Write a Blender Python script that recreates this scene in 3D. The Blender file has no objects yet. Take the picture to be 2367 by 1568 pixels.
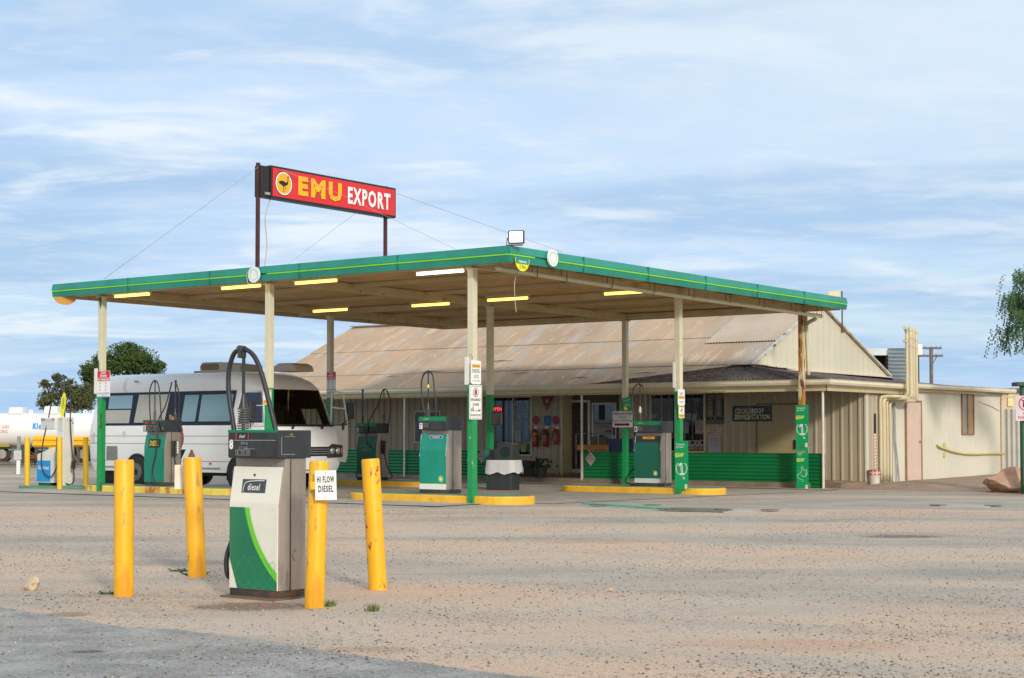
import bpy, bmesh, math, random
from mathutils import Vector, Matrix
import numpy as np
random.seed(7); rng = np.random.default_rng(7)
scene = bpy.context.scene
COL = scene.collection
R = math.radians
# ------------------------------------------------------------------ camera
FPX, TH = 3760.0, R(2.2)
CAMZ = 1.2
PY0 = 1003 - FPX*math.tan(TH)
cd = bpy.data.cameras.new('camera'); cam = bpy.data.objects.new('camera', cd); COL.objects.link(cam)
cam.location = (0, 0, CAMZ); cam.rotation_euler = (R(90)+TH, 0, 0)
cd.sensor_width = 36; cd.lens = 36*FPX/2367; cd.shift_y = (PY0-784)/2367
cd.clip_start = .1; cd.clip_end = 3000
scene.camera = cam
scene.render.resolution_x = 1024; scene.render.resolution_y = 678
# ------------------------------------------------------------------ light
SUN_AZ = (.34, -.94)            # direction towards the sun (behind the camera, a little right)
SUN_EL = 22.0
scene.view_settings.view_transform = 'Standard'; scene.view_settings.look = 'None'
scene.view_settings.exposure = 0.42; scene.view_settings.gamma = 1
w = bpy.data.worlds.new('World'); scene.world = w; w.use_nodes = True
def build_world():
    nt = w.node_tree; N = nt.nodes; L = nt.links
    for n in list(N): N.remove(n)
    out = N.new('ShaderNodeOutputWorld'); bg = N.new('ShaderNodeBackground'); bg.inputs[1].default_value = .105
    sky = N.new('ShaderNodeTexSky'); sky.sky_type = 'NISHITA'; sky.sun_disc = False
    sky.sun_elevation = R(SUN_EL); sky.sun_rotation = math.atan2(SUN_AZ[0], SUN_AZ[1]); sky.air_density = 1.0; sky.dust_density = 1.0; sky.ozone_density=1.6
    tc = N.new('ShaderNodeTexCoord'); sx = N.new('ShaderNodeSeparateXYZ'); L.new(tc.outputs['Generated'], sx.inputs[0])
    def m(op, a, b=None, c=None):
        n = N.new('ShaderNodeMath'); n.operation = op
        for i, v in enumerate((a, b, c)):
            if v is None: continue
            if isinstance(v, (int, float)): n.inputs[i].default_value = v
            else: L.new(v, n.inputs[i])
        return n.outputs[0]
    zz = m('ADD', m('MAXIMUM', sx.outputs[2], 0), .10)
    px = m('DIVIDE', sx.outputs[0], zz); py = m('DIVIDE', sx.outputs[1], zz)
    cb = N.new('ShaderNodeCombineXYZ'); L.new(px, cb.inputs[0]); L.new(py, cb.inputs[1])
    def noise(scale, det, rough, off, st=(1, 1, 1), dist=0, rot=0):
        mp = N.new('ShaderNodeMapping'); mp.inputs['Location'].default_value = off; mp.inputs['Scale'].default_value = st
        mp.inputs['Rotation'].default_value = (0, 0, rot)
        L.new(cb.outputs[0], mp.inputs[0])
        n = N.new('ShaderNodeTexNoise'); n.inputs['Scale'].default_value = scale; n.inputs['Detail'].default_value = det
        n.inputs['Roughness'].default_value = rough; n.inputs['Distortion'].default_value = dist
        L.new(mp.outputs[0], n.inputs[0]); return n.outputs[0]
    def ramp(v, a, b, A=0., B=1.):
        n = N.new('ShaderNodeMapRange'); n.interpolation_type = 'SMOOTHSTEP'
        for i, q in enumerate((a, b, A, B)): n.inputs[i+1].default_value = q
        L.new(v, n.inputs[0]); return n.outputs[0]
    def mix(f, a, b):
        n = N.new('ShaderNodeMix'); n.data_type = 'RGBA'
        if isinstance(f, float): n.inputs[0].default_value = f
        else: L.new(f, n.inputs[0])
        for i, v in ((6, a), (7, b)):
            if isinstance(v, tuple): n.inputs[i].default_value = (*v, 1)
            else: L.new(v, n.inputs[i])
        return n.outputs[2]
    big = noise(.55, 3, .5, (3.1, 1.7, 0), (1, .8, 1), .3)
    med = noise(.95, 6, .52, (7.4, 2.2, 0), (.55, 1.15, 1), .5, .12)
    fine = noise(2.3, 7, .55, (1.2, 9.2, 0), (.7, 1.05, 1), .5, .25)
    # pale veil, thicker higher up and to the right; blue-grey bands lower down; brighter wisps at the left
    veil = ramp(big, .35, .68, .55, .95)
    up = ramp(sx.outputs[2], .0, .24, .0, .22)
    veil = m('MINIMUM', m('ADD', veil, up), .97)
    base = mix(veil, sky.outputs[0], (4.25, 5.5, 7.15))
    base = mix(ramp(med, .36, .62, .0, .72), base, (2.6, 4.0, 5.85))
    mot = noise(5.5, 6, .6, (4.2, 1.2, 0), (.8, 1.1, 1), .3, .1)
    base = mix(ramp(mot, .42, .70, 0, .42), base, (5.4, 6.0, 6.7))
    lft = ramp(sx.outputs[0], -.45, .42, 1, .45)
    wis = m('MULTIPLY', ramp(fine, .50, .68, 0, .9), lft)
    base = mix(wis, base, (6.4, 6.9, 7.3))
    base = mix(ramp(sx.outputs[2], -.01, .085, .75, 0), base, (2.75, 4.45, 6.75))
    topr = m('MULTIPLY', ramp(sx.outputs[2], .10, .24), ramp(sx.outputs[0], -.12, .26))
    base = mix(m('MULTIPLY', topr, .7), base, (5.5, 6.3, 6.9))
    vm = N.new('ShaderNodeVectorMath'); vm.operation = 'DOT_PRODUCT'; L.new(tc.outputs['Generated'], vm.inputs[0]); vm.inputs[1].default_value = (SUN_AZ[0]*.92, SUN_AZ[1]*.92, .38)
    base = mix(ramp(vm.outputs['Value'], .35, .97, 0, .95), base, (9.6, 9.0, 7.9))   # thin cloud glowing around the veiled sun, behind the camera
    L.new(base, bg.inputs[0]); L.new(bg.outputs[0], out.inputs[0])
build_world()
sl = bpy.data.lights.new('sun', 'SUN'); sl.energy = 1.7; sl.angle = R(6); sl.color = (1, .95, .87)
so = bpy.data.objects.new('sun', sl); COL.objects.link(so)
sd = Vector((SUN_AZ[0]*math.cos(R(SUN_EL)), SUN_AZ[1]*math.cos(R(SUN_EL)), math.sin(R(SUN_EL))))
so.rotation_euler = sd.to_track_quat('Z', 'Y').to_euler(); so.location = (5, -10, 20)

# ------------------------------------------------------------------ frames
SA, CA = math.sin(R(36.5)), math.cos(R(36.5))
OX, OY = -.678, 27.85
RZ = -R(36.5); RS = R(53.5)
def W(u, v, z=0): return Vector((OX+CA*u+SA*v, OY-SA*u+CA*v, z))
def UV(x, y): dx, dy = x-OX, y-OY; return (CA*dx-SA*dy, SA*dx+CA*dy)
def ray(px, py):
    a = (px-1183.5)/FPX; v = -(py-PY0)/FPX
    k = math.cos(TH)-v*math.sin(TH)
    return a/k, (math.sin(TH)+v*math.cos(TH))/k
def at(px, py, D): a, c = ray(px, py); return Vector((a*D, D, CAMZ+c*D))
def atz(px, py, z): a, c = ray(px, py); D = (z-CAMZ)/c; return Vector((a*D, D, z))
def onv(px, py, v):
    a, c = ray(px, py); D = (v+SA*OX+CA*OY)/(SA*a+CA)
    u, _ = UV(a*D, D); return u, CAMZ+c*D
def onu(px, py, u):
    a, c = ray(px, py); D = (u + CA*OX - SA*OY)/(CA*a-SA)
    _, v = UV(a*D, D); return v, CAMZ+c*D
def sst(a, b, x): t = min(1, max(0, (x-a)/(b-a))); return t*t*(3-2*t)
def gz(x, y):
    u, v = UV(x, y)
    z = -.0072*min(max(v, 0), 12.5)
    z += -.18*sst(0, 1, (27-y)/13)
    z += .14*sst(13.2, 15, v)*sst(.2, 1.2, u)*(1-sst(10, 20, u)) if v < 60 else 0
    z += .09*sst(14, 30, v)
    z += .15*sst(45, 62, y)*sst(-9, -13, -abs(x) if x < 0 else 0)
    return z
# ------------------------------------------------------------------ materials
def C(h):
    h = h.lstrip('#'); o = []
    for i in (0, 2, 4):
        s = int(h[i:i+2], 16)/255; o.append(s/12.92 if s <= .04045 else ((s+.055)/1.055)**2.4)
    return tuple(o)
MATS = {}
def M(name, col, rough=.55, metal=0., var=.10, vs=2.5, bump=0., bs=60, spots=(), emis=None, es=1., vst=(1, 1, 1), zband=None, spec=None, coat=0, alpha=None, trans=0):
    if name in MATS: return MATS[name]
    if isinstance(col, str): col = C(col)
    m = bpy.data.materials.new(name); m.use_nodes = True; nt = m.node_tree; N = nt.nodes; L = nt.links
    b = N['Principled BSDF']; b.inputs['Roughness'].default_value = rough; b.inputs['Metallic'].default_value = metal
    if spec is not None: b.inputs['Specular IOR Level'].default_value = spec
    if coat: b.inputs['Coat Weight'].default_value = coat; b.inputs['Coat Roughness'].default_value = .12
    if trans: b.inputs['Transmission Weight'].default_value = trans
    tc = N.new('ShaderNodeTexCoord')
    def nz(scale, det=5, st=(1, 1, 1), loc=(0, 0, 0), rough=.6):
        mp = N.new('ShaderNodeMapping'); mp.inputs['Scale'].default_value = st; mp.inputs['Location'].default_value = loc
        L.new(tc.outputs['Object'], mp.inputs[0])
        n = N.new('ShaderNodeTexNoise'); n.inputs['Scale'].default_value = scale; n.inputs['Detail'].default_value = det; n.inputs['Roughness'].default_value = rough
        L.new(mp.outputs[0], n.inputs[0]); return n.outputs[0]
    def mx(f, a, bb):
        n = N.new('ShaderNodeMix'); n.data_type = 'RGBA'; L.new(f, n.inputs[0])
        for i, v in ((6, a), (7, bb)):
            if isinstance(v, tuple): n.inputs[i].default_value = (*v, 1)
            else: L.new(v, n.inputs[i])
        return n.outputs[2]
    def rp(v, a, bb):
        n = N.new('ShaderNodeMapRange'); n.interpolation_type = 'SMOOTHSTEP'; n.inputs[1].default_value = a; n.inputs[2].default_value = bb
        L.new(v, n.inputs[0]); return n.outputs[0]
    cur = mx(rp(nz(vs, 5, vst), .3, .7), tuple(c*(1-var) for c in col), tuple(min(1, c*(1+var)) for c in col)) if var else None
    if zband:
        zt, c2, wob = zband
        s = N.new('ShaderNodeSeparateXYZ'); L.new(tc.outputs['Object'], s.inputs[0])
        a = N.new('ShaderNodeMath'); a.operation = 'MULTIPLY_ADD'; L.new(nz(9), a.inputs[0]); a.inputs[1].default_value = wob; L.new(s.outputs[2], a.inputs[2])
        c2v = mx(nz(6), tuple(c*.85 for c in c2), tuple(c*1.15 for c in c2))
        cur = mx(rp(a.outputs[0], zt-.006+wob/2, zt+.006+wob/2), c2v, cur)
    for k, (sc, thr, scale, st, soft) in enumerate(spots):
        if isinstance(sc, str): sc = C(sc)
        cur = mx(rp(nz(scale, 6, st, (k*3.7, k*1.3, k)), thr, thr+soft), cur, sc)
    if cur is None: b.inputs['Base Color'].default_value = (*col, 1)
    else: L.new(cur, b.inputs['Base Color'])
    if bump:
        bn = N.new('ShaderNodeBump'); bn.inputs['Strength'].default_value = bump; bn.inputs['Distance'].default_value = .01
        L.new(nz(bs, 4), bn.inputs['Height']); L.new(bn.outputs[0], b.inputs['Normal'])
    if emis:
        b.inputs['Emission Color'].default_value = (*(C(emis) if isinstance(emis, str) else emis), 1); b.inputs['Emission Strength'].default_value = es
    MATS[name] = m; return m
# ------------------------------------------------------------------ mesh builder
class MB:
    def __init__(s): s.v = []; s.f = []; s.smooth = False
    def add(s, vs, fs):
        o = len(s.v); s.v += [tuple(p) for p in vs]; s.f += [tuple(i+o for i in f) for f in fs]; return s
    def box(s, x0, x1, y0, y1, z0, z1):
        return s.add([(x0, y0, z0), (x1, y0, z0), (x1, y1, z0), (x0, y1, z0), (x0, y0, z1), (x1, y0, z1), (x1, y1, z1), (x0, y1, z1)],
                     [(0, 3, 2, 1), (4, 5, 6, 7), (0, 1, 5, 4), (1, 2, 6, 5), (2, 3, 7, 6), (3, 0, 4, 7)])
    def poly(s, pts): return s.add(pts, [tuple(range(len(pts)))])
    def prism(s, pts, d):
        d = Vector(d); n = len(pts); a = [Vector(p) for p in pts]
        return s.add(a+[p+d for p in a], [tuple(range(n))[::-1], tuple(range(n, 2*n))]+[(i, (i+1) % n, n+(i+1) % n, n+i) for i in range(n)])
    def tube(s, pts, r, seg=8, cap=True):
        pts = [Vector(p) for p in pts]; n = len(pts); rs = r if isinstance(r, (list, tuple)) else [r]*n
        vs = []; fs = []; up = None
        for i, p in enumerate(pts):
            t = (pts[min(i+1, n-1)]-pts[max(i-1, 0)]).normalized()
            if up is None: up = t.orthogonal().normalized()
            else:
                up = up-t*up.dot(t)
                up = up.normalized() if up.length > 1e-6 else t.orthogonal().normalized()
            q = t.cross(up)
            for k in range(seg):
                a = 2*math.pi*k/seg; vs.append(p+(up*math.cos(a)+q*math.sin(a))*rs[i])
        for i in range(n-1):
            for k in range(seg):
                k2 = (k+1) % seg; fs.append((i*seg+k, i*seg+k2, (i+1)*seg+k2, (i+1)*seg+k))
        if cap: fs += [tuple(range(seg))[::-1], tuple(range((n-1)*seg, n*seg))]
        return s.add(vs, fs)
    def beam(s, a, b, wd, ht):
        a, b = Vector(a), Vector(b); t = (b-a).normalized(); sx = t.cross(Vector((0, 0, 1)))
        sx = sx.normalized()*wd/2 if sx.length > 1e-4 else Vector((wd/2, 0, 0)); sz = sx.cross(t).normalized()*ht/2
        v = [p+i*sx+j*sz for p in (a, b) for i, j in ((-1, -1), (1, -1), (1, 1), (-1, 1))]
        return s.add(v, [(0, 1, 2, 3), (7, 6, 5, 4)]+[(i, (i+1) % 4+0, (i+1) % 4+4, i+4) for i in range(4)])
    def disc(s, c, r, axis='y', seg=24, th=.0, rx=None):
        pts = []
        for k in range(seg):
            a = 2*math.pi*k/seg; p = r*math.cos(a)*(rx or 1), r*math.sin(a)
            pts.append((c[0]+p[0], c[1], c[2]+p[1]) if axis == 'y' else ((c[0], c[1]+p[0], c[2]+p[1]) if axis == 'x' else (c[0]+p[0], c[1]+p[1], c[2])))
        if th: return s.prism(pts, {'y': (0, th, 0), 'x': (th, 0, 0), 'z': (0, 0, th)}[axis])
        return s.poly(pts)
    def ring(s, c, r0, r1, seg=28, a0=0, a1=360, rx=1):
        full = abs(a1-a0) >= 360; n = seg if full else seg+1; vs = []
        for k in range(n):
            a = R(a0+(a1-a0)*k/seg)
            for r in (r0, r1): vs.append((c[0]+r*math.cos(a)*rx, c[1], c[2]+r*math.sin(a)))
        return s.add(vs, [(2*k, 2*k+1, 2*((k+1) % n)+1, 2*((k+1) % n)) for k in range(seg)])
    def stroke(s, pts, wd, y=None):      # flat ribbon in XZ
        pts = [Vector((p[0], y if y is not None else p[1], p[-1])) for p in pts]; n = len(pts); vs = []
        for i, p in enumerate(pts):
            t = (pts[min(i+1, n-1)]-pts[max(i-1, 0)]); t.y = 0; t.normalize(); q = Vector((t.z, 0, -t.x))*wd/2
            vs += [p-q, p+q]
        return s.add(vs, [(2*i, 2*i+1, 2*i+3, 2*i+2) for i in range(n-1)])
    def corr(s, o, U, V, Nn, pitch, depth, kind='sine', rows=1, samp=6, jit=0.):
        o, U, V, Nn = Vector(o), Vector(U), Vector(V), Vector(Nn).normalized(); Lu = U.length; ts = []
        if kind == 'sine':
            k = max(2, int(Lu/pitch*samp)); ts = [(i/k, depth/2*math.cos(2*math.pi*i/k*Lu/pitch)) for i in range(k+1)]
        else:
            n = int(Lu/pitch)+1
            for i in range(n):
                for f, h in ((0, 0), (.62, 0), (.70, 1), (.88, 1), (.96, 0)):
                    x = (i+f)*pitch/Lu
                    if x <= 1: ts.append((x, h*depth))
            ts.append((1, 0))
        m = len(ts); vs = []
        for r in range(rows+1):
            for x, h in ts: vs.append(o+U*x+V*(r/rows)+Nn*(h+(random.uniform(-jit, jit) if jit else 0)))
        return s.add(vs, [(r*m+i, r*m+i+1, (r+1)*m+i+1, (r+1)*m+i) for r in range(rows) for i in range(m-1)])
    def sphere(s, c, r, seg=12, rg=8, sc=(1, 1, 1)):
        vs = []; fs = []
        for i in range(rg+1):
            ph = math.pi*i/rg
            for k in range(seg):
                a = 2*math.pi*k/seg; vs.append((c[0]+r*sc[0]*math.sin(ph)*math.cos(a), c[1]+r*sc[1]*math.sin(ph)*math.sin(a), c[2]+r*sc[2]*math.cos(ph)))
        for i in range(rg):
            for k in range(seg): fs.append((i*seg+k, (i+1)*seg+k, (i+1)*seg+(k+1) % seg, i*seg+(k+1) % seg))
        return s.add(vs, fs)
def mk(name, mb, mat, parent=None, label=None, smooth=False, bevel=0., kind=None, seg=2, fix=True):
    me = bpy.data.meshes.new(name)
    if isinstance(mb, bpy.types.Mesh): me = mb
    else:
        me.from_pydata([tuple(v) for v in mb.v], [], mb.f)
        if fix and len(mb.f) < 60000:
            bm = bmesh.new(); bm.from_mesh(me); bmesh.ops.recalc_face_normals(bm, faces=bm.faces); bm.to_mesh(me); bm.free()
    me.materials.clear(); me.materials.append(mat)
    if smooth: me.polygons.foreach_set('use_smooth', [True]*len(me.polygons))
    o = bpy.data.objects.new(name, me); COL.objects.link(o)
    if smooth == 2:
        try: me.set_sharp_from_angle(angle=R(40))
        except Exception: pass
    if bevel:
        b = o.modifiers.new('bevel', 'BEVEL'); b.width = bevel; b.segments = seg; b.limit_method = 'ANGLE'; b.angle_limit = R(35)
    if parent: o.parent = parent
    if label: o['label'] = label
    if kind: o['kind'] = kind
    return o
def thing(name, label, cat, loc=(0, 0, 0), rz=0., group=None):
    o = bpy.data.objects.new(name, None); o.empty_display_size = .2; COL.objects.link(o)
    o.location = loc; o.rotation_euler = (0, 0, rz); o['label'] = label; o['category'] = cat
    if group: o['group'] = group
    return o
def tag(o, label, cat, group=None):
    o['label'] = label; o['category'] = cat
    if group: o['group'] = group
    return o
def text_mesh(s, x, z, wd, ht, y=0., bold=0., shear=0., rot=0., align='c', th=0.):
    c = bpy.data.curves.new('t', 'FONT'); c.body = s; c.size = 1; c.offset = bold; c.shear = shear; c.resolution_u = 2; c.align_x = 'CENTER'; c.space_line = .95; c.space_character = 1.06+bold*4
    if th: c.extrude = .0
    o = bpy.data.objects.new('t', c); COL.objects.link(o)
    dg = bpy.context.evaluated_depsgraph_get(); me = bpy.data.meshes.new_from_object(o.evaluated_get(dg))
    bpy.data.objects.remove(o); bpy.data.curves.remove(c)
    n = len(me.vertices); a = np.zeros(n*3, 'f'); me.vertices.foreach_get('co', a); a = a.reshape(-1, 3)
    lo, hi = a.min(0), a.max(0); sx = wd/(hi[0]-lo[0]); sz = ht/(hi[1]-lo[1]) if ht else sx
    X = (a[:, 0]-(lo[0]+hi[0])/2)*sx; Z = (a[:, 1]-(lo[1]+hi[1])/2)*sz
    cr, sr = math.cos(rot), math.sin(rot)
    b = np.stack([x+X*cr-Z*sr, np.full(n, y), z+X*sr+Z*cr], 1)
    me.vertices.foreach_set('co', b.astype('f').ravel()); me.update(); return me
def txt(parent, s, x, z, wd, ht, y, mat, name='lettering', **k):
    return mk(name, text_mesh(s, x, z, wd, ht, y, **k), mat, parent)
def rrect(x0, x1, z0, z1, r, y, n=4):
    p = []
    for cx, cz, a0 in ((x1-r, z1-r, 0), (x0+r, z1-r, 90), (x0+r, z0+r, 180), (x1-r, z0+r, 270)):
        for i in range(n+1): a = R(a0+90*i/n); p.append((cx+r*math.cos(a), y, cz+r*math.sin(a)))
    return p
def smooth_path(pts, n=6):
    P = [Vector(p) for p in pts]; o = []
    for i in range(len(P)-1):
        a = P[max(i-1, 0)]; b = P[i]; c = P[i+1]; d = P[min(i+2, len(P)-1)]
        for k in range(n):
            t = k/n; o.append(.5*((2*b)+(c-a)*t+(2*a-5*b+4*c-d)*t*t+(3*b-a-3*c+d)*t**3))
    o.append(P[-1]); return o
# shared materials
cream = M('cream_paint', '#cfc5a2', .5, spots=[('#5a3c22', .70, 9, (1, 1, .5), .04)], var=.06)
white = M('white_paint', (.78, .78, .75), .35, var=.04)
black = M('black_rubber', (.018, .018, .018), .55, var=.15)
dark = M('dark_plastic', (.03, .032, .036), .35, var=.2)
steel = M('stainless', (.36, .30, .25), .40, .45, var=.20, vs=3, vst=(1, 1, .25), spots=[((.17, .14, .11), .60, 5, (1, 1, .3), .2)])
yel = M('bollard_yellow', (.87, .435, .008), .45, var=.06, spots=[((.68, .30, .008), .50, 4, (1, 1, .3), .12), ((.50, .27, .06), .615, 9, (1, 1, .3), .05), ((.20, .13, .07), .665, 20, (1, 1, .22), .02)], bump=.2, bs=25)
yelr = M('bollard_yellow_rusty', (.87, .435, .008), .5, var=.06, spots=[((.36, .07, .01), .60, 10, (1, 1, .5), .03), ((.12, .05, .02), .66, 14, (1, 1, .6), .02)], bump=.15, bs=25)
bgreen = M('panel_green', (.0, .20, .125), .38, var=.07, coat=.3)
bdark = M('panel_dark_green', (.0, .115, .062), .38, var=.07, coat=.3)
ink = M('ink_black', (.012, .012, .014), .6, var=0); inkw = M('ink_white', (.85, .85, .83), .5, var=0)
inkr = M('ink_red', (.55, .02, .02), .5, var=0); inkg = M('ink_grey', (.30, .31, .33), .6, var=0); inkb = M('ink_blue', (.03, .20, .55), .5, var=0)
lgreen = M('light_green', (.16, .60, .03), .4, var=.05); limey = M('lime_yellow', (.55, .72, .08), .5, var=0)
signw = M('sign_white', (.80, .80, .76), .4, var=.04)
rust = M('rust', (.16, .06, .03), .8, var=.4, vs=8)
glassd = M('dark_glass', (.012, .016, .022), .04, var=0, spec=.8)
bluep = M('panel_blue', (.01, .30, .72), .45, var=.05); orange = M('orange', (.80, .36, .02), .5, var=.04)
# ================================================================== GROUND
def ground_material():
    m = bpy.data.materials.new('dirt_and_gravel'); m.use_nodes = True; nt = m.node_tree; N = nt.nodes; L = nt.links
    b = N['Principled BSDF']; b.inputs['Roughness'].default_value = .92; b.inputs['Specular IOR Level'].default_value = .2
    geo = N.new('ShaderNodeNewGeometry'); sep = N.new('ShaderNodeSeparateXYZ'); L.new(geo.outputs['Position'], sep.inputs[0])
    def mp(st, loc=(0, 0, 0), rot=0):
        n = N.new('ShaderNodeMapping'); n.inputs['Scale'].default_value = st; n.inputs['Location'].default_value = loc; n.inputs['Rotation'].default_value = (0, 0, rot)
        L.new(geo.outputs['Position'], n.inputs[0]); return n.outputs[0]
    def nz(sc, st=(1, 1, 1), loc=(0, 0, 0), det=6, ro=.6, rot=0, col=False):
        n = N.new('ShaderNodeTexNoise'); n.inputs['Scale'].default_value = sc; n.inputs['Detail'].default_value = det; n.inputs['Roughness'].default_value = ro
        L.new(mp(st, loc, rot), n.inputs[0]); return n.outputs[0]
    def vor(sc, loc=(0, 0, 0), out='Color'):
        n = N.new('ShaderNodeTexVoronoi'); n.inputs['Scale'].default_value = sc; L.new(mp((1, 1, 1), loc), n.inputs[0]); return n.outputs[out]
    def rp(v, a, bb, A=0., B=1.):
        n = N.new('ShaderNodeMapRange'); n.interpolation_type = 'SMOOTHSTEP'
        for i, q in enumerate((a, bb, A, B)): n.inputs[i+1].default_value = q
        L.new(v, n.inputs[0]); return n.outputs[0]
    def ma(op, a, bb=0., c=0.):
        n = N.new('ShaderNodeMath'); n.operation = op
        for i, v in enumerate((a, bb, c)):
            if isinstance(v, (int, float)): n.inputs[i].default_value = v
            else: L.new(v, n.inputs[i])
        return n.outputs[0]
    def mx(f, a, bb):
        n = N.new('ShaderNodeMix'); n.data_type = 'RGBA'
        if isinstance(f, float): n.inputs[0].default_value = f
        else: L.new(f, n.inputs[0])
        for i, v in ((6, a), (7, bb)):
            if isinstance(v, tuple): n.inputs[i].default_value = (*v, 1)
            else: L.new(v, n.inputs[i])
        return n.outputs[2]
    X, Y = sep.outputs[0], sep.outputs[1]
    sand = mx(rp(nz(.5, (.5, 1.2, 1)), .35, .65), (.66, .465, .325), (.59, .475, .37))
    sand = mx(rp(nz(1.1, (.35, 1.6, 1), (4, 2, 0)), .56, .72, 0, .8), sand, (.62, .385, .235))
    sand = mx(rp(nz(.9, (.4, 1.5, 1), (9, 5, 0)), .58, .72, 0, .8), sand, (.57, .48, .38))
    asph = mx(rp(nz(1.2, (.6, 1.2, 1), (2, 8, 0)), .35, .65), (.33, .30, .255), (.46, .415, .35))
    # worn asphalt bands across the forecourt, running roughly left-right
    f1 = nz(.30, (.22, 1.35, 1), (1.3, 4.1, 0), 7, .55, .07)
    far = rp(Y, 17, 30)                         # more asphalt towards the pumps
    a1 = rp(ma('ADD', f1, ma('MULTIPLY', far, .13)), .50, .64)
    a1 = ma('MULTIPLY', a1, rp(Y, 9.5, 14.5, 0, .85))
    # darker tyre-worn stripe
    bd = ma('SUBTRACT', ma('ADD', Y, ma('MULTIPLY', X, .60)), 15.9)
    bn = ma('ADD', bd, ma('MULTIPLY', ma('SUBTRACT', nz(.5, (.5, 1, 1), (3, 3, 0)), .5), 2.5))
    a3 = ma('MULTIPLY', ma('MULTIPLY', rp(bn, -1.3, -.4), rp(bn, .6, 1.8, 1, 0)), .6)
    # asphalt at the road edge in the near left
    ln = ma('ADD', ma('SUBTRACT', Y, 9.18), ma('MULTIPLY', ma('SUBTRACT', X, .28), .857))
    ln = ma('ADD', ln, ma('MULTIPLY', ma('SUBTRACT', nz(1.3, (1, 1, 1), (6, 1, 0), 8), .5), .9))
    a2 = rp(ln, -.05, .05, 1, 0)
    a2 = ma('MULTIPLY', a2, rp(nz(1.5, (.7, 1.3, 1), (3, 7, 0), 8), .62, .74, 1, .15))
    am = ma('MAXIMUM', ma('MAXIMUM', a1, a2), a3)
    # apron patches under the canopy are evenly grey
    cur = mx(am, sand, asph)
    cur = mx(a2, cur, mx(rp(nz(2.0, (1, 1, 1), (5, 5, 0)), .35, .65), (.27, .265, .25), (.43, .415, .385)))
    # pairs of faint tyre tracks curving past the islands
    for r0, k_ in ((13.4, .5), (15.1, .55), (21.0, .4), (22.6, .35)):
        dx = ma('SUBTRACT', X, -9.0); dy = ma('SUBTRACT', Y, -2.0 if r0 < 18 else -4.0); rr_ = ma('SQRT', ma('ADD', ma('MULTIPLY', ma('MULTIPLY', dx, dx), .45), ma('MULTIPLY', dy, dy)))
        d_ = ma('ABSOLUTE', ma('SUBTRACT', rr_, ma('ADD', r0, ma('MULTIPLY', nz(.4, (1, 1, 1), (r0, 0, 0), 2), .8))))
        cur = mx(ma('MULTIPLY', rp(d_, .10, .38, k_, 0), rp(nz(1.0, (1, 1, 1), (0, r0, 0), 4), .35, .6)), cur, (.42, .37, .31))
    # reddish dirt bank by the annex and distant red-brown dirt
    du = ma('SUBTRACT', ma('MULTIPLY', ma('SUBTRACT', X, OX), SA), ma('MULTIPLY', ma('SUBTRACT', OY, Y), CA))   # v coordinate
    uu = ma('ADD', ma('MULTIPLY', ma('SUBTRACT', X, OX), CA), ma('MULTIPLY', ma('SUBTRACT', OY, Y), SA))
    bank = ma('MULTIPLY', rp(ma('ADD', du, ma('MULTIPLY', nz(1.2), .9)), 12.9, 13.6), rp(uu, -.2, .3))
    bank = ma('MAXIMUM', bank, ma('MULTIPLY', rp(ma('ADD', du, ma('MULTIPLY', nz(1.2), 1.2)), 10.2, 12.4), rp(uu, 3.0, 5.2)))
    bc = mx(rp(nz(3), .35, .65), (.33, .215, .15), (.42, .29, .21))
    cur = mx(bank, cur, bc)
    dist = rp(Y, 50, 58)
    cur = mx(dist, cur, mx(rp(nz(.3, (.4, 1, 1)), .4, .6), (.36, .29, .20), (.24, .20, .13)))
    # oily / dirt stains around pump 8, and a plain darker patch behind it
    def blob(cx, cy, rx, ry, k, colr, cur):
        dx = ma('DIVIDE', ma('SUBTRACT', X, cx), rx); dy = ma('DIVIDE', ma('SUBTRACT', Y, cy), ry)
        d = ma('SQRT', ma('ADD', ma('MULTIPLY', dx, dx), ma('MULTIPLY', dy, dy)))
        d = ma('ADD', d, ma('MULTIPLY', ma('SUBTRACT', nz(4, (1, 1, 1), (cx, cy, 0)), .5), 1.1))
        return mx(rp(d, .55, 1.1, k, 0), cur, colr)
    for px, py, rx, ry, k, cc in ((590, 1392, .55, .45, .85, (.21, .115, .07)), (160, 1412, .22, .2, .6, (.20, .14, .09)), (205, 1494, .13, .10, .9, (.10, .09, .07)),
                                  (1560, 1196, 1.3, .35, .8, (.42, .22, .13)), (2085, 1253, .6, .25, .8, (.16, .09, .06)), (1840, 1480, .9, .4, .7, (.60, .37, .25)),
                                  (870, 1490, .35, .16, .8, (.47, .31, .22)), (1400, 1262, .9, .35, .7, (.52, .34, .22)), (1180, 1205, 1.8, .5, .6, (.52, .38, .27)), (400, 1300, 1.0, .5, .5, (.26, .23, .20))):
        p = atz(px, py, -.15); cur = blob(p.x, p.y, rx, ry, k, cc, cur)
    # stones: per-cell brightness at two sizes
    v1 = N.new('ShaderNodeSeparateColor'); L.new(vor(42), v1.inputs[0]); v2 = N.new('ShaderNodeSeparateColor'); L.new(vor(95, (3, 3, 0)), v2.inputs[0])
    gd = nz(.8, (1, 1, 1), (8, 8, 0), 3)
    dk = ma('MULTIPLY', rp(v1.outputs[0], .88, .94), rp(gd, .38, .60, .15, 1))
    cur = mx(ma('MULTIPLY', dk, .65), cur, (.11, .095, .085))
    cur = mx(rp(v1.outputs[1], .93, .96, 0, .45), cur, (.60, .52, .43))
    cur = mx(rp(v2.outputs[0], .72, .92, 0, .38), cur, (.15, .135, .12))
    cur = mx(rp(v2.outputs[1], .75, .95, 0, .35), cur, (.58, .50, .43))
    fn = nz(170, (1, 1, 1), (0, 0, 0), 3, .7)
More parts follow.
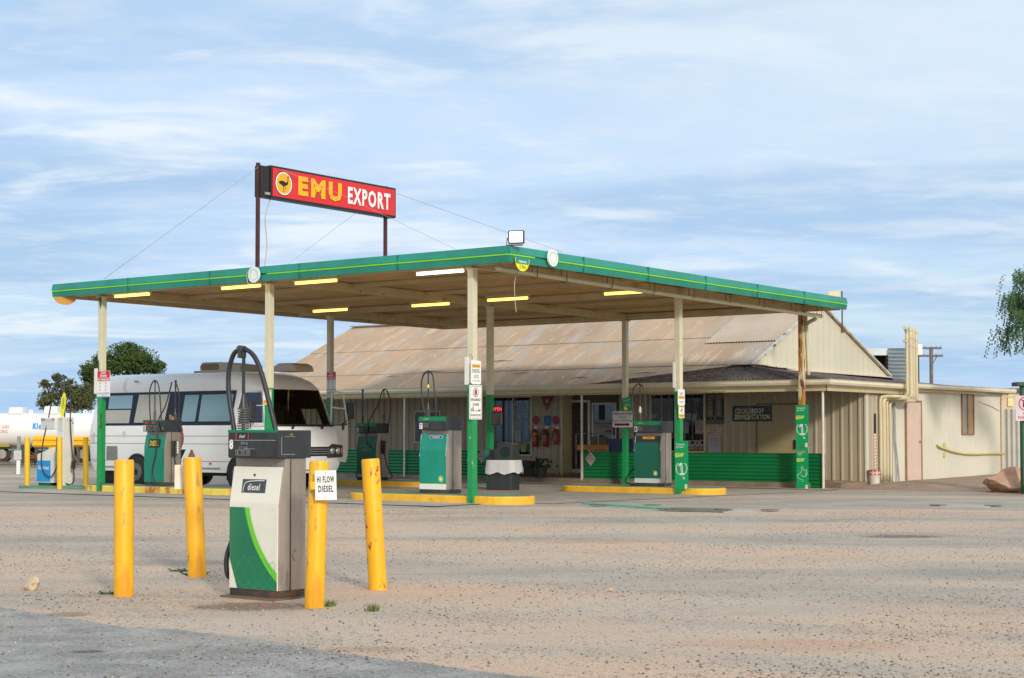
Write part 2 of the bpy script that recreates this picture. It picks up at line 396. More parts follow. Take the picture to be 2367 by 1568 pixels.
    hs = N.new('ShaderNodeHueSaturation'); L.new(cur, hs.inputs['Color']); L.new(rp(fn, .3, .7, .74, 1.24), hs.inputs['Value'])
    L.new(hs.outputs[0], b.inputs['Base Color'])
    bp = N.new('ShaderNodeBump'); bp.inputs['Strength'].default_value = .7; bp.inputs['Distance'].default_value = .02
    h = ma('ADD', ma('MULTIPLY', nz(60, (1, 1, 1), (0, 0, 0), 5, .7), .6), ma('ADD', ma('MULTIPLY', nz(2.2, (.4, 1.3, 1), (0, 0, 0), 5), 1.6), ma('MULTIPLY', vor(42, (0, 0, 0), 'Distance'), -.5)))
    L.new(h, bp.inputs['Height']); L.new(bp.outputs[0], b.inputs['Normal'])
    return m
def build_ground():
    xs = sorted(set([round(x, 2) for x in np.arange(-16, 22, .5)] + [-1500, -600, -250, -120, -70, -50, -40, -32, -26, -21, -18, 25, 29, 35, 45, 60, 90, 150, 300, 700, 1500]))
    ys = sorted(set([round(y, 2) for y in np.arange(5, 52, .5)] + [-60, -20, -5, 0, 3, 54, 58, 64, 72, 85, 100, 130, 180, 260, 400, 700, 1200, 2200]))
    mb = MB(); nx = len(xs)
    for y in ys:
        for x in xs: mb.v.append((x, y, gz(x, y)+(.012*math.sin(x*1.7+y*.6)*math.cos(y*1.3-x*.4) if 6 < y < 27 and abs(x) < 16 else 0)))
    for j in range(len(ys)-1):
        for i in range(nx-1): mb.f.append((j*nx+i, j*nx+i+1, (j+1)*nx+i+1, (j+1)*nx+i))
    o = mk('ground', mb, ground_material(), smooth=True, kind='structure')
build_ground()
def sheet(name, poly_uv, h, mat, thick=.0, step=.8):
    """flat slab following the ground, given as quad (u0,u1,v0,v1)"""
    u0, u1, v0, v1 = poly_uv; nu = max(1, int((u1-u0)/step)); nv = max(1, int((v1-v0)/step)); mb = MB()
    for j in range(nv+1):
        for i in range(nu+1):
            p = W(u0+(u1-u0)*i/nu, v0+(v1-v0)*j/nv); edge = i in (0, nu) or j in (0, nv)
            mb.v.append((p.x, p.y, gz(p.x, p.y)+(h if not edge else h*.6)))
    for j in range(nv):
        for i in range(nu): a = j*(nu+1)+i; mb.f.append((a, a+1, a+nu+2, a+nu+1))
    return mk(name, mb, mat, kind='structure')
conc = M('old_concrete', (.42, .375, .315), .9, var=.16, vs=.8, bump=.3, bs=30, spots=[((.27, .235, .195), .55, 1.2, (1, 1, 1), .2), ((.20, .17, .14), .64, 4, (1, 1, 1), .08)])
sheet('concrete_apron', (-15.5, .2, -1.25, .0), .022, conc)
sheet('concrete_apron', (-12.5, .9, 12.0, 12.84), .03, conc)
asph2 = M('worn_asphalt', (.37, .33, .275), .92, var=.2, vs=1.2, bump=.5, bs=55, spots=[((.36, .31, .25), .56, 1.6, (.5, 1.5, 1), .12), ((.15, .14, .13), .60, 30, (1, 1, 1), .05)])
sheet('forecourt_asphalt', (-12.2, 1.0, 1.0, 11.99), .012, asph2)
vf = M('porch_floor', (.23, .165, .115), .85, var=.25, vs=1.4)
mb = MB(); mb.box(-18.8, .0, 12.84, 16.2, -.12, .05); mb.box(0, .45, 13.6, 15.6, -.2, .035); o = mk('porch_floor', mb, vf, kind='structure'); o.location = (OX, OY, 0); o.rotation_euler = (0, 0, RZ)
# green painted tank covers on the forecourt
grp = M('worn_green_paint', (.10, .44, .31), .7, var=.15, spots=[((.30, .27, .22), .57, 6, (1, 1, 1), .08)])
def cover(pxs, mat, lab, h=.03):
    t = thing('tank_cover', lab, 'tank cover', atz((pxs[0][0]+pxs[2][0])/2, (pxs[0][1]+pxs[2][1])/2, -.05)); mb = MB()
    pts = [atz(x, y, -.03)-t.location for x, y in pxs]
    mb.prism([(p.x, p.y, .0) for p in pts], (0, 0, h)); mk('slab', mb, mat, t)
    l = MB(); c = (pts[0]+pts[2])/2
    for k in (-.45, .45): l = MB(); l.disc((c.x+k, c.y-k*.16, h+.002), .15, 'z', 20, .006); mk('lid', l, M('lid_dark', (.10, .12, .10), .7), t)
    t.location.z = gz(t.location.x, t.location.y)-.005
cover([(1345, 1169), (1560, 1184), (1552, 1180), (1352, 1167)], grp, 'long faded green concrete strip with round lids set in the forecourt', .03)
cover([(1345, 1171), (1530, 1183), (1535, 1177), (1350, 1168)], grp, 'faded green painted concrete cover in the asphalt in front of the second island', .025) if False else None
cover([(1540, 1187), (1672, 1190), (1668, 1182), (1552, 1180)], M('lid_plate', (.16, .15, .10), .7, var=.3), 'dark rusty metal cover plate at the right end of the green strip', .03)
cover([(1682, 1187), (1745, 1187), (1740, 1181), (1682, 1181)], conc, 'small pale concrete cover right of the green strip', .02)
cover([(2172, 1171), (2290, 1173), (2290, 1168), (2175, 1167)], conc, 'pale concrete cover in the asphalt near the boulder', .02)
# green pad of the gas dispenser
pc = at(140, 1130, 36.3); pc.z = gz(pc.x, pc.y)
mb = MB(); mb.disc((0, 0, 0), 1.0, 'z', 36, .05)
t = mk('concrete_pad', mb, M('pad_green', (.10, .27, .15), .8, var=.2, spots=[((.3, .28, .22), .62, 5, (1, 1, 1), .1)])); t.location = pc; t.scale = (.92, .5, 1); t.rotation_euler = (0, 0, RZ*.0); tag(t, 'green painted round concrete pad under the gas dispenser', 'concrete pad')

# ================================================================== ISLANDS
kerbm = M('kerb_yellow', (.80, .45, .03), .6, var=.10, vs=4, spots=[((.55, .33, .06), .60, 5, (1, 1, 1), .1), ((.34, .20, .09), .69, 8, (1, 1, 2), .05)], bump=.2, bs=25)
kerbr = M('kerb_yellow_rusty', (.74, .55, .08), .7, var=.15, vs=3, spots=[((.42, .15, .03), .52, 1.3, (1, .3, .3), .08), ((.42, .38, .22), .63, 7, (1, 1, 1), .06)], bump=.2, bs=25)
topm = M('island_top_green', (.13, .25, .17), .8, var=.2, spots=[((.3, .28, .22), .6, 4, (1, 1, 1), .1)])
def island(u0, u1, v0, v1, mat, lab):
    p = W((u0+u1)/2, (v0+v1)/2); z = gz(p.x, p.y); t = thing('pump_island', lab, 'pump island', (p.x, p.y, z), RZ, 'kerbed pump islands')
    a, b = (u1-u0)/2, (v1-v0)/2; r = b
    pts = []
    for cx, a0 in ((a-r, -90), (-a+r, 90)):
        for i in range(13): q = R(a0+180*i/12); pts.append((cx+r*math.cos(q), r*math.sin(q), -.05))
    mb = MB(); mb.prism(pts, (0, 0, .19)); mk('kerb', mb, mat, t, bevel=.02)
    mb = MB(); mb.prism([(x*.985, y*.90, .1) for x, y, z in pts], (0, 0, .046)); mk('island_top', mb, topm, t)
island(-3.05, .86, -.02, .98, kerbm, 'yellow kerbed pump island around the nearest canopy column')
island(-3.14, .76, 6.9, 7.85, kerbm, 'yellow kerbed island carrying pump 1 in front of the porch fence')
island(-10.52, -5.85, -.02, .98, kerbr, 'rust stained yellow kerbed island under the green diesel pump at the left')
island(-11.3, -6.95, 6.9, 7.85, kerbm, 'yellow kerbed island behind the others carrying the regular unleaded pump')
# ================================================================== CANOPY
U0, U1, V0, V1 = -10.88, .987, -.30, 12.72
can = thing('station_canopy', 'large flat canopy with green fascia over the fuel pumps', 'canopy', (OX, OY, 0), RZ)
creamb = M('canopy_beam_paint', '#c6b187', .55, var=.10, vs=2, spots=[((.20, .08, .03), .665, 7, (1, 1, 1), .05), ((.10, .05, .03), .72, 16, (1, 1, 1), .03)])
ceilm = M('canopy_ceiling', '#bd9a68', .6, var=.14, vs=1.5, spots=[((.42, .24, .11), .58, 1.4, (.3, 1.5, 1), .15), ((.12, .07, .05), .70, 30, (.4, 1.5, 1), .03)])
mb = MB(); mb.corr((U0+.1, V0+.1, 4.235), (0, V1-V0-.2, 0), (U1-U0-.2, 0, 0), (0, 0, -1), .10, .010, 'rib'); mk('ceiling', mb, ceilm, can)
mb = MB(); mb.box(U0+.06, U1-.06, V0+.06, V1-.06, 4.262, 4.275); mk('roof_sheet', mb, M('galv_roof', (.4, .4, .4), .5, .4), can)
fg = M('fascia_green', (.018, .25, .18), .48, var=.14, vs=1.0, spots=[((.40, .33, .28), .715, 8, (1, 1, 1.6), .015), ((.0, .12, .08), .66, 3, (1, 1, 1), .1)], coat=.15)
stripe = M('fascia_lime', (.20, .62, .03), .45, var=.05)
def fascia(a, b, nrm, zb=4.06):
    a, b, n = Vector(a), Vector(b), Vector(nrm); m1 = MB()
    # profile: upper band leaning out, groove, lower band leaning in
    prof = [(.0, 4.335), (.05, 4.335), (.062, 4.205), (.035, 4.200), (.035, 4.178), (.030, 4.06), (.0, 4.06)]
    prof = [(.0, 4.335), (.035, 4.335), (.065, 4.205), (.030, 4.202), (.030, 4.175), (.055, 4.165), (.030, zb), (0, zb)]
    m1.prism([a+n*o+Vector((0, 0, z)) for o, z in prof], b-a); f = mk('fascia', m1, fg, can)
    return f
f1 = fascia((U0-.03, V0, 0), (U1+.03, V0, 0), (0, -1, 0)); f2 = fascia((U1, V0-.03, 0), (U1, V1+.03, 0), (1, 0, 0))
fascia((U0, V0, 0), (U0, V1, 0), (-1, 0, 0), 4.09); fascia((U0-.03, V1, 0), (U1, V1, 0), (0, 1, 0), 4.09)
def upx(px): return onv(px, 620, V0)[0]
def vpx(px): return onu(px, 620, U1)[0]
m1 = MB()
for x0, x1 in ((U0-.02, upx(576)), (upx(622), U1+.03)): m1.box(x0, x1, V0-.060, V0-.033, 4.172, 4.199)
mk('stripe', m1, stripe, f1)
m1 = MB()
for y0, y1 in ((V0-.03, vpx(1230)), (vpx(1285), V1+.02)): m1.box(U1+.033, U1+.060, y0, y1, 4.172, 4.199)
mk('stripe', m1, stripe, f2)
UC = (0, -4.87, -9.71); VC = (0, 6.9, 12.5)
for k in range(1, 5): mb = MB(); x = U0+(U1-U0)*k/5; mb.box(x-.003, x+.003, V0-.067, V0-.028, 4.062, 4.333); mk('joint', mb, M('joint_dark', (.005, .16, .11), .6), f1)
for k in range(1, 6): mb = MB(); y = V0+(V1-V0)*k/6; mb.box(U1+.028, U1+.068, y-.003, y+.003, 4.062, 4.333); mk('joint', mb, M('joint_dark', (.0, .10, .07)), f2)
for u in UC:
    mb = MB(); mb.box(u-.05, u+.05, V0+.12, V1-.12, 4.04, 4.205); mk('beam', mb, creamb, can, bevel=.008)
for v in (-.02, 6.9, 12.5):
    mb = MB(); mb.box(U0+.12, U1-.12, v-.045, v+.045, 4.075, 4.2); mk('beam', mb, creamb, can, bevel=.008)
mb = MB(); mb.box(U0+.02, U1-.1, V1-.08, V1-.012, 4.055, 4.25); mk('edge_beam', mb, creamb, can); mb = MB(); mb.box(U0+.012, U0+.08, V0+.06, V1-.1, 4.055, 4.25); mk('edge_beam', mb, creamb, can)
for v in (2.3, 4.6, 9.0, 11.0):
    mb = MB(); mb.box(U0+.12, U1-.12, v-.03, v+.03, 4.13, 4.2); mk('purlin', mb, creamb, can)
colm = M('column_paint', (.66, .61, .44), .45, var=.05, zband=(2.07, (.01, .27, .075), .03), spots=[((.05, .035, .03), .715, 11, (1, 1, .5), .02)])
colp = M('column_paint_peeling', (.66, .61, .44), .5, var=.05, zband=(2.07, (.01, .27, .075), .03), spots=[((.04, .10, .03), .60, 4, (1, 1, .35), .03), ((.55, .60, .48), .66, 14, (1, 1, .5), .02), ((.05, .035, .03), .73, 11, (1, 1, .5), .02)])
colr = M('column_paint_rusty', (.56, .50, .33), .6, var=.08, zband=(1.99, (.01, .25, .07), .03), spots=[((.44, .18, .03), .455, 7, (1, 1, .16), .04), ((.14, .035, .015), .55, 11, (1, 1, .25), .04)])
for j, v in enumerate(VC):
    for i, u in enumerate(UC):
        p = W(u, v); g = gz(p.x, p.y); a = .062; mb = MB(); mb.box(u-a, u+a, v-a, v+a, g-.02, 4.04)
        mb.box(u-.11, u+.11, v-.09, v+.09, 4.02, 4.038)
        c = mk('column', mb, colr if (i, j) == (0, 2) else (colp if (i, j) in ((0, 0), (2, 0), (0, 1)) else colm), can, bevel=.006)
        if (i, j) == (0, 2): c['label'] = 'column with its cream paint eaten by orange rust streaks'
# pipe slung under the right hand edge with hooks, and its downpipe
pipem = M('pvc_cream', '#c9bd9c', .45, var=.05)
pts = smooth_path([(.60, -.1, 4.0), (.60, 3, 3.96), (.60, 6.8, 3.93), (.60, 10, 3.92), (.60, 12.3, 3.90)], 5)
q = thing('drain_pipe', 'long cream plastic drain pipe hung under the right edge of the canopy', 'pipe', (OX, OY, 0), RZ)
mb = MB(); mb.tube(pts, .045, 10); mk('pipe', mb, pipem, q, smooth=True)
mb = MB()
for v in (1.0, 1.9, 3.4, 4.9, 6.4, 7.9, 9.4, 10.9, 12.2): mb.tube([(.54, v, 4.19), (.54, v, 3.93), (.60, v, 3.89), (.66, v, 3.93), (.66, v, 4.19)], .007, 5)
mk('hook', mb, rust, q)
ve = onu(1889, 718, .60)[0]; ua_, za_ = onv(1864, 748, 12.7); ub_, zb2 = onv(1866, 800, 12.7); uc_, zc2 = onv(1869, 868, 12.7)
mb = MB(); mb.tube(smooth_path([(.60, 12.3, 3.90), (.60, ve, 3.90), (.55, ve+.02, 3.84), (ua_+.03, 12.7, za_), (ua_, 12.7, za_-.12), (ub_, 12.7, zb2), (uc_, 12.7, zc2)], 4), .045, 10); mb.tube([(ua_-.02, 12.7, 4.0), (ua_, 12.7, za_-.1)], .045, 10); mk('downpipe', mb, pipem, q, smooth=True)
# fluorescent lights
def lightfix(px, py, wht, lab, L=1.02):
    p = atz(px, py, 3.99); u, v = UV(p.x, p.y); t = thing('strip_light', lab, 'light', (*W(u, v)[:2], 3.99), RZ, 'strip lights under the canopy')
    mb = MB(); mb.box(-L/2-.03, L/2+.03, -.05, .05, .03, .085); mk('housing', mb, creamb, t)
    for s_ in (-.025,): 
        mb = MB(); mb.tube([(-L/2, 0, 0), (L/2, 0, 0)], .028, 10); mk('tube', mb, M('tube_white', (.9, .9, .85), .3, var=0, emis=(1, 1, .86), es=2.2) if wht else M('tube_yellow', (.9, .6, .1), .3, var=0, emis=(1, .66, .13), es=2.2), t)
for px, py, wh, lab in ((305, 683, 0, 'lit yellow strip light beside the leftmost front canopy column'), (557, 664, 0, 'lit yellow strip light left of the column under the round disc'), (730, 652, 0, 'lit yellow strip light just right of the column under the round disc'), (1017, 630, 1, 'white strip light beside the nearest canopy column'),
                        (763, 718, 0, 'lit yellow strip light above the red stop engine sign by the motorhome front'), (995, 705, 0, 'lit yellow strip light in the middle of the canopy, above pump 7'), (1173, 692, 0, 'lit yellow strip light just right of the nearest column'), (1448, 677, 0, 'lit yellow strip light farthest right under the canopy')):
    lightfix(px, py, wh, lab)
# loose wires under the canopy
def wire(name, pts, r, mat, lab, cat='wire', group=None, seg=5):
    c = Vector(pts[0]); mb = MB(); mb.tube([Vector(p)-c for p in pts], r, seg); o = mk(name, mb, mat, smooth=True); o.location = c; tag(o, lab, cat, group); return o
wirem = M('grey_wire', (.35, .35, .36), .5, .3, var=.1)
cw = M('pale_cable', (.5, .42, .3), .6)
wire('hanging_cable', smooth_path([atz(1200, 622, 4.02), at(1190, 650, 27.3), at(1190, 690, 27.3), at(1193, 722, 27.3)]), .006, cw, 'thin pale cable dangling from the canopy corner', 'cable')
# ================================================================== EMU SIGN
us = -4.97; SV0, SV1 = -.16, 3.78; SZ0, SZ1 = 5.70, 6.33
sg = thing('roof_sign', 'long red illuminated box sign on rusty posts above the canopy', 'sign', (*W(us, 0)[:2], 4.2), RS)
# local x = +v direction, front faces +u
redm = M('sign_red', (.66, .014, .012), .35, var=.06, vs=1.5, coat=.3)
zl = -4.2
for v in (onu(604, 600, us)[0], onu(899, 600, us)[0]):
    mb = MB(); mb.box(v-.03, v+.03, -.03+.1, .03+.1, 0.02, SZ1+zl+.02); mk('post', mb, M('post_rust', (.07, .022, .018), .6, var=.3), sg)
mb = MB(); mb.box(.12, SV1, 0, .2, SZ0+zl, SZ1+zl); mb.box(-.12, .12, .03, .2, SZ0+zl, SZ1+zl-.03); fr = mk('sign_box', mb, M('sign_frame', (.02, .013, .012), .4, var=.3), sg, bevel=.01)
mb = MB(); mb.box(.16, SV1-.04, -.008, .0, SZ0+zl+.045, SZ1+zl-.045); fc = mk('sign_face', mb, redm, sg)
zc = (SZ0+SZ1)/2+zl; fw = SV1-.2
def sx(px): return onu(px, 450, us)[0]
mb = MB(); mb.disc((sx(655), -.010, zc), .238, 'y', 36, .001); mk('logo', mb, ink, fc)
mb = MB(); mb.disc((sx(655), -.013, zc), .222, 'y', 36, .001); mk('logo', mb, inkw, fc)
mb = MB(); mb.disc((sx(655), -.016, zc), .198, 'y', 36, .001); mk('logo', mb, M('emu_gold', (.80, .40, .01), .4, var=0), fc)
ex, ez = sx(655), zc
emu = [(-.16, .02), (-.10, .045), (-.02, .05), (.05, .025), (.09, .03), (.105, .08), (.10, .13), (.115, .155), (.14, .15), (.165, .135), (.135, .135), (.125, .12), (.128, .07), (.12, .0), (.07, -.035), (.0, -.05), (-.02, -.06), (-.08, -.03), (-.14, -.01)]
mb = MB(); mb.poly([(ex+a*.92, -.0185, ez+b) for a, b in emu]); mb.stroke([(ex-.02, ez-.04), (ex-.015, ez-.10), (ex+.0, ez-.155), (ex+.03, ez-.16)], .014, -.0187); mb.stroke([(ex+.0, ez-.05), (ex+.05, ez-.09), (ex+.045, ez-.115)], .012, -.0187); mk('logo', mb, ink, fc)
gold = M('emu_letter_gold', (.86, .42, .008), .4, var=0)
def sgt(s, x0, x1, z0, z1, mat, bold):
    txt(fc, s, (x0+x1)/2+.012, (z0+z1)/2-.012, x1-x0, z1-z0, -.011, M('letter_shadow', (.25, .02, .0), .5, var=0), bold=bold); txt(fc, s, (x0+x1)/2, (z0+z1)/2, x1-x0, z1-z0, -.016, mat, bold=bold)
sgt('EMU', sx(688), sx(789), zc-.18, zc+.20, gold, .055); sgt('EXPORT', sx(803), sx(901), zc-.18, zc+.17, inkw, .035)
mb = MB()
mb.box(-.02, .1, -.0, .03, SZ0+zl+.05, SZ0+zl+.1); mk('meter_box', mb, inkg, sg)
mb = MB(); mb.tube(smooth_path([(.2, .1, SZ0+zl), (.07, .1, SZ0+zl-.4), (.12, .1, SZ0+zl-.9), (.03, .1, .05)], 5), .012, 6); mk('cable', mb, cw, sg, smooth=True)
top = SZ1-.1
def swp(px, z): v = onu(px, 450, us)[0]; return W(us+.0, v, z)
wg = 'guy wires of the roof sign'
wire('guy_wire', [swp(597, top+.02), atz(240, 645, 4.32)], .0035, wirem, 'long guy wire from the left end of the red sign down left', 'wire', wg)
wire('guy_wire', [swp(912, top), atz(1300, 583, 4.33)], .0035, wirem, 'guy wire from the right end of the red sign passing behind the floodlight', 'wire', wg)
wire('guy_wire', [swp(826, SZ0), atz(662, 613, 4.33)], .0035, wirem, 'guy wire from the bottom middle of the red sign sloping down left', 'wire', wg)
wire('guy_wire', [swp(640, SZ1-.07)+Vector((.1, 0, 0)), swp(760, 5.95)+Vector((.25, 0, 0)), atz(1050, 575, 4.33)], .0035, wirem, 'guy wire crossing the red sign face down to the canopy edge', 'wire', wg)
# floodlight
p = atz(1193, 566, 4.34); fl = thing('floodlight', 'square lit floodlight on the near corner of the canopy roof', 'floodlight', p, R(-8))
mb = MB(); mb.box(-.135, .135, -.0, .07, .02, .24); b_ = mk('housing', mb, dark, fl, bevel=.01)
mb = MB(); mb.box(-.108, .108, -.012, -.002, .045, .215); mk('lamp', mb, M('flood_lens', (.9, .9, .8), .3, var=0, emis=(1, .93, .62), es=3.0), fl)
mb = MB(); mb.tube([(-.15, .03, .12), (-.17, .05, 0), (.1, .05, 0)], .012, 6); mk('bracket', mb, dark, fl)
# canopy roundels
teal = M('faded_teal', (.42, .70, .68), .5, var=.1)
def roundel(parent_loc, rz, lab):
    t = thing('roundel', lab, 'sign', parent_loc, rz, 'round emblems on the canopy fascia')
    mb = MB(); mb.disc((0, 0, 0), .148, 'y', 36, .03); d = mk('disc', mb, signw, t)
    mb = MB()
    for k in range(18):
        a = 2*math.pi*k/18; c, s_ = math.cos(a), math.sin(a); r0, r1 = .080, .124; h = .016
        mb.poly([(c*r0, -.003, s_*r0), (c*(r0+r1)/2-s_*h, -.003, s_*(r0+r1)/2+c*h), (c*r1, -.003, s_*r1), (c*(r0+r1)/2+s_*h, -.003, s_*(r0+r1)/2-c*h)])
    mk('emblem', mb, teal, d)
    mb = MB(); mb.box(-.02, .02, .03, .09, -.03, .03); mk('bracket', mb, rust, t)
roundel(W(upx(597), V0-.12, 4.18), RZ, 'round white emblem disc on the left green fascia, under the red sign post')
roundel(W(U1+.12, vpx(1266), 4.22), RS, 'round white emblem disc on the right green fascia, beside the floodlight')
wire('cable_loop', smooth_path([W(upx(588), V0-.08, 4.34), W(upx(580), V0-.1, 4.2), W(upx(582), V0-.09, 4.02), W(upx(592), V0-.08, 4.03)], 5), .008, cw, 'loop of pale cable hanging beside the left white emblem disc', 'cable')
# clearance signs
ylw = M('clearance_yellow', (.86, .78, .02), .5, var=.05)
t = thing('clearance_sign', 'yellow half round clearance 3.9m sign under the near canopy corner', 'sign', W(U1+.075, onu(1199, 612, U1)[0], 4.125), RS)
mb = MB(); mb.add(*(lambda n: ([(0.205*math.cos(R(180+180*k/n))*1.0, 0, .20*math.sin(R(180+180*k/n))) for k in range(n+1)], [tuple(range(n+1))]))(20)); mb.box(-.205, .205, -.001, .004, -.0, .03); d = mk('plate', mb, ylw, t)
mb = MB(); z0 = -.085; mb.poly([(.19*math.cos(R(180+25.0*k/5)), -.003, .19*math.sin(R(180+25.0*k/5))) for k in range(6)][::1]+[(.19*math.cos(R(360-25.0*k/5)), -.003, .19*math.sin(R(360-25.0*k/5))) for k in range(5, -1, -1)]+[(.205, -.003, .03), (-.205, -.003, .03)]); mk('band', mb, fg, d)
txt(d, 'clearance', 0, -.035, .22, .048, -.006, inkw, bold=.03); txt(d, '3.9m', 0, -.125, .17, .068, -.006, M('ink_olive', (.25, .22, .02), .6, var=0), bold=.01)
t = thing('clearance_sign', 'amber half round plate under the far left canopy corner, seen from behind', 'sign', (*at(151, 690, 33.9)[:2], 4.06), 0)
mb = MB(); mb.prism([(.24*math.cos(R(180+180*k/20)), 0, .17*math.sin(R(180+180*k/20))) for k in range(21)], (0, .01, 0)); mk('plate', mb, M('amber', (.50, .25, .03), .5), t)
# antenna mast on the far right corner
p = at(1947, 770, 38.6); t = thing('mast', 'thin rusty steel mast strapped to the right end of the canopy', 'mast', p, 0); mb = MB(); mb.tube([(0, 0, 0), (0, 0, 1.0)], .018, 8); mb.box(-.03, .03, -.03, .03, 0, .12); mk('pole', mb, rust, t)
mb = MB(); mb.box(-.33, -.05, 0, .03, .86, 1.0); mb.tube([(-.1, .02, .96), (0, 0, .98)], .008, 5); mk('panel', mb, cream, t)
# ================================================================== PUMPS
def bp_logo(parent, x, z, r, y):
    mb = MB(); mb.disc((x, y, z), r, 'y', 28, .0); mk('logo', mb, inkw, parent)
    mb = MB(); mb.disc((x, y-.001, z), r*.88, 'y', 28, .0); mk('logo', mb, M('logo_green', (.05, .42, .04), .4, var=0), parent)
    def star(rr, n, yy, mat):
        m_ = MB(); m_.poly([(x+rr*(1 if k % 2 == 0 else .78)*math.cos(math.pi*k/n), yy, z+rr*(1 if k % 2 == 0 else .78)*math.sin(math.pi*k/n)) for k in range(2*n)]); mk('logo', m_, mat, parent)
    star(r*.66, 12, y-.002, M('logo_yellow', (.85, .82, .05), .4, var=0)); star(r*.34, 10, y-.003, M('logo_pale', (.85, .88, .6), .4, var=0))
stripd = M('display_glass', (.035, .033, .030), .18, var=.3, vs=6)
def pump(loc, lab, num, W_=.60, Dp=.36, HW=.61, HD=.42, style='green', H=1.38, zf=.76, hd=None, grp='fuel pumps', s=1.0, headm=None, topband=True):
    t = thing('fuel_pump', lab, 'fuel pump', loc, RZ, grp); x0 = -W_/2; y0 = -Dp/2; hb = H-.235; zs = hb-.075
    mb = MB(); mb.box(x0+.01, -x0-.01, y0+.01, -y0, 0, .07); mk('plinth', mb, M('plinth_rusty', (.05, .04, .035), .7, var=.3, spots=[((.15, .07, .03), .55, 6, (1, 1, 1), .1)]), t)
    if style == 'diesel8':
        mb = MB(); mb.box(x0-.03, -x0+.02, y0-.07, -y0, -.03, .012); mk('base_plate', mb, M('base_dirt', (.17, .10, .065), .8, var=.3), t)
    prof = [(y0+.012, .07), (y0+.012, zf), (y0+.062, zs), (y0+.08, zs), (y0+.08, hb), (-y0, hb), (-y0, .07)]
    mb = MB(); mb.prism([(x0, y, z) for y, z in prof], (W_, 0, 0)); cab = mk('cabinet', mb, steel, t, bevel=.006)
    xr = -x0
    mb = MB(); mb.box(xr, xr+.004, y0+Dp*.42, y0+Dp*.42+.008, .07, hb-.01); mk('seam', mb, ink, cab)
    if style == 'diesel8':
        mb = MB(); mb.disc((xr, .02+.03, .36), .045, 'x', 20, .006); mb.disc((xr+.004, .04, .40), .010, 'x', 10, .008); mk('lock_cover', mb, steel, cab)
    # front panel (lower vertical + upper sloping)
    i = .012
    def pan(mat, za, zb_, name='front_panel', off=0., par=None, xa=x0+i, xb=-x0-i, lab=None):
        def yy(z): return y0-off if z <= zf else y0-off+(z-zf)/(zs-zf)*.05
        m_ = MB()
        zsx = [za]+([zf] if za < zf < zb_ else [])+[zb_]
        for k in range(len(zsx)-1):
            a, b = zsx[k], zsx[k+1]; m_.add([(xa, yy(a), a), (xb, yy(a), a), (xb, yy(b), b), (xa, yy(b), b), (xa, yy(a)+.014, a), (xb, yy(a)+.014, a), (xb, yy(b)+.014, b), (xa, yy(b)+.014, b)], [(0, 1, 2, 3), (4, 7, 6, 5), (0, 3, 7, 4), (1, 5, 6, 2), (0, 4, 5, 1), (3, 2, 6, 7)])
        return mk(name, m_, mat, par or t, lab)
    def yz(z, off): return y0-off if z <= zf else y0-off+(z-zf)/(zs-zf)*.05
    if style == 'diesel8':
        pnl = pan(M('panel_cream', (.78, .76, .64), .4, var=.04, coat=.2, spots=[((.62, .58, .46), .60, 3, (1, 1, .3), .1), ((.35, .25, .12), .70, 25, (1, 1, 1), .02)]), .075, zs)
        xa, xb = x0+i, -x0-i; w_ = xb-xa; hh = zf-.04-.075
        def P(a, b, o): return (xa+a*w_, y0-o, .077+b*hh)
        A = smooth_path([P(.32, 1, .003), P(.38, .82, .003), P(.5, .58, .003), P(.66, .38, .003), P(.83, .22, .003), P(.998, .10, .003)], 3)
        B = smooth_path([P(.42, 1, .003), P(.47, .83, .003), P(.58, .62, .003), P(.73, .43, .003), P(.88, .29, .003), P(.998, .21, .003)], 3)
        mb = MB(); mb.poly([P(.002, 1, .003)]+A+[P(.998, .0, .003), P(.17, .0, .003), P(.09, .18, .003), P(.002, .37, .003)]); mk('green_graphic', mb, M('leaf_green', (.003, .175, .085), .3, var=.10, vs=3, coat=.4), pnl)
        mb = MB()
        for k in range(len(A)-1): mb.poly([A[k], A[k+1], B[k+1], B[k]])
        mk('light_green_band', mb, lgreen, pnl)
        mb = MB()
        for cx in (-.1, .12, .32, .52, .72, .92):
            for s_ in (-1, 1):
                q = []
                for k in range(11):
                    tt = k/10; a = cx+s_*.22*math.sin(math.pi*tt)*(1-.3*tt); z = .02+.40*tt*(1-.35*abs(cx-.45))
                    if .17+(.1 if z > .2 else 0) < a+z*.35 and a < .985 and a > .03: q.append(P(a, z, .0045))
                if len(q) > 2: mb.stroke(q, .003)
        mk('leaf_lines', mb, M('leaf_line', (.03, .42, .10), .4, var=0), pnl)
        zz = zf+.145; yq = yz(zz, .004); mb = MB()
        sl = .05/(zs-zf)
        for (a, b, c_, d, o, mat) in ((.22, .72, .085, .20, .002, inkg),):
            za, zb_ = zf+c_, zf+d; m_ = MB(); m_.poly([(xa+a*w_, yz(za, o), za), (xa+b*w_, yz(za, o), za), (xa+b*w_, yz(zb_, o), zb_), (xa+a*w_, yz(zb_, o), zb_)]); pl = mk('name_plate', m_, M('plate_grey', (.06, .07, .075), .5, var=0), pnl)
        me = text_mesh('diesel', xa+.49*w_, zf+.135, .150, .058, yz(zf+.13, .009), bold=.015, shear=.35); mk('lettering', me, inkw, pl)
        mb = MB(); mb.stroke(smooth_path([(xa+.25*w_, 0, zf+.092), (xa+.30*w_, 0, zf+.165), (xa+.45*w_, 0, zf+.185), (xa+.71*w_, 0, zf+.190)], 4), .006, yz(zf+.14, .010)); mk('swoosh', mb, inkw, pl)
        mb = MB(); mb.disc((xa+.46*w_, yz(zf+.24, .006), zf+.235), .012, 'y', 12, .01); mk('lock', mb, rust, pnl)
    elif style == 'ultimate':
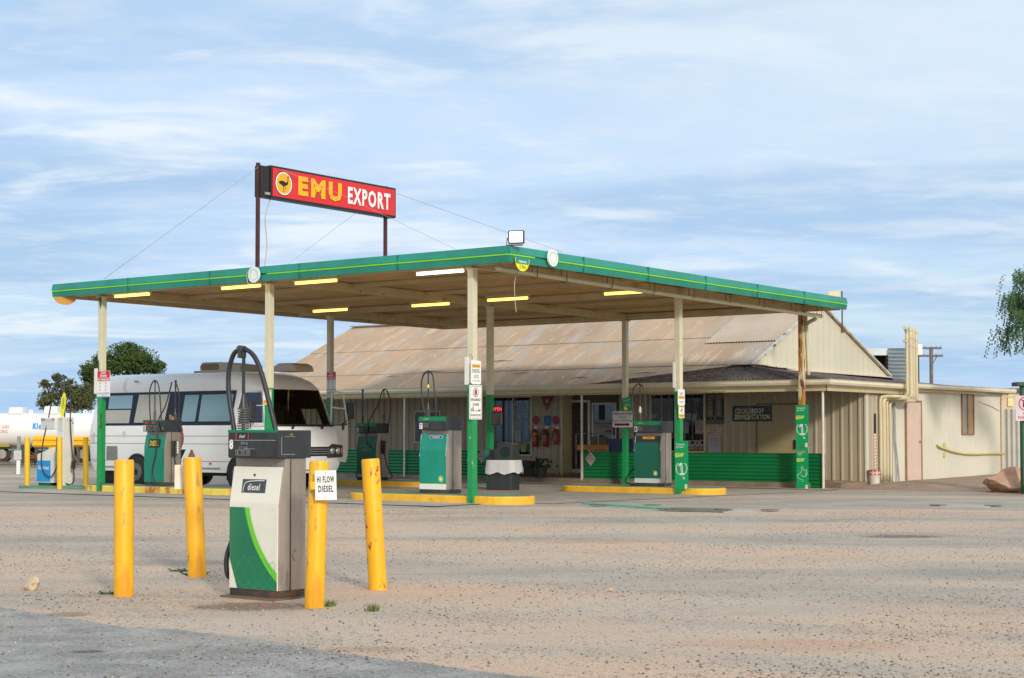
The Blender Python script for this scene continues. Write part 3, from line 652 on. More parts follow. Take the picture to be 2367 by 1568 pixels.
        pnl = pan(bdark, .17, zs-.13); pan(M('white_strip', (.62, .64, .64), .4, var=.03), .075, .17, 'white_strip')
        pan(dark, zs-.13, zs, 'name_band'); mb = MB(); mb.box(-.13, .16, -.002, 0, zs-.062, zs-.012); o = mk('fuel_label', mb, orange, t); o.location.y = yz(zs-.04, .006); txt(o, 'ULTIMATE', .015, zs-.037, .18, .026, -.004, ink, bold=.01)
        mb = MB()
        for x in (xr-.016, x0+.006): mb.stroke([(x, zf-.04), (x, zs)], .012, yz(.5, .002))
        bp_logo(pnl, .20, .28, .05, y0-.002)
        mb = MB()
        for x in (x0+.008, xr-.014): mb.add([(x, y0-.004, zf-.05), (x+.010, y0-.004, zf-.05), (x+.010, yz(zs, .004), zs), (x, yz(zs, .004), zs)], [(0, 1, 2, 3)])
        mk('edge_trim', mb, inkw, pnl)
    elif style == 'unleaded':
        pnl = pan(M('panel_green_7', (.0, .26, .165), .35, var=.10, vs=2.5, coat=.3, vst=(2, 1, .5)), .175, zs); pan(white, .075, .165, 'white_strip'); pan(ylw, .165, .175, 'yellow_line')
        mb = MB(); mb.poly(rrect(-.10, .20, zs-.075, zs-.025, .012, 0)); o = mk('fuel_label', mb, inkw, t); o.location.y = yz(zs-.05, .004)
        mb = MB(); mb.box(-.09, .19, -.002, -.001, zs-.07, zs-.03); mk('label_fill', mb, M('purple', (.17, .04, .20), .5, var=0), o); txt(o, 'UNLEADED', .05, zs-.05, .17, .026, -.004, inkw, bold=.015)
        bp_logo(pnl, .19, .26, .055, y0-.002)
        mb = MB()
        for x in (x0+.008, xr-.014): mb.add([(x, y0-.004, zf-.1), (x+.008, y0-.004, zf-.1), (x+.008, yz(zs, .004), zs), (x, yz(zs, .004), zs)], [(0, 1, 2, 3)])
        mk('edge_trim', mb, inkw, pnl)
    elif style == 'diesel5':
        pnl = pan(bgreen, .075, zs); mb = MB(); mb.box(-.16, .17, -.003, 0, zf+.0, zf+.17); o = mk('fuel_label', mb, ink, t); o.location.y = yz(zf+.02, .0); txt(o, 'DIESEL', .005, zf+.085, .27, .11, -.006, M('ink_yellow', (.85, .62, .01), .4, var=0), bold=.015, shear=.15)
        o.rotation_euler = (R(-8), 0, 0); o.location.z = zf-(zf*math.cos(R(-8))); o.location.y = yz(zf, .006)-zf*math.sin(R(8))
    else:
        pnl = pan(bdark, .15, zs); pan(inkg, .075, .15, 'grey_strip')
        txt(pnl, 'REGULAR', .0, zf+.04, .26, .06, yz(zf+.08, .006), inkg, bold=.02, shear=.1); txt(pnl, 'UNLEADED', .0, zf-.05, .30, .06, yz(zf-.02, .006), inkg, bold=.02, shear=.1)
    # head
    hx0, hy0 = -HW/2-.005, y0-.03
    hm = headm or dark
    mb = MB(); mb.box(hx0+.03, hx0+HW+.02, hy0, hy0+HD, hb, H); head = mk('head', mb, hm, t, bevel=.006)
    hx1 = hx0+HW+.02; hx0 += .03
    mb = MB(); mb.box(hx0+.006, hx1-.006, hy0-.006, hy0, hb+.01, H-.012); dsp = mk('display', mb, stripd, head)
    if topband:
        tb = .075 if style in ('unleaded', 'ultimate', 'regular') else .02
        mb = MB(); mb.box(hx0+.004, hx1-.004, hy0-.010, hy0+.01, H-tb, H+.003); tbm = mk('top_band', mb, M('band_green', (.0, .20, .07), .35, var=.1), head)
        if tb > .05: txt(tbm, 'unleaded' if style != 'ultimate' else 'ultimate', hx0+.17, H-.035, .13, .028, hy0-.012, limey, shear=.3)
    if num:
        mb = MB()
        if style != 'diesel8':
            mb.box(hx0+.02, hx0+.085, hy0-.008, hy0-.007, hb+.02, hb+.125); pl = mk('number_plate', mb, inkw, dsp); txt(pl, num, hx0+.052, hb+.072, .04, .08, hy0-.0105, ink, bold=.03)
        else: txt(dsp, num, hx0+.045, hb+.115, .048, .085, hy0-.009, inkw, bold=.04)
    gl = M('lcd_text', (.33, .34, .33), .5, var=0)
    if style in ('diesel8',):
        txt(dsp, '4316', hx0+.20, hb+.125, .085, .026, hy0-.009, gl); txt(dsp, '17.40', hx0+.19, hb+.085, .10, .026, hy0-.009, gl); txt(dsp, '$  75.10', hx0+.185, hb+.045, .145, .028, hy0-.009, gl, bold=.01)
        mb = MB(); 
        for a, b in (((hx0+.10, hb+.025), (hx0+.27, hb+.025)), ((hx0+.27, hb+.025), (hx0+.27, hb+.067)), ((hx0+.27, hb+.067), (hx0+.10, hb+.067)), ((hx0+.10, hb+.067), (hx0+.10, hb+.025))): mb.stroke([a, b], .004, hy0-.009)
        mb.stroke([(hx0+.22, hb+.078), (hx0+.33, hb+.078)], .003, hy0-.009); mb.stroke([(hx0+.02, hb+.15), (hx1-.02, hb+.15)], .005, hy0-.009); mk('display_frame', mb, gl, dsp)
        mb = MB(); mb.box(hx0+.10, hx0+.26, hy0-.010, hy0-.0075, hb+.158, hb+.212); pl = mk('name_plate', mb, M('plate_black', (.02, .02, .02), .3, var=0), dsp)
        mb = MB(); mb.box(hx0+.10, hx0+.112, hy0-.012, hy0-.011, hb+.158, hb+.212); mb.box(hx0+.248, hx0+.26, hy0-.012, hy0-.011, hb+.158, hb+.212); mk('red_edge', mb, inkr, pl)
        txt(pl, 'diesel', hx0+.18, hb+.185, .07, .03, hy0-.012, inkw, shear=.3)
        mb = MB(); ya = hy0+.04; mb.box(hx1, hx1+.003, ya, ya+.16, hb+.03, hb+.034); mb.box(hx1, hx1+.003, ya, ya+.004, hb+.03, hb+.18); mb.box(hx1, hx1+.003, ya+.04, ya+.16, hb+.18, hb+.183); mk('panel_outline', mb, inkg, head)
        mb = MB(); mb.disc((hx1, hy0+.15, hb+.195), .016, 'x', 14, .012); mk('lock', mb, M('brass', (.4, .3, .12), .35, .9), head)
        mb = MB(); mb.box(xr-.11, xr-.07, y0+.074, y0+.08, hb-.055, hb-.035); mk('badge', mb, inkg, cab)
    else:
        for k, s_ in enumerate(('45.6', '18.02') if style != 'diesel5' else ('56.10 78.4', '24.6  17.7', '158.9 141')):
            txt(dsp, s_, hx0+(.16 if style != 'diesel5' else .27), hb+.11-k*.045, .12 if style != 'diesel5' else .33, .026, hy0-.0085, gl)
        if style == 'diesel5':
            mb = MB(); 
            for k in (0, 1): mb.box(hx0+.07+k*.2, hx0+.17+k*.2, hy0-.009, hy0-.007, H-.07, H-.035)
            mk('red_edge', mb, inkr, dsp); txt(dsp, '6', hx1-.045, hb+.07, .035, .06, hy0-.009, inkg, bold=.03)
    return t, hx0, hx1, hy0, hb, H
hosem = M('hose_black', (.022, .022, .024), .45, var=.2)
def mast(t, x, y, z, h, r=.012, spring=.14, sr=.03):
    mb = MB(); mb.tube([(x, y, z), (x, y, z+h)], r, 8); mb.tube([(x, y, z+spring), (x, y, z+spring+.05), (x, y, z+spring+.12)], [sr*.9, sr*.6, r], 10); mb.tube([(x, y, z+h-.03), (x, y, z+h+.02)], r*1.5, 8); m_ = mk('hose_mast', mb, dark, t, smooth=2)
    mb = MB(); n = 9
    for k in range(n): mb.tube([(x, y, z+.01+k*spring/n), (x, y, z+.01+(k+.62)*spring/n)], sr, 12)
    mk('spring', mb, M('spring_grey', (.10, .10, .085), .5, .3), m_)
    return Vector((x, y, z+h))
def hose(t, pts, r): mb = MB(); mb.tube(smooth_path(pts, 6), r, 8); return mk('hose', mb, hosem, t, smooth=True)
def nozzle(t, x, y, z):
    mb = MB(); mb.box(x, x+.05, y-.05, y+.05, z-.02, z+.30); b_ = mk('nozzle_boot', mb, M('boot', (.03, .03, .03), .5), t, bevel=.008)
    mb = MB(); mb.tube([(x+.07, y, z+.22), (x+.075, y-.01, z+.05), (x+.07, y-.02, z-.06)], [.016, .022, .018], 8); mb.tube([(x+.07, y, z+.22), (x+.05, y+.07, z+.27)], .011, 7); mk('nozzle', mb, dark, t, smooth=2)
# ---- pump 8
fr = Vector((-1.948, 13.6)); w8, d8 = .59, .33
c = fr-Vector((CA, -SA))*w8/2+Vector((SA, CA))*d8/2
p8 = pump((c.x, c.y, -.185), 'tall cream and green hi flow diesel pump numbered 8 between four yellow bollards', '8', w8, d8, .60, .40, 'diesel8', 1.415, .80)
t, hx0, hx1, hy0, hb, H = p8
mx_, my_ = hx0+.06, hy0+.20
def l8(px, py, dy=0): # pixel -> local point on plane local y=my_
    w_ = None; a, cc = ray(px, py)
    base = Vector((c.x, c.y)); n = Vector((SA, CA)); D = (base.dot(n)+my_+dy)/(a*n.x+n.y); P = Vector((a*D, D))-base
    return (P.x*CA-P.y*SA, P.x*SA+P.y*CA, CAMZ+cc*D+.185)
tp = mast(t, l8(563, 900)[0], my_, H, .66, .015, .19, .05)
hose(t, [l8(543, 1004), l8(536, 960), l8(529, 910), l8(529, 860), l8(540, 820), l8(556, 808), l8(572, 810), l8(590, 828), l8(606, 868), l8(622, 930), l8(640, 1006)], .0215)
mb = MB(); q = l8(559, 808); mb.tube([(q[0]-.015, q[1], q[2]-.075), (q[0]+.0, q[1], q[2]+.03)], .03, 8); mb.tube([(q[0]-.035, q[1], q[2]+.005), (q[0]+.035, q[1], q[2]-.005)], .034, 10); mk('hose_clamp', mb, M('clamp', (.09, .09, .08), .35, .6), t)
hose(t, [(-.30, .05, .62), (-.355, -.04, .50), (-.385, -.09, .36), (-.39, -.10, .24), (-.37, -.08, .15), (-.30, .0, .14)], .021)
# ---- island pumps
def pl(u, v): p = W(u, v); return (p.x, p.y, gz(p.x, p.y)+.145)
t, hx0, hx1, hy0, hb, H = pump(pl(-1.19, .60), 'green unleaded pump numbered 7 on the island by the nearest column', '7', .62, .44, .63, .46, 'unleaded', 1.36)
mast(t, hx0+.05, hy0+.2, H, .80, .012, .14, .036)
hose(t, [(hx0-.0, hy0+.2, H-.02), (hx0-.09, hy0+.2, H+.3), (hx0-.11, hy0+.2, H+.6), (hx0-.05, hy0+.2, H+.77), (hx0+.06, hy0+.2, H+.82), (hx0+.15, hy0+.2, H+.74), (hx0+.19, hy0+.2, H+.5), (hx0+.23, hy0+.2, H+.2), (hx0+.235, hy0+.2, H)], .013)
mb = MB(); mb.tube([(hx0+.05, hy0+.2, H+.52), (hx0+.05, hy0+.2, H+.58)], .017, 8); mk('yellow_tape', mb, ylw, t)
t, hx0, hx1, hy0, hb, H = pump(pl(-1.00, 7.5), 'green pump numbered 1 with a dark top and orange label on the right island', '1', .66, .44, .67, .50, 'ultimate', 1.37, .80)
mb = MB(); mb.box(hx1-.02, hx1+.004, hy0+.02, hy0+.25, hb+.02, H-.02); mk('card_reader', mb, dark, t)
mast(t, hx0+.03, hy0+.2, H, .78, .014, .13, .03)
mb = MB(); mb.tube([(hx0+.03, hy0+.2, H+.18), (hx0+.03, hy0+.2, H+.24), (hx0+.03, hy0+.2, H+.32)], [.028, .034, .018], 10); mk('hose_guide', mb, M('guide_cream', (.6, .52, .4), .5), t)
hose(t, [(hx0+.17, hy0+.2, H), (hx0+.16, hy0+.2, H+.4), (hx0+.12, hy0+.2, H+.68), (hx0+.0, hy0+.2, H+.80), (hx0-.14, hy0+.2, H+.68), (hx0-.16, hy0+.2, H+.35), (hx0-.10, hy0+.18, H+.05), (hx0-.04, hy0+.1, hb-.3)], .014)
hose(t, [(-.33, .0, .55), (-.42, -.02, .42), (-.60, -.03, .22), (-.66, -.03, .08), (-.5, -.03, .03), (-.36, -.03, .05)], .016)
t, hx0, hx1, hy0, hb, H = pump(pl(-8.50, .58), 'green diesel pump numbered 5 with hoses, beside the motorhome', '5', .62, .44, .66, .47, 'diesel5', 1.34, .78)
mast(t, hx0+.17, hy0+.16, H, .78, .012, .13, .034); mast(t, hx1-.13, hy0+.40, H, .80, .016, .13, .034)
hose(t, [(hx0+.05, hy0+.15, H), (hx0+.02, hy0+.15, H+.3), (hx0+.02, hy0+.15, H+.6), (hx0+.10, hy0+.15, H+.77), (hx0+.18, hy0+.15, H+.81), (hx0+.27, hy0+.15, H+.74), (hx0+.33, hy0+.15, H+.5), (hx0+.38, hy0+.15, H)], .013)
hose(t, [(hx1-.13, hy0+.40, H+.80), (hx1-.04, hy0+.42, H+.5), (hx1-.05, hy0+.42, H+.1), (hx1+.03, hy0+.40, hb-.0)], .013)
hose(t, [(hx1-.13, hy0+.30, H+.78), (hx1-.20, hy0+.2, H+.3), (hx1-.18, hy0-.0, H+.0), (hx1-.13, hy0-.06, hb-.1), (hx1-.17, hy0-.08, .62), (hx1-.25, hy0-.08, .38), (hx1-.24, hy0-.08, .16), (hx1-.14, hy0-.06, .04), (hx1-.05, hy0-.02, .02), (hx1+.05, hy0+.1, .03)], .015)
nozzle(t, .33, .0, .62)
mb = MB(); 
for k in range(5): mb.box(.40, .404, .03, .07, .66+k*.05, .70+k*.05)
mk('stickers', mb, inkw, t)
hose(t, [(.40, -.02, .55), (.41, .02, .38), (.42, .15, .22), (.40, .2, .12)], .013)
t, hx0, hx1, hy0, hb, H = pump(pl(-8.84, 7.45), 'dark regular unleaded pump beside the front of the motorhome', '3', .62, .44, .64, .47, 'regular', 1.36, .78)
mast(t, hx0+.06, hy0+.16, H, .80, .02, .13, .034); mast(t, hx1-.06, hy0+.35, H, .80, .012, .13, .034)
hose(t, [(hx1-.10, hy0+.1, .7), (hx1-.27, hy0-.02, .9), (hx1-.24, hy0+.0, H), (hx1-.20, hy0+.3, H+.45), (hx1-.13, hy0+.34, H+.72), (hx1-.05, hy0+.36, H+.82), (hx1+.05, hy0+.37, H+.73), (hx1+.11, hy0+.38, H+.5), (hx1+.10, hy0+.38, H+.2), (hx1+.03, hy0+.38, hb)], .015)
nozzle(t, .33, .0, .65); hose(t, [(.40, -.02, .6), (.42, .08, .3), (.45, .2, .12), (.40, .2, .04), (.30, .1, .03)], .014)
hose(t, [(-.34, .0, .5), (-.38, -.05, .35), (-.46, -.06, .1), (-.40, -.06, .03), (-.3, -.05, .04)], .014)
# ---- gas dispenser (number 4)
q = at(128, 1128, 36.6); t = thing('gas_dispenser', 'white gas dispenser numbered 4 with blue cabinet panel and long black hose', 'gas dispenser', (q.x, q.y, gz(q.x, q.y)+.05), RZ)
dw = M('dispenser_white', (.72, .71, .64), .5, var=.06, spots=[((.16, .14, .11), .68, 6, (1, 1, 1), .03)])
mb = MB(); mb.box(-.42, -.02, -.14, .24, 0, .06); mk('plinth', mb, M('plinth_green', (.03, .09, .07), .7), t)
mb = MB(); mb.prism([(-.45, -.16, .06), (.14, -.16, .06), (.14, -.16, .86), (-.45, -.16, .70)], (0, .42, 0)); cabn = mk('cabinet', mb, dw, t, bevel=.012)
mb = MB(); mb.box(-.445, .03, -.166, -.161, .085, .56); bl = mk('blue_panel', mb, bluep, cabn)
txt(bl, 'Kleenheat', -.21, .40, .38, .085, -.169, inkw, bold=.02, shear=.25)
mb = MB(); mb.box(.20, .42, -.12, .16, .0, .10); mb.box(.20, .42, -.13, .16, .10, 1.53); colu = mk('column', mb, dw, t, bevel=.01)
mb = MB(); mb.poly([(a+.10, b, z) for a, b, z in [(.135, -.133, .98), (.25, -.133, 1.0), (.27, -.133, .85), (.23, -.133, .72), (.26, -.133, .5), (.24, -.133, .40), (.15, -.133, .42), (.13, -.133, .6)]]); mk('worn_patch', mb, M('bare_metal', (.22, .2, .18), .6, .3), colu)
txt(colu, '4', .175, 1.37, .045, .10, -.134, ink, bold=.02)
mb = MB(); mb.box(.25, .40, -.134, -.132, 1.2, 1.44); mk('notice', mb, M('pale_notice', (.55, .62, .58), .6, var=.1), colu); txt(colu, 'WARNING\nLPG ONLY', .325, 1.475, .13, .05, -.136, inkr)
mb = MB(); mb.box(-.33, .20, -.17, .12, 1.25, 1.52); hdp = mk('meter_head', mb, dw, t, bevel=.01)
mb = MB(); mb.box(-.29, .14, -.176, -.171, 1.27, 1.43); mk('meter_window', mb, M('lcd_pale', (.55, .58, .60), .3, var=.1), hdp)
mb = MB(); mb.box(-.31, .15, -.178, -.171, 1.445, 1.505); bb = mk('header', mb, M('khaki', (.33, .30, .2), .5), hdp)
mb = MB(); mb.box(-.14, .07, -.182, -.179, 1.45, 1.50); lp = mk('name_plate', mb, inkw, bb); txt(lp, 'AutoGas', -.035, 1.475, .17, .035, -.184, inkr, bold=.02)
mb = MB(); mb.tube([(.30, 0, 1.5), (.27, 0, 2.1), (.275, 0, 2.42)], .018, 8); mb.box(.24, .31, -.03, .03, 2.40, 2.46); mk('hose_mast', mb, M('mast_teal', (.03, .08, .09), .5), t)
nozzle(t, .29, -.17, .78)
hose(t, [(.36, -.18, .9), (.35, -.2, .7), (.345, -.2, .55), (.28, -.22, .35), (.12, -.22, .20), (-.1, -.22, .26), (-.22, -.22, .50), (-.20, -.2, .95), (-.08, -.15, 1.5), (.03, -.1, 2.1), (.13, -.05, 2.38), (.26, 0, 2.46), (.38, .03, 2.33), (.44, .05, 1.95), (.50, .0, 1.4), (.56, 0, .9), (.62, .0, .45), (.64, .0, .12), (.52, -.02, .03), (.38, -.05, .07)], .014)
mb = MB(); mb.tube([(.345, -.2, .52), (.345, -.2, .60)], .024, 8); mk('orange_collar', mb, M('orange_red', (.75, .13, .02), .5, var=0), t)
mb = MB(); mb.box(.58, .66, -.03, .03, .38, .56); mk('breakaway', mb, dark, t)
mb = MB(); mb.prism([(.05+.10*math.sin(math.pi*k/10)*1.0, -.02, 2.12-.56*k/10) for k in range(11)][::1]+[(.20, -.02, 1.56), (.24, -.02, 1.7), (.22, -.02, 1.95), (.14, -.02, 2.12)][::1], (0, .006, 0))
tg = MB(); tg.prism([(.16+.085*math.cos(R(a)), -.03, 1.83+.28*math.sin(R(a))) for a in range(0, 360, 15)], (0, .006, 0)); tgo = mk('warning_tag', tg, ylw, t); tgo.rotation_euler = (0, R(9), 0); tgo.location = (-.17, 0, .02)
txt(tgo, 'LPG\nTHIS\nHOSE\nNOT IN\nUSE', .16, 1.87, .10, .24, -.034, ink, bold=.02)
# ================================================================== BOLLARDS
def bollard(bx, by, tx, ty, D, r, z0, mat, lab, grp):
    a = at(bx, by, D); b = at(tx, ty, D); a.z = z0; t = thing('bollard', lab, 'bollard', (a.x, a.y, z0), 0, grp); d = b-a
    mb = MB(); mb.tube([(0, 0, -.06), Vector((0, 0, -.06))*0+d*.985, d], [r, r, r*.93], 32); mk('post', mb, mat, t, smooth=2)
    return t
g1 = 'yellow bollards around the diesel pump'
bollard(286, 1376, 287, 1063, 13.85, .083, -.18, yel, 'straight yellow bollard at the front left of the hi flow pump', g1)
b2 = bollard(457, 1333, 444, 1058, 15.6, .087, -.175, yel, 'yellow bollard tilting left, behind and left of the hi flow pump', g1)
b3 = bollard(726, 1403, 738, 1066, 13.0, .078, -.18, yel, 'yellow bollard at the right of the pump carrying the hi flow sign', g1)
bollard(875, 1361, 856, 1061, 14.45, .081, -.18, yelr, 'rust streaked yellow bollard leaning left, standing apart at the right', g1)
g2 = 'thin yellow bollards around the gas dispenser'
yel2 = M('bollard_yellow_old', (.78, .47, .015), .5, var=.08, spots=[((.25, .28, .22), .66, 8, (1, 1, .6), .03)])
for px, D, lab in ((63, 36.6, 'thin yellow bollard left of the gas dispenser'), (138, 35.6, 'thin scuffed yellow bollard in front of the gas dispenser'), (198, 36.4, 'thin yellow bollard right of the gas dispenser by the green column')):
    bollard(px, 1129, px, 1011, D, .06, .02, yel2, lab, g2)
# small things on / near bollard 2
q = at(443, 1057, 15.6); t = thing('bolt_cap', 'small dark rusty valve on top of the tilting bollard', 'valve', q); mb = MB(); mb.tube([(0, 0, 0), (0, 0, .03), (0, 0, .045), (0, 0, .07)], [.035, .026, .014, .012], 10); mk('valve', mb, rust, t)
def plate(loc, rz, w_, h_, mat, name, lab, cat, th=.004, rr=.02, group=None):
    t = thing(name, lab, cat, loc, rz, group); mb = MB(); mb.prism(rrect(-w_/2, w_/2, -h_/2, h_/2, rr, 0), (0, th, 0)); return t, mk('plate', mb, mat, t)
q = at(414, 1103, 15.75); plate(q, R(25), .085, .235, M('card_cream', (.75, .70, .6), .5), 'sign_plate', 'blank cream back of a small sign fixed to the tilting bollard', 'sign', .01, .004)
q = at(753, 1122, 12.86); t, d = plate(q, R(2), .168, .232, signw, 'fuel_sign', 'white hi flow diesel sign screwed to the yellow bollard', 'sign', .004, .003)
t.rotation_euler = (0, R(-1.5), R(2))
txt(d, 'HI FLOW', 0, .046, .136, .052, -.002, ink, bold=.03); txt(d, 'DIESEL', 0, -.028, .118, .052, -.002, ink, bold=.03)
mb = MB(); mb.disc((0, -.002, .098), .004, 'y', 8); mb.disc((0, -.002, -.098), .004, 'y', 8); mk('screw', mb, rust, d)
mb = MB(); mb.box(-.12, .02, .004, .03, -.03, .03); mk('bracket', mb, yel, t)
# ================================================================== SIGNS ON COLUMNS
def colsign(px0, px1, py0, py1, u, v, face):
    """returns location, rz, width, height for a plate on a canopy column; face 'f' = front (-v), 'r' = right (+u)"""
    if face == 'f':
        (a, z1), (b, z0) = onv(px0, py0, v-.07), onv(px1, py1, v-.07); return W((a+b)/2, v-.07, (z0+z1)/2), RZ, abs(b-a), abs(z1-z0)
    (a, z1), (b, z0) = onu(px0, py0, u+.07), onu(px1, py1, u+.07); return W(u+.07, (a+b)/2, (z0+z1)/2), RS, abs(b-a), abs(z1-z0)
def cplate(px0, px1, py0, py1, i, j, face, mat, name, lab, rr=.02, group=None):
    l, rz, w_, h_ = colsign(px0, px1, py0, py1, UC[i], VC[j], face); t, d = plate(l, rz, w_, h_, mat, name, lab, 'sign', .004, min(rr, w_/3), group); return t, d, w_, h_
# shared zone
t, d, w_, h_ = cplate(1085, 1114, 890, 970, 0, 0, 'r', signw, 'speed_sign', 'white shared zone 8 sign on the nearest column')
mb = MB(); o = w_*.45; hh = h_*.47
oo = rrect(-o, o, -hh, hh, .02, -.002); ii = rrect(-o+.006, o-.006, -hh+.006, hh-.006, .018, -.002); n = len(oo); mb.add(oo+ii, [(k, (k+1) % n, n+(k+1) % n, n+k) for k in range(n)]); mk('border', mb, ink, d)
mb = MB(); mb.ring((0, -.002, h_*.285), w_*.19, w_*.23); mk('red_circle', mb, M('sign_ring_red', (.70, .03, .03), .5, var=0), d)
txt(d, '8', 0, h_*.285, w_*.20, w_*.29, -.003, ink, bold=.03); txt(d, 'SHARED', 0, h_*.075, w_*.74, h_*.075, -.003, ink, bold=.025); txt(d, 'ZONE', 0, -h_*.065, w_*.48, h_*.075, -.003, ink, bold=.025); txt(d, 'WALKING PACE ONLY', 0, -h_*.375, w_*.82, h_*.065, -.003, ink, bold=.01)
mb = MB()
mb.tube([(-w_*.22, -.003, -h_*.27), (-w_*.22, -.003, -h_*.16)], .010, 6); mb.disc((-w_*.22, -.004, -h_*.145), .012, 'y', 10); mb.tube([(-w_*.34, -.003, -h_*.27), (-w_*.34, -.003, -h_*.20)], .006, 6); mb.disc((-w_*.34, -.004, -h_*.185), .008, 'y', 10)
mb.ring((-w_*.06, -.003, -h_*.25), .014, .017, 12); mb.ring((w_*.08, -.003, -h_*.25), .014, .017, 12); mb.stroke([(-w_*.06, -h_*.25), (0, -h_*.22), (w_*.08, -h_*.25)], .003, -.003); mb.box(w_*.18, w_*.36, -.004, -.003, -h_*.26, -h_*.225); mb.stroke([(w_*.19, -h_*.22), (w_*.2, -h_*.195), (w_*.34, -h_*.195), (w_*.35, -h_*.22)], .004, -.003); mk('pictograms', mb, ink, d)
t, d, w_, h_ = cplate(1089, 1112, 833, 889, 0, 0, 'r', signw, 'fuel_sign', 'white diesel LPG this row sign above the shared zone sign', .035)
mb = MB(); mb.box(-w_*.4, w_*.4, -.003, -.002, h_*.2, h_*.34); op = mk('orange_panel', mb, orange, d); txt(op, 'UNLEADED', 0, h_*.27, w_*.7, h_*.07, -.005, M('ink_green', (.1, .3, .1), .5, var=0))
txt(d, 'DIESEL', 0, h_*.06, w_*.78, h_*.15, -.003, ink, bold=.0); txt(d, 'LPG', 0, -h_*.18, w_*.46, h_*.15, -.003, ink); txt(d, 'THIS ROW', 0, -h_*.355, w_*.74, h_*.05, -.003, ink)
# ULP + camera signs
t, d, w_, h_ = cplate(1567, 1583, 900, 937, 0, 1, 'r', signw, 'fuel_sign', 'white rounded ULP this row sign on the column beside pump 1', .03)
txt(d, 'ULP', 0, h_*.23, w_*.46, h_*.17, -.003, ink); mb = MB(); mb.box(-w_*.42, w_*.42, -.003, -.002, -h_*.10, h_*.08); op = mk('orange_panel', mb, orange, d); txt(op, 'UNLEADED', 0, -h_*.01, w_*.7, h_*.08, -.005, M('ink_green', (.1, .3, .1), .5, var=0)); txt(d, 'THIS ROW', 0, -h_*.30, w_*.62, h_*.09, -.003, ink)
def camsign(args, lab):
    t, d, w_, h_ = cplate(*args, signw, 'camera_sign', lab, .004, 'security camera signs')
    sy_ = M('sign_yellow', (.82, .55, .02), .5, var=0); mb = MB(); mb.box(-w_*.47, w_*.47, -.003, -.002, h_*.34, h_*.47); mk('yellow_panel', mb, sy_, d); mb = MB(); mb.box(-w_*.47, w_*.47, -.003, -.002, -h_*.47, -h_*.17); yp = mk('yellow_panel', mb, sy_, d)
    txt(yp, 'WARNING', 0, h_*.405, w_*.7, h_*.06, -.005, ink); txt(yp, 'CAMERAS IN USE\n24 HOURS', 0, -h_*.32, w_*.8, h_*.17, -.005, ink)
    mb = MB(); mb.poly([(-w_*.25, -.003, h_*.04), (w_*.12, -.003, h_*.25), (w_*.2, -.003, h_*.16), (-w_*.15, -.003, -.0)]); mb.stroke([(0, h_*.05), (w_*.0, -h_*.08), (w_*.3, -h_*.08)], .008, -.003); mk('camera_symbol', mb, ink, d)
camsign((1569, 1582, 937, 967, 0, 1, 'r'), 'small yellow and white camera warning sign under the ULP sign')
camsign((609, 627, 902, 936, 1, 0, 'f'), 'small yellow and white camera warning sign on the column behind the hi flow hose')
# stop engine signs
def stopsign(args, lab):
    t, d, w_, h_ = cplate(*args, signw, 'stop_engine_sign', lab, .004, 'stop engine signs')
    mb = MB(); mb.box(-w_*.48, w_*.48, -.003, -.002, h_*.24, h_*.49); mb.box(-w_*.48, w_*.48, -.003, -.002, h_*.11, h_*.225); rp = mk('red_panel', mb, M('sign_stop_red', (.62, .015, .02), .45, var=0), d)
    txt(rp, 'STOP', 0, h_*.42, w_*.36, h_*.09, -.006, inkw, bold=.04); txt(rp, 'ENGINE', 0, h_*.31, w_*.50, h_*.09, -.006, inkw, bold=.04); txt(rp, 'NO SMOKING', 0, h_*.167, w_*.88, h_*.08, -.006, inkw, bold=.04)
    mb = MB()
    for a in (-.28, .18):
        for b in (.03, -.10, -.23): mb.ring((w_*a, -.003, h_*b), .018, .023, 14); mb.stroke([(w_*a-.014, h_*b+.014), (w_*a+.014, h_*b-.014)], .004, -.003)
    mk('pictograms', mb, M('sign_faded_red', (.45, .15, .15), .5, var=0), d)
    mb = MB(); mb.box(-w_*.48, w_*.48, -.003, -.002, -h_*.36, -h_*.335); mb.box(-w_*.48, w_*.48, -.003, -.002, -h_*.49, -h_*.47); mk('blue_line', mb, M('line_blue', (.15, .2, .5), .5, var=0), d); txt(d, 'PLEASE RETURN NOZZLE\nCAREFULLY', 0, -h_*.415, w_*.8, h_*.07, -.003, M('line_blue', (.15, .2, .5)))
stopsign((225, 254, 858, 918, 2, 0, 'f'), 'red and white stop engine no smoking sign on the left front column')
stopsign((755, 776, 860, 908, 2, 1, 'f'), 'red and white stop engine sign in shade on the column behind the motorhome front')
# white boxes on the left of columns
def wbox(px0, px1, py0, py1, i, j, lab):
    l, rz, w_, h_ = colsign(px0, px1, py0, py1, UC[i], VC[j], 'f'); t = thing('sign_box', lab, 'sign', l, RZ, 'blank boards on the left of columns'); mb = MB(); mb.box(-w_/2, w_/2, 0, .10, -h_/2, h_/2); mk('board', mb, M('board_white', (.75, .73, .66), .5, var=.04), t, bevel=.012)
wbox(217, 225, 852, 911, 2, 0, 'narrow cream board on the left side of the left front column'); wbox(1073, 1083, 826, 890, 0, 0, 'narrow white board on the left side of the nearest column'); wbox(1554, 1561, 837, 897, 0, 1, 'narrow cream board on the left side of the column beside pump 1')
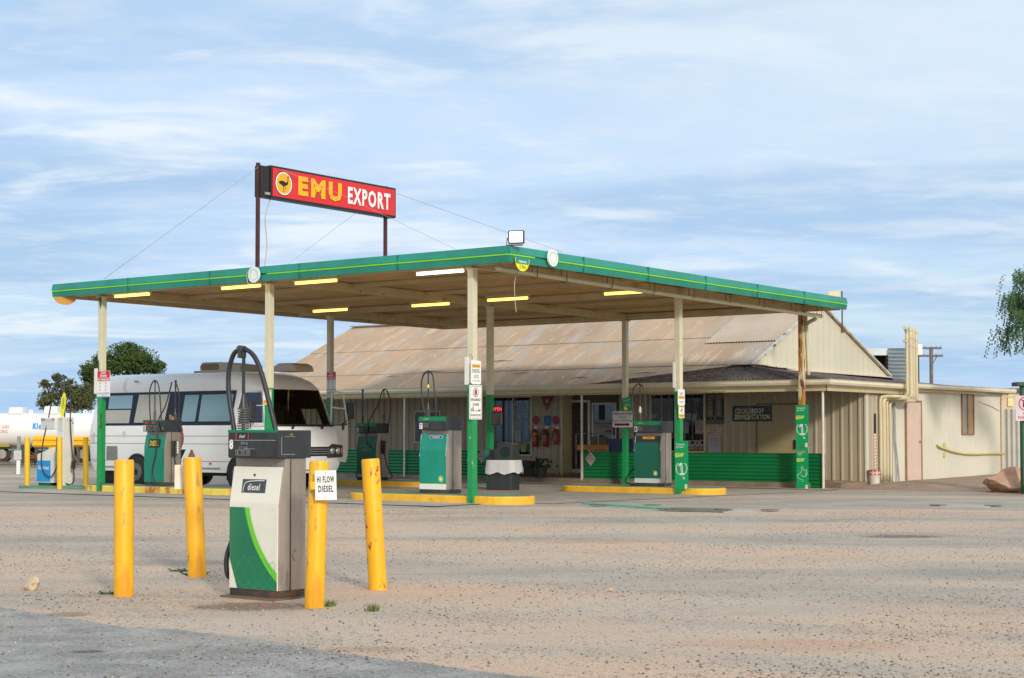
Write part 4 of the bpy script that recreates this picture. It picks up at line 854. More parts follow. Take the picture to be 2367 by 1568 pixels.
# banners
def banner(px0, px1, py0, py1, i, j, kind, lab):
    t, d, w_, h_ = cplate(px0, px1, py0, py1, i, j, 'f', M('banner_green', (.0, .33, .10), .4, var=.12, vs=1.5), 'banner', lab, .003, 'green banners on columns')
    if kind == 1:
        txt(d, 'Voted #1', -w_*.08, h_*.43, w_*.62, h_*.045, -.003, inkw, bold=.02); txt(d, 'by cars.', -w_*.10, h_*.375, w_*.56, h_*.050, -.003, inkw, bold=.02)
    else:
        txt(d, 'Recommended', -w_*.05, h_*.445, w_*.7, h_*.03, -.003, inkg); txt(d, 'by 10/10', -w_*.08, h_*.395, w_*.62, h_*.045, -.003, inkw, bold=.01); txt(d, 'cars.', -w_*.2, h_*.345, w_*.36, h_*.035, -.003, inkw, bold=.01)
    mb = MB(); mb.poly([(-w_*.49, -.002, h_*.16), (w_*.1, -.002, h_*.18), (w_*.2, -.002, h_*.25), (-w_*.49, -.002, h_*.25)]); lm = mk('lime_flash', mb, M('lime', (.45, .68, .12), .5, var=0), d); txt(lm, 'ultimate', -w_*.18, h_*.225, w_*.36, h_*.02, -.004, bdark, shear=.3)
    mb = MB(); cz = -h_*.08; rr = w_*.40
    if kind == 1:
        one = [(-.10, -.30), (.12, -.30), (.12, -.22), (.055, -.22), (.055, .30), (-.02, .30), (-.12, .20), (-.12, .12), (-.035, .16), (-.035, -.22), (-.10, -.22)]; ob = MB(); ob.poly([(w_*(a*1.6-.10*b), -.006, cz+w_*b*1.3) for a, b in one]); mk('numeral', ob, inkw, d); ob = MB(); ob.poly([(w_*(a-.10*b), -.0075, cz+w_*b*1.25) for a, b in [(-.012, -.24), (.03, -.24), (.03, .25), (-.012, .23)]]); mk('numeral', ob, M('banner_green', (0, .33, .1)), d)
        for s_ in (-1, 1):
            mb.stroke([(s_*rr*math.cos(R(a)), cz+rr*1.05*math.sin(R(a))) for a in range(-75, 62, 8)], .004, -.004)
            for a in range(-60, 60, 12):
                x, z = s_*rr*math.cos(R(a)), cz+rr*1.05*math.sin(R(a)); mb.poly([(x, -.004, z), (x+s_*.018, -.004, z+.008), (x+s_*.018, -.004, z+.024), (x, -.004, z+.010)]); mb.poly([(x, -.004, z), (x-s_*.014, -.004, z+.008), (x-s_*.012, -.004, z+.020), (x, -.004, z+.010)])
        mb.stroke(smooth_path([(rr*.1, 0, cz-rr*1.05), (w_*.12, 0, cz-rr*1.25), (w_*.20, 0, cz-rr*1.5), (w_*.26, 0, cz-rr*1.65), (w_*.10, 0, cz-rr*1.6), (w_*.22, 0, cz-rr*1.35)], 4), .008, -.004)
    else:
        hand = [(-.45, -.20), (-.28, -.12), (-.12, -.03), (-.06, .10), (-.10, .20), (-.02, .24), (.04, .18), (.06, .08), (.18, .07), (.3, .10), (.34, .05), (.28, .02), (.36, -.02), (.34, -.06), (.26, -.05), (.34, -.10), (.30, -.14), (.22, -.11), (.26, -.18), (.15, -.22), (.0, -.20), (-.12, -.14)]
        mb.stroke(smooth_path([(a*w_*1.1, 0, cz+b*w_*1.7) for a, b in hand], 3), .008, -.004); mb.stroke(smooth_path([(-.45*w_, 0, cz-.36*w_), (-.35*w_, 0, cz-.5*w_), (0, 0, cz-.62*w_), (.06*w_, 0, cz-.7*w_), (-.08*w_, 0, cz-.74*w_)], 3), .006, -.004)
    mk('drawing', mb, inkw, d)
    mb = MB(); mb.box(w_*.24, w_*.42, -.003, -.002, -h_*.49, -h_*.40); lg = mk('logo_tab', mb, inkw, d); bp_logo(lg, w_*.33, -h_*.435, w_*.06, -.004)
banner(1560, 1591, 1020, 1131, 0, 1, 1, 'green voted #1 by cars banner on the column beside pump 1')
banner(1839, 1869, 937, 1034, 0, 2, 1, 'green voted #1 by cars banner, upper one on the rusty column')
banner(1841, 1869, 1036, 1131, 0, 2, 2, 'green recommended by 10/10 cars banner with thumb drawing')
# caravan park sign, green card
t, d, w_, h_ = cplate(1416, 1462, 951, 988, 1, 2, 'f', M('sign_grey_white', (.62, .60, .58), .5, var=.05), 'caravan_park_sign', 'white caravan park please book at reception sign with maroon arrow')
txt(d, 'CARAVAN PARK', 0, h_*.34, w_*.94, h_*.17, -.003, ink, bold=.01); txt(d, 'PLEASE', 0, h_*.11, w_*.34, h_*.14, -.003, ink); txt(d, 'BOOK AT RECEPTION', 0, -h_*.10, w_*.92, h_*.14, -.003, ink)
mb = MB(); mb.poly([(-w_*.4, -.003, -h_*.40), (w_*.25, -.003, -h_*.40), (w_*.25, -.003, -h_*.46), (w_*.38, -.003, -h_*.33), (w_*.25, -.003, -h_*.20), (w_*.25, -.003, -h_*.26), (-w_*.4, -.003, -h_*.26)]); mk('arrow', mb, M('maroon', (.11, .008, .015), .5, var=0), d)
t, d, w_, h_ = cplate(1437, 1457, 919, 949, 1, 2, 'f', M('card_green', (.0, .33, .10), .4, var=.05), 'notice_card', 'crooked green card hanging above the caravan park sign'); t.location += Vector((.03, -.03, .0)); t.rotation_euler = (0, R(-10), RZ)
txt(d, 'These discounts\nare here', 0, h_*.24, w_*.75, h_*.2, -.003, inkw, bold=.01); txt(d, 'Designed for a\nsmoother drive', 0, -h_*.08, w_*.75, h_*.2, -.003, inkw, bold=.01); mb = MB(); mb.poly([(-w_*.45, -.003, -h_*.45), (.0, -.003, -h_*.45), (-w_*.1, -.003, -h_*.25), (-w_*.3, -.003, -h_*.18), (-w_*.45, -.003, -h_*.2)]); mk('yellow_corner', mb, ylw, d)
# ================================================================== BUILDING
WV = 15.2; WR = .36; GU = -2.21; WE = 24.6
wallm = M('wall_shaded_cream_steel', '#aca087', .5, var=.05, vs=.8, spots=[((.33, .24, .13), .66, 1.2, (1, 1, .5), .12)])  # darker cream than the gable, with porch shade put into the colour
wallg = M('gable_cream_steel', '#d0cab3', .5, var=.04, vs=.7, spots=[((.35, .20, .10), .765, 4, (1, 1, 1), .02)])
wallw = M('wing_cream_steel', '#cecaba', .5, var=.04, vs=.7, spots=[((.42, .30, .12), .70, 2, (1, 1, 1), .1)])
roofm = M('roof_dusty_iron', '#a8917a', .8, var=.12, vs=.6, vst=(1, .35, 1), spots=[((.37, .325, .28), .48, .9, (1.6, .25, 1), .18), ((.52, .385, .275), .52, 1.6, (2.2, .2, 1), .18), ((.54, .43, .33), .60, 5, (2.5, .10, 1), .12), ((.13, .09, .07), .74, 14, (1, .6, 1), .02)])
roofd = M('roof_dark_rusty', (.115, .085, .075), .9, var=.35, vs=6, spots=[((.40, .37, .33), .60, 22, (1, 1, 1), .04), ((.05, .035, .03), .58, 9, (1, 1, 1), .1)])
guttm = M('gutter_cream', '#d8d0b6', .45, var=.05, vs=1.5, spots=[((.30, .20, .10), .70, 5, (1, 1, .3), .06)])
bd = thing('roadhouse', 'long low cream roadhouse with dusty tan iron roof and gable end', 'building', (OX, OY, 0), RZ)
DU0, DU1 = onv(1302, 1000, WV)[0], onv(1431, 1000, WV)[0]
mb = MB()
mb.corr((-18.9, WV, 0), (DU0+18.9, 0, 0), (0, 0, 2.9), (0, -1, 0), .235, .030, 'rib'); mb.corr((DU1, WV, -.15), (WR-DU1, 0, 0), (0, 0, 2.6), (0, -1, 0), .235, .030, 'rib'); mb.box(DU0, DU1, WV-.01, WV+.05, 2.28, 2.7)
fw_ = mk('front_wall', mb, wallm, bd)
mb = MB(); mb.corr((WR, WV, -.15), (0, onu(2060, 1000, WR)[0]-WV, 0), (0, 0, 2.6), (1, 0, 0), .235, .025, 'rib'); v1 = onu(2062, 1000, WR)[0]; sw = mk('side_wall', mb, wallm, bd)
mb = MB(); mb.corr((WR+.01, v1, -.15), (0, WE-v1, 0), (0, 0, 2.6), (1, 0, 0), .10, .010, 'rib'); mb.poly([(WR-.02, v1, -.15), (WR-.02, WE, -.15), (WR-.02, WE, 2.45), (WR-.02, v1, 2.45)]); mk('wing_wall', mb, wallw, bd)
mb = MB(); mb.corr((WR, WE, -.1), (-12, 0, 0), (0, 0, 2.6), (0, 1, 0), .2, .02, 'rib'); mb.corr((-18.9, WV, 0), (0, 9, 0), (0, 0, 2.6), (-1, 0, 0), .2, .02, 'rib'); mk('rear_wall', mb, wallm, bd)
# main roof (three overlapping tiers down the front), ridge v=17.9
RV, RZT = 17.95, 4.70
def rz_(v): return RZT-(RV-v)*.470 if v < RV else RZT-(v-RV)*.40
mb = MB(); tiers = [(RV, 16.0), (16.0, 14.3), (14.3, 12.78)]
roofL, roofR = -19.0, GU+.06
for k, (a, b) in enumerate(tiers):
    o = -.012*k; n = Vector((0, -.47, 1)).normalized()
    mb.corr((roofL, a+.02, rz_(a)+o), (roofR-roofL, 0, 0), (0, b-a-.05, rz_(b)-rz_(a)-.02), n, .085, .02, 'sine', samp=5)
mb.corr((roofL, RV, RZT), (roofR-roofL, 0, 0), (0, 6.5, -2.6), (0, .4, 1), .085, .02, samp=5)
rf = mk('roof', mb, roofm, bd)
mb = MB(); mb.beam((roofL, RV, RZT+.03), (roofR, RV, RZT+.03), .22, .03); mk('ridge_cap', mb, roofm, rf)
# loose / newer sheets at the right of the roof
def onroof(px, py):
    a, c = ray(px, py); best = None
    # plane z = RZT-(RV-v)*.47 ; v=(SA*(aD-OX)+CA*(D-OY))
    kv = SA*a+CA; v0 = -SA*OX-CA*OY; D = (RZT-.47*RV-CAMZ+.47*v0)/(c-.47*kv); p = Vector((a*D, D)); u, v = UV(p.x, p.y); return u, v
mb = MB()
u_a, v_a = onroof(1762, 790); u_b, v_b = onroof(1700, 792)
mb.corr((u_b-.9, 17.6, rz_(17.6)+.018), (2.2, 0, 0), (0, v_b-17.6, rz_(v_b)-rz_(17.6)), (0, -.47, 1), .085, .02); mk('newer_sheet', mb, M('roof_clean_iron', (.44, .36, .285), .75, var=.10, vs=.8, spots=[((.54, .37, .24), .60, 2, (2, .2, 1), .1)]), rf)
mb = MB()
for px, py, L in ((1145, 838, .9), (1335, 876, .5), (1200, 866, .6), (990, 862, .8), (900, 873, .5), (1500, 888, .5), (1480, 866, .7)):
    u, v = onroof(px, py); z = rz_(v)+.02; L *= .6; mb = MB(); mb.poly([(u-L, v+.04, z+.0), (u+L, v+.10, z+.03), (u+L, v+.08, z+.02), (u+L*.3, v+.05, z+.035)]); mk('lifted_edge', mb, M('roof_shadow_rust', (.10, .06, .045), .9), rf)

# gable end
gz0 = 2.86
mb = MB(); n = 30; va, vb = 13.95, 22.5
def gtop(v): return min(rz_(v), RZT)-.03
stp = .09; k = 0; v = va
while v < vb:
    v2 = min(v+stp, vb); off = .002 if k % 4 == 0 else 0
    mb.add([(GU+off, v, gz0), (GU+off, v2, gz0), (GU+off, v2, max(gz0, gtop(v2))), (GU+off, v, max(gz0, gtop(v)))], [(0, 1, 2, 3)]); v = v2; k += 1
mk('gable_wall', mb, wallg, bd)
mb = MB(); mb.beam((GU+.05, va-.1, gtop(va-.1)+.03), (GU+.05, RV, RZT+.02), .10, .05); mb.beam((GU+.05, RV, RZT+.02), (GU+.05, vb+.05, gtop(vb)+.03), .10, .05); mk('bargeboard', mb, M('barge_pale', (.55, .50, .42), .6, var=.25, vs=4, spots=[((.08, .05, .04), .58, 5, (1, 1, 1), .06)]), bd)
mb = MB(); mb.beam((GU+.06, va, gz0+.0), (GU+.06, vb, gz0-.02), .12, .03); mk('flashing', mb, wallg, bd)
# skirt roof round the right hand corner
EU = .55; EV = 12.78; GZ1 = 2.47
def sk(p, q, r, s_): 
    m_ = MB(); P = [Vector(x) for x in (p, q, r, s_)]; n = 60; rows = 10
    for j in range(rows+1):
        for i in range(n*2+1):
            f = i/(n*2); g = j/rows; a = P[0].lerp(P[1], f); b = P[3].lerp(P[2], f); m_.v.append(tuple(a.lerp(b, g)+Vector((0, 0, .022*math.cos(i*math.pi)/2+random.uniform(-.004, .004)))))
    w_ = n*2+1
    for j in range(rows):
        for i in range(w_-1): m_.f.append((j*w_+i, j*w_+i+1, (j+1)*w_+i+1, (j+1)*w_+i))
    return m_
mb = sk((-6.2, EV, GZ1+.0), (EU, EV, GZ1), (GU, 14.0, gz0+.02), (GU-.35, 14.05, gz0+.05)); mb2 = sk((EU, EV, GZ1), (EU, WE+.4, GZ1), (GU, WE+.4, 2.72), (GU, 14.0, gz0+.02))
mb.add(mb2.v, mb2.f); mk('skirt_roof', mb, roofd, bd)
mb = MB(); mb.prism([(GU-.5, 13.75, gz0+.05), (GU+.2, 14.0, gz0+.06), (GU+.35, 15.9, gz0-.02), (GU+.1, 15.9, gz0+.0)], (0, 0, .02)); mk('loose_flashing', mb, M('barge_pale', (.5, .45, .38), .6), bd)
# gutters and eave boards
mb = MB(); 
def gutter(p, q, n_):
    p, q, n_ = Vector(p), Vector(q), Vector(n_); prof = [(0, 0), (.10, 0), (.125, .05), (.115, .10), (.13, .125), (.10, .125), (.09, .03), (0, .03)]
    m_ = MB(); m_.prism([p+n_*a+Vector((0, 0, b)) for a, b in prof], q-p); return m_
mk('gutter', gutter((roofL-.1, EV-.02, GZ1-.125), (EU+.1, EV-.02, GZ1-.125), (0, -1, 0)), guttm, bd)
gs = onu(2098, 890, EU)[0]
mk('gutter', gutter((EU, EV-.12, GZ1-.125), (EU, gs, GZ1-.135), (1, 0, 0)), guttm, bd); mk('gutter', gutter((EU-.03, gs+.05, GZ1-.10), (EU-.03, WE+.55, GZ1-.085), (1, 0, 0)), guttm, bd)
mb = MB(); mb.box(roofL, EU-.05, EV, EV+.03, GZ1-.27, GZ1-.01); mb.box(EU-.08, EU-.05, EV, gs, GZ1-.27, GZ1-.01); mb.box(EU-.30, EU-.06, gs+.1, onu(2285, 900, EU)[0], GZ1-.17, GZ1-.10); mk('eave_board', mb, M('eave_cream', '#c3b68e', .55, var=.08), bd)
mb = MB(); mb.box(EU-.9, EU-.09, EV+.05, WE+.4, GZ1-.125, GZ1-.10); mk('soffit', mb, M('soffit', '#a89a78', .6), bd)
mb = MB(); mb.box(roofL+.3, WR-.1, EV+.06, WV-.005, 2.30, 2.32); mk('porch_shade_ceiling', mb, M('porch_shade_ceiling', (.10, .075, .05), .8), bd)  # dark ceiling added to deepen the shade under the porch
# porch ceiling line posts
for px in (1345, 935): 
    u = onv(px, 1000, EV+.07)[0]; mb = MB(); mb.box(u-.022, u+.022, EV+.05, EV+.095, .0, GZ1-.2); mk('porch_post', mb, M('post_white', (.62, .58, .5), .5), bd)
mb = MB(); u = onv(1902, 1000, EV+.07)[0]; mb.tube([(u, EV+.08, -.09), (u, EV+.08, GZ1-.2)], .032, 12); mk('porch_post', mb, M('post_white', (.62, .58, .5), .5), bd)
# windows on the front wall
alu = M('aluminium_frame', (.42, .40, .34), .45, .3)
def window(px0, px1, py0, py1, mull=(), name='window', glass=glassd, frm=None, dep=.05):
    u0, z1 = onv(px0, py0, WV-.05); u1, z0 = onv(px1, py1, WV-.05); y = WV-.05
    mb = MB(); f = .045
    mb.box(u0, u1, y, WV+.03, z1-f, z1); mb.box(u0, u1, y-.02, WV+.03, z0, z0+f); mb.box(u0, u0+f, y, WV+.03, z0+f, z1-f); mb.box(u1-f, u1, y, WV+.03, z0+f, z1-f)
    for m_ in mull: um = onv(m_, 1000, y)[0]; mb.box(um-.02, um+.02, y, WV+.03, z0+f, z1-f)
    w_ = mk(name, mb, frm or cream, bd); mb = MB(); mb.box(u0+f*.8, u1-f*.8, y+.02, y+.03, z0+f*.8, z1-f*.8); mk('pane', mb, glass, w_); return w_, u0, u1, z0, z1
shopw = window(1138, 1229, 917, 1055, (1185,)); bigw = window(1502, 1630, 910, 1047, (1560,))
window(957, 1018, 950, 1025, glass=M('window_blind', (.10, .10, .11), .3), frm=cream)
mb = MB(); mb.box(DU0-.05, DU0, WV-.06, WV+.6, .0, 2.55); mk('door_jamb', mb, cream, bd)
# recessed entrance
DV = WV+.45
def dpx(px): return onv(px, 1000, DV)[0]
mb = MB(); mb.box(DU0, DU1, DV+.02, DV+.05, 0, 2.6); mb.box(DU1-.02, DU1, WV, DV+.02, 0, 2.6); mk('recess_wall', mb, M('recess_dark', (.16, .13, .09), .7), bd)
ua, ub = dpx(1305), dpx(1366); z1, z0 = 2.14, .12
mb = MB()
for a, b, c_, d_ in ((ua, ub, z1-.07, z1), (ua, ub, z0, z0+.1), (ua, ua+.07, z0+.1, z1-.07), (ub-.07, ub, z0+.1, z1-.07)): mb.box(a, b, DV-.06, DV, c_, d_)
dr = mk('screen_door', mb, M('door_frame_white', (.66, .65, .62), .45), bd)
mb = MB(); mb.box(ua+.06, ub-.06, DV-.02, DV-.012, z0+.09, z1-.06); mk('door_panel', mb, M('door_dark', (.030, .022, .018), .6), dr)
mb = MB(); wdt = ub-ua-.12; hgt = z1-z0-.15; nn = 8; s_ = wdt/nn
for k in range(-int(hgt/s_)-1, nn+1):
    for sg_ in (1, -1):
        x0_, x1_ = k*s_, k*s_+hgt*.62; xa, xb = max(0, x0_), min(wdt, x1_)
        if xb <= xa: continue
        za, zb_ = (xa-x0_)/.62, (xb-x0_)/.62
        if sg_ < 0: xa, xb = wdt-xa, wdt-xb
        mb.tube([(ua+.06+xa, DV-.03, z0+.09+za), (ua+.06+xb, DV-.03, z0+.09+zb_)], .006, 4)
mk('diamond_grille', mb, M('grille', (.20, .16, .12), .5), dr)
mb = MB(); mb.box(ua+.01, ua+.04, DV-.085, DV-.06, 1.0, 1.14); mk('handle', mb, ink, dr)
uc, ud = dpx(1370), dpx(1427)
mb = MB()
for a, b, c_, d_ in ((uc, ud, 2.0, 2.06), (uc, ud, z0, z0+.6), (uc, uc+.05, z0+.6, 2.0), (ud-.05, ud, z0+.6, 2.0)): mb.box(a, b, DV-.05, DV, c_, d_)
sl_ = mk('sidelight', mb, M('door_frame_white', (.5, .48, .45)), bd); mb = MB(); mb.box(uc+.04, ud-.04, DV-.02, DV-.01, z0+.6, 2.0); gp = mk('pane', mb, M('pane_blue', (.035, .05, .07), .05, var=0, spec=.8), sl_)
mb = MB(); mb.box(uc+.24, uc+.42, DV-.026, DV-.021, 1.2, 1.98); mk('blind', mb, ink, sl_)
mb = MB(); mb.box(ua-.3, ud+.1, WV+.0, DV+.02, .05, .115); mk('door_step', mb, vf, bd)
# flush door on the right of the front wall
u0, u1 = onv(1750, 1000, WV)[0], onv(1848, 1000, WV)[0]
mb = MB(); mb.box(u0+.04, u1-.04, WV-.045, WV-.02, .05, 1.93); fd = mk('flush_door', mb, M('door_tan', '#a3956f', .5, var=.05), bd)
mb = MB(); mb.box(u0, u0+.04, WV-.055, WV, .05, 1.97); mb.box(u1-.04, u1, WV-.055, WV, .05, 1.97); mb.box(u0+.04, u1-.04, WV-.055, WV, 1.93, 1.97); mk('door_frame', mb, M('door_brown', (.18, .13, .07), .5), fd)
mb = MB(); mb.box(u1-.12, u1-.08, WV-.08, WV-.045, .82, 1.05); mk('handle', mb, ink, fd)
# pink side door and wing window
v0, v1_ = onu(2090, 1000, WR)[0], onu(2127, 1000, WR)[0]
mb = MB(); mb.box(WR+.0, WR+.045, v0+.05, v1_-.05, .0, onu(2105, 930, WR)[1]); pdz = onu(2105, 930, WR)[1]; pd = mk('side_door', mb, M('door_pink', '#d3b9a8', .5, var=.05), bd)
mb = MB(); mb.box(WR, WR+.06, v0, v0+.05, 0, pdz+.05); mb.box(WR, WR+.06, v1_-.05, v1_, 0, pdz+.05); mb.box(WR, WR+.06, v0+.05, v1_-.05, pdz, pdz+.05); mk('door_frame', mb, M('frame_brown', '#8f7350', .6, var=.2), pd)
mb = MB(); mb.tube([(WR+.05, v1_-.16, 1.0), (WR+.10, v1_-.16, 1.0)], .03, 10); mk('handle', mb, steel, pd)
w0, w1 = onu(2221, 1000, WR)[0], onu(2249, 1000, WR)[0]; wz1, wz0 = onu(2235, 911, WR)[1], onu(2235, 1003, WR)[1]
mb = MB(); mb.box(WR-.02, WR+.05, w0, w0+.04, wz0, wz1); mb.box(WR-.02, WR+.05, w1-.04, w1, wz0, wz1); mb.box(WR-.02, WR+.05, w0, w1, wz0-.03, wz0); mb.box(WR-.02, WR+.045, (w0+w1)/2-.02, (w0+w1)/2+.02, wz0, wz1); ww = mk('wing_window', mb, M('frame_brown', '#8f7350'), bd)
mb = MB(); mb.box(WR+.012, WR+.02, w0+.04, (w0+w1)/2, wz0, wz1); mk('pane', mb, M('pane_curtain', (.30, .27, .2), .25), ww); mb = MB(); mb.box(WR+.012, WR+.02, (w0+w1)/2, w1-.04, wz0, wz1); mk('blind', mb, M('blind_orange', (.42, .24, .13), .6), ww)
mb = MB(); mb.box(WR+.0, WR+.045, WE-.08, WE+.02, -.1, 2.35); mb.box(WR-.01, WR+.035, WV-.03, WV+.10, -.1, 2.4); mk('corner_trim', mb, wallw, bd)
mb = MB(); mb.tube(smooth_path([(EU+.0, onu(2345, 908, EU)[0], 2.33), (EU+.1, WE+.3, 2.30), (EU-.05, WE+.0, 2.27), (WR+.06, WE-.1, 2.22)], 4), .03, 8); mb.tube([(WR+.06, WE-.08, 2.2), (WR+.06, WE-.10, .0)], .03, 8); mk('downpipe', mb, pipem, bd)
mb = MB(); mb.tube(smooth_path([(WR+.02, onu(2262, 1000, WR)[0], 2.1), (WR+.03, onu(2290, 1000, WR)[0], 1.98), (WR+.03, WE-.2, 1.86)], 4), .008, 5); mk('cable', mb, M('cable_grey', (.3, .28, .2), .6), bd)
# fat hose on the wing wall
pts = [(WR+.07, onu(px, py, WR)[0], onu(px, py, WR)[1]) for px, py in ((2162, 1029), (2168, 1034), (2185, 1040), (2205, 1046), (2240, 1050), (2280, 1049), (2315, 1049))]
o = thing('wall_pipe', 'yellowish bent pipe running along the cream wing wall', 'pipe', (OX, OY, 0), RZ); mb = MB(); mb.tube(smooth_path(pts, 4), .03, 8); mk('pipe', mb, M('pipe_yellow', '#c8bc78', .5), o, smooth=True)
mb = MB()
for px, py in ((2180, 1030), (2180, 1052)): v, z = onu(px, py, WR); mb.box(WR, WR+.06, v-.07, v+.07, z-.05, z+.07)
mk('junction_box', mb, M('pipe_yellow', '#c8bc78'), o)
# vents: four cream exhaust pipes
vg = 'exhaust pipes in front of the roadhouse eave'
names = ('shortest cream exhaust pipe with an elbow on top, left of its bundle', 'tallest cream exhaust pipe, second of its bundle', 'thin cream exhaust pipe, third of its bundle', 'rightmost cream exhaust pipe of its bundle')
for k, (px, pyt, r, pxb) in enumerate(((2096, 770, .042, 2034), (2104, 757, .062, 2041), (2111, 760, .040, 2049), (2117, 763, .048, 2056))):
    v, zt = onu(px, pyt, EU+.22); vb_, _ = onu(pxb, 1000, WR+.05); zb_ = 2.13-.03*k
    t = thing('exhaust_pipe', names[k], 'exhaust pipe', (OX, OY, 0), RZ, vg); mb = MB(); mb.tube(smooth_path([(EU+.22, v, zt), (EU+.22, v, zb_+.35), (EU+.22, v, zb_+.08), (EU+.15, v-.06, zb_), (WR+.35, v-.5, zb_), (WR+.12, vb_+.2, zb_), (WR+.07, vb_, zb_-.08), (WR+.07, vb_, 1.5), (WR+.07, vb_, .02)], 5), r, 12); mk('pipe', mb, pipem, t, smooth=True)
    mb = MB()
    for dz in (.04, .22, .42) if k else (.12,): mb.tube([(EU+.22, v, zt-dz), (EU+.22, v, zt-dz-.06)], r*1.2, 12)
    if k == 0: mb.tube(smooth_path([(EU+.22, v, zt), (EU+.22, v-.05, zt+.08), (EU+.22, v-.14, zt+.12)], 3), r*1.1, 10); mb.tube([(EU+.22, v-.2, zt-.22), (EU+.22, v, zt-.22)], r*.8, 10)
    mk('collar', mb, pipem, t)
o = thing('flood_lamp', 'small black spot lamp under the eave above the pink door', 'lamp', W(WR+.3, onu(2104, 1000, WR+.3)[0], 2.05), RS); mb = MB(); mb.tube([(0, 0, 0), (0, 0, .06), (0, -.02, .16)], [.065, .045, .03], 12); mk('head', mb, ink, o); mb = MB(); mb.tube([(0, 0, -.004), (0, 0, .0)], .058, 12); mk('bulb', mb, inkw, o); mb = MB(); mb.tube([(0, -.02, .14), (-.05, 0, .24)], .012, 6); mk('arm', mb, ink, o)
# conduits on the wall near the corner
o = thing('conduit', 'grey cable conduit snaking down the wall left of the pink door', 'conduit', (OX, OY, 0), RZ); mb = MB(); q = onu(2065, 1000, WR)[0]; mb.tube([(WR+.05, q, 2.1), (WR+.05, q+.02, 1.0), (WR+.06, q+.12, .5), (WR+.06, q+.2, .0)], .018, 6); mb.tube([(WR+.05, q-.06, 2.1), (WR+.05, q-.04, 1.0), (WR+.06, q+.04, .0)], .014, 6); mk('conduit', mb, M('conduit_grey', (.33, .34, .36), .5), o)
# ---------------- porch fence
fen = M('fence_green', (.0, .155, .042), .45, var=.12, vs=1.2, spots=[((.30, .16, .06), .70, 1.0, (.6, 1, 3), .1)])
FV = EV+.12
def fence(ua, ub, lab):
    p = W((ua+ub)/2, FV); t = thing('porch_fence', lab, 'fence', (p.x, p.y, 0), RZ); L = (ub-ua)/2
    mb = MB(); n = 84
    ts = [(-.09+.83*i/n, .014*math.cos(2*math.pi*i/n*9.5)) for i in range(n+1)]; xs = [-L+2*L*k/6 for k in range(7)]
    for x in xs:
        for z, h in ts: mb.v.append((x, h, z))
    for k in range(6):
        for i in range(n): mb.f.append((k*(n+1)+i, (k+1)*(n+1)+i, (k+1)*(n+1)+i+1, k*(n+1)+i+1))
    mk('sheet', mb, fen, t, smooth=True)
    mb = MB()
    for k in range(int(2*L/2.2)+2): x = min(L, -L+k*2.2); mb.box(x-.02, x+.02, .02, .06, -.1, .72)
    mb.box(-L, L, .02, .06, .68, .72); mk('fence_frame', mb, rust, t)
fence(onv(1343, 1000, FV)[0], onv(1903, 1000, FV)[0], 'low green corrugated iron porch fence to the right of the entrance'); fence(-18.5, onv(1126, 1000, FV)[0], 'low green corrugated iron porch fence left of the entrance, behind the pumps')
def diamond(px, py, s, lab):
    u, z = onv(px, py, FV-.03); t = thing('warning_sign', lab, 'sign', W(u, FV-.03, z), RZ, 'diamond poison bait signs'); mb = MB(); mb.poly([(-s, 0, 0), (0, 0, -s*1.15), (s, 0, 0), (0, 0, s*1.15)]); mb.prism([(-s, 0, 0), (0, 0, -s*1.15), (s, 0, 0), (0, 0, s*1.15)], (0, .004, 0)); d = mk('plate', mb, M('sign_offwhite', (.62, .58, .55), .5), t)
    txt(d, 'DANGER', 0, s*.52, s*.75, s*.16, -.003, inkr, bold=.03); txt(d, 'POISONED', 0, s*.28, s*1.0, s*.16, -.003, inkr, bold=.03); txt(d, '1080 BAITS', 0, 0, s*1.5, s*.16, -.003, M('maroon'  , (.11, .008, .015)), bold=.04); txt(d, 'LAID IN THIS AREA\nKEEP PETS AWAY', 0, -s*.35, s*.8, s*.3, -.003, inkg)
diamond(1365, 1061, .165, 'diamond danger poisoned baits sign on the right porch fence'); diamond(1113, 1056, .155, 'diamond danger poisoned baits sign on the left porch fence behind the nearest column')
# ---------------- signs on the wall
def wplate(px0, px1, py0, py1, mat, name, lab, cat='sign', v=WV-.035, th=.006, rr=.01, group=None):
    (a, z1), (b, z0) = onv(px0, py0, v), onv(px1, py1, v); t, d = plate(W((a+b)/2, v, (z0+z1)/2), RZ, b-a, z1-z0, mat, name, lab, cat, th, rr, group); return t, d, b-a, z1-z0
t, d, w_, h_ = wplate(1693, 1784, 939, 974, M('sign_black_glossy', (.018, .02, .018), .25, var=.5, vs=3), 'name_sign', 'long black cocklebiddy service station name board on the wall', th=.03, v=WV-.06)
mb = MB(); mb.poly([(-w_*.46, -.002, -h_*.42), (-w_*.40, -.002, h_*.44), (w_*.0, -.002, h_*.44), (w_*.12, -.002, h_*.0), (-w_*.08, -.002, -h_*.42)]); mk('faded_patch', mb, M('patch_grey', (.07, .07, .06), .4, var=.5, vs=6, spots=[((.30, .22, .05), .56, 5, (1, 1, 1), .1)]), d)
ivory = M('ink_ivory', (.75, .68, .50), .5, var=.1)
txt(d, 'COCKLEBIDDY', -.06*w_, h_*.17, w_*.74, h_*.32, -.005, ivory, bold=.012); txt(d, 'SERVICE STATION', 0, -h_*.22, w_*.90, h_*.32, -.005, ivory, bold=.012)
t, d, w_, h_ = wplate(1632, 1674, 911, 981, M('menu_board', (.11, .10, .085), .5, var=.1), 'menu_board', 'tall grey menu board with two lists right of the big window')
mb = MB(); rr = random.Random(3)
for c_ in (-.36, .10):
    for k in range(14):
        z = h_*(.34-.042*k); mb.box(w_*c_, w_*(c_+rr.uniform(.12, .22)), -.003, -.002, z, z+h_*.016)
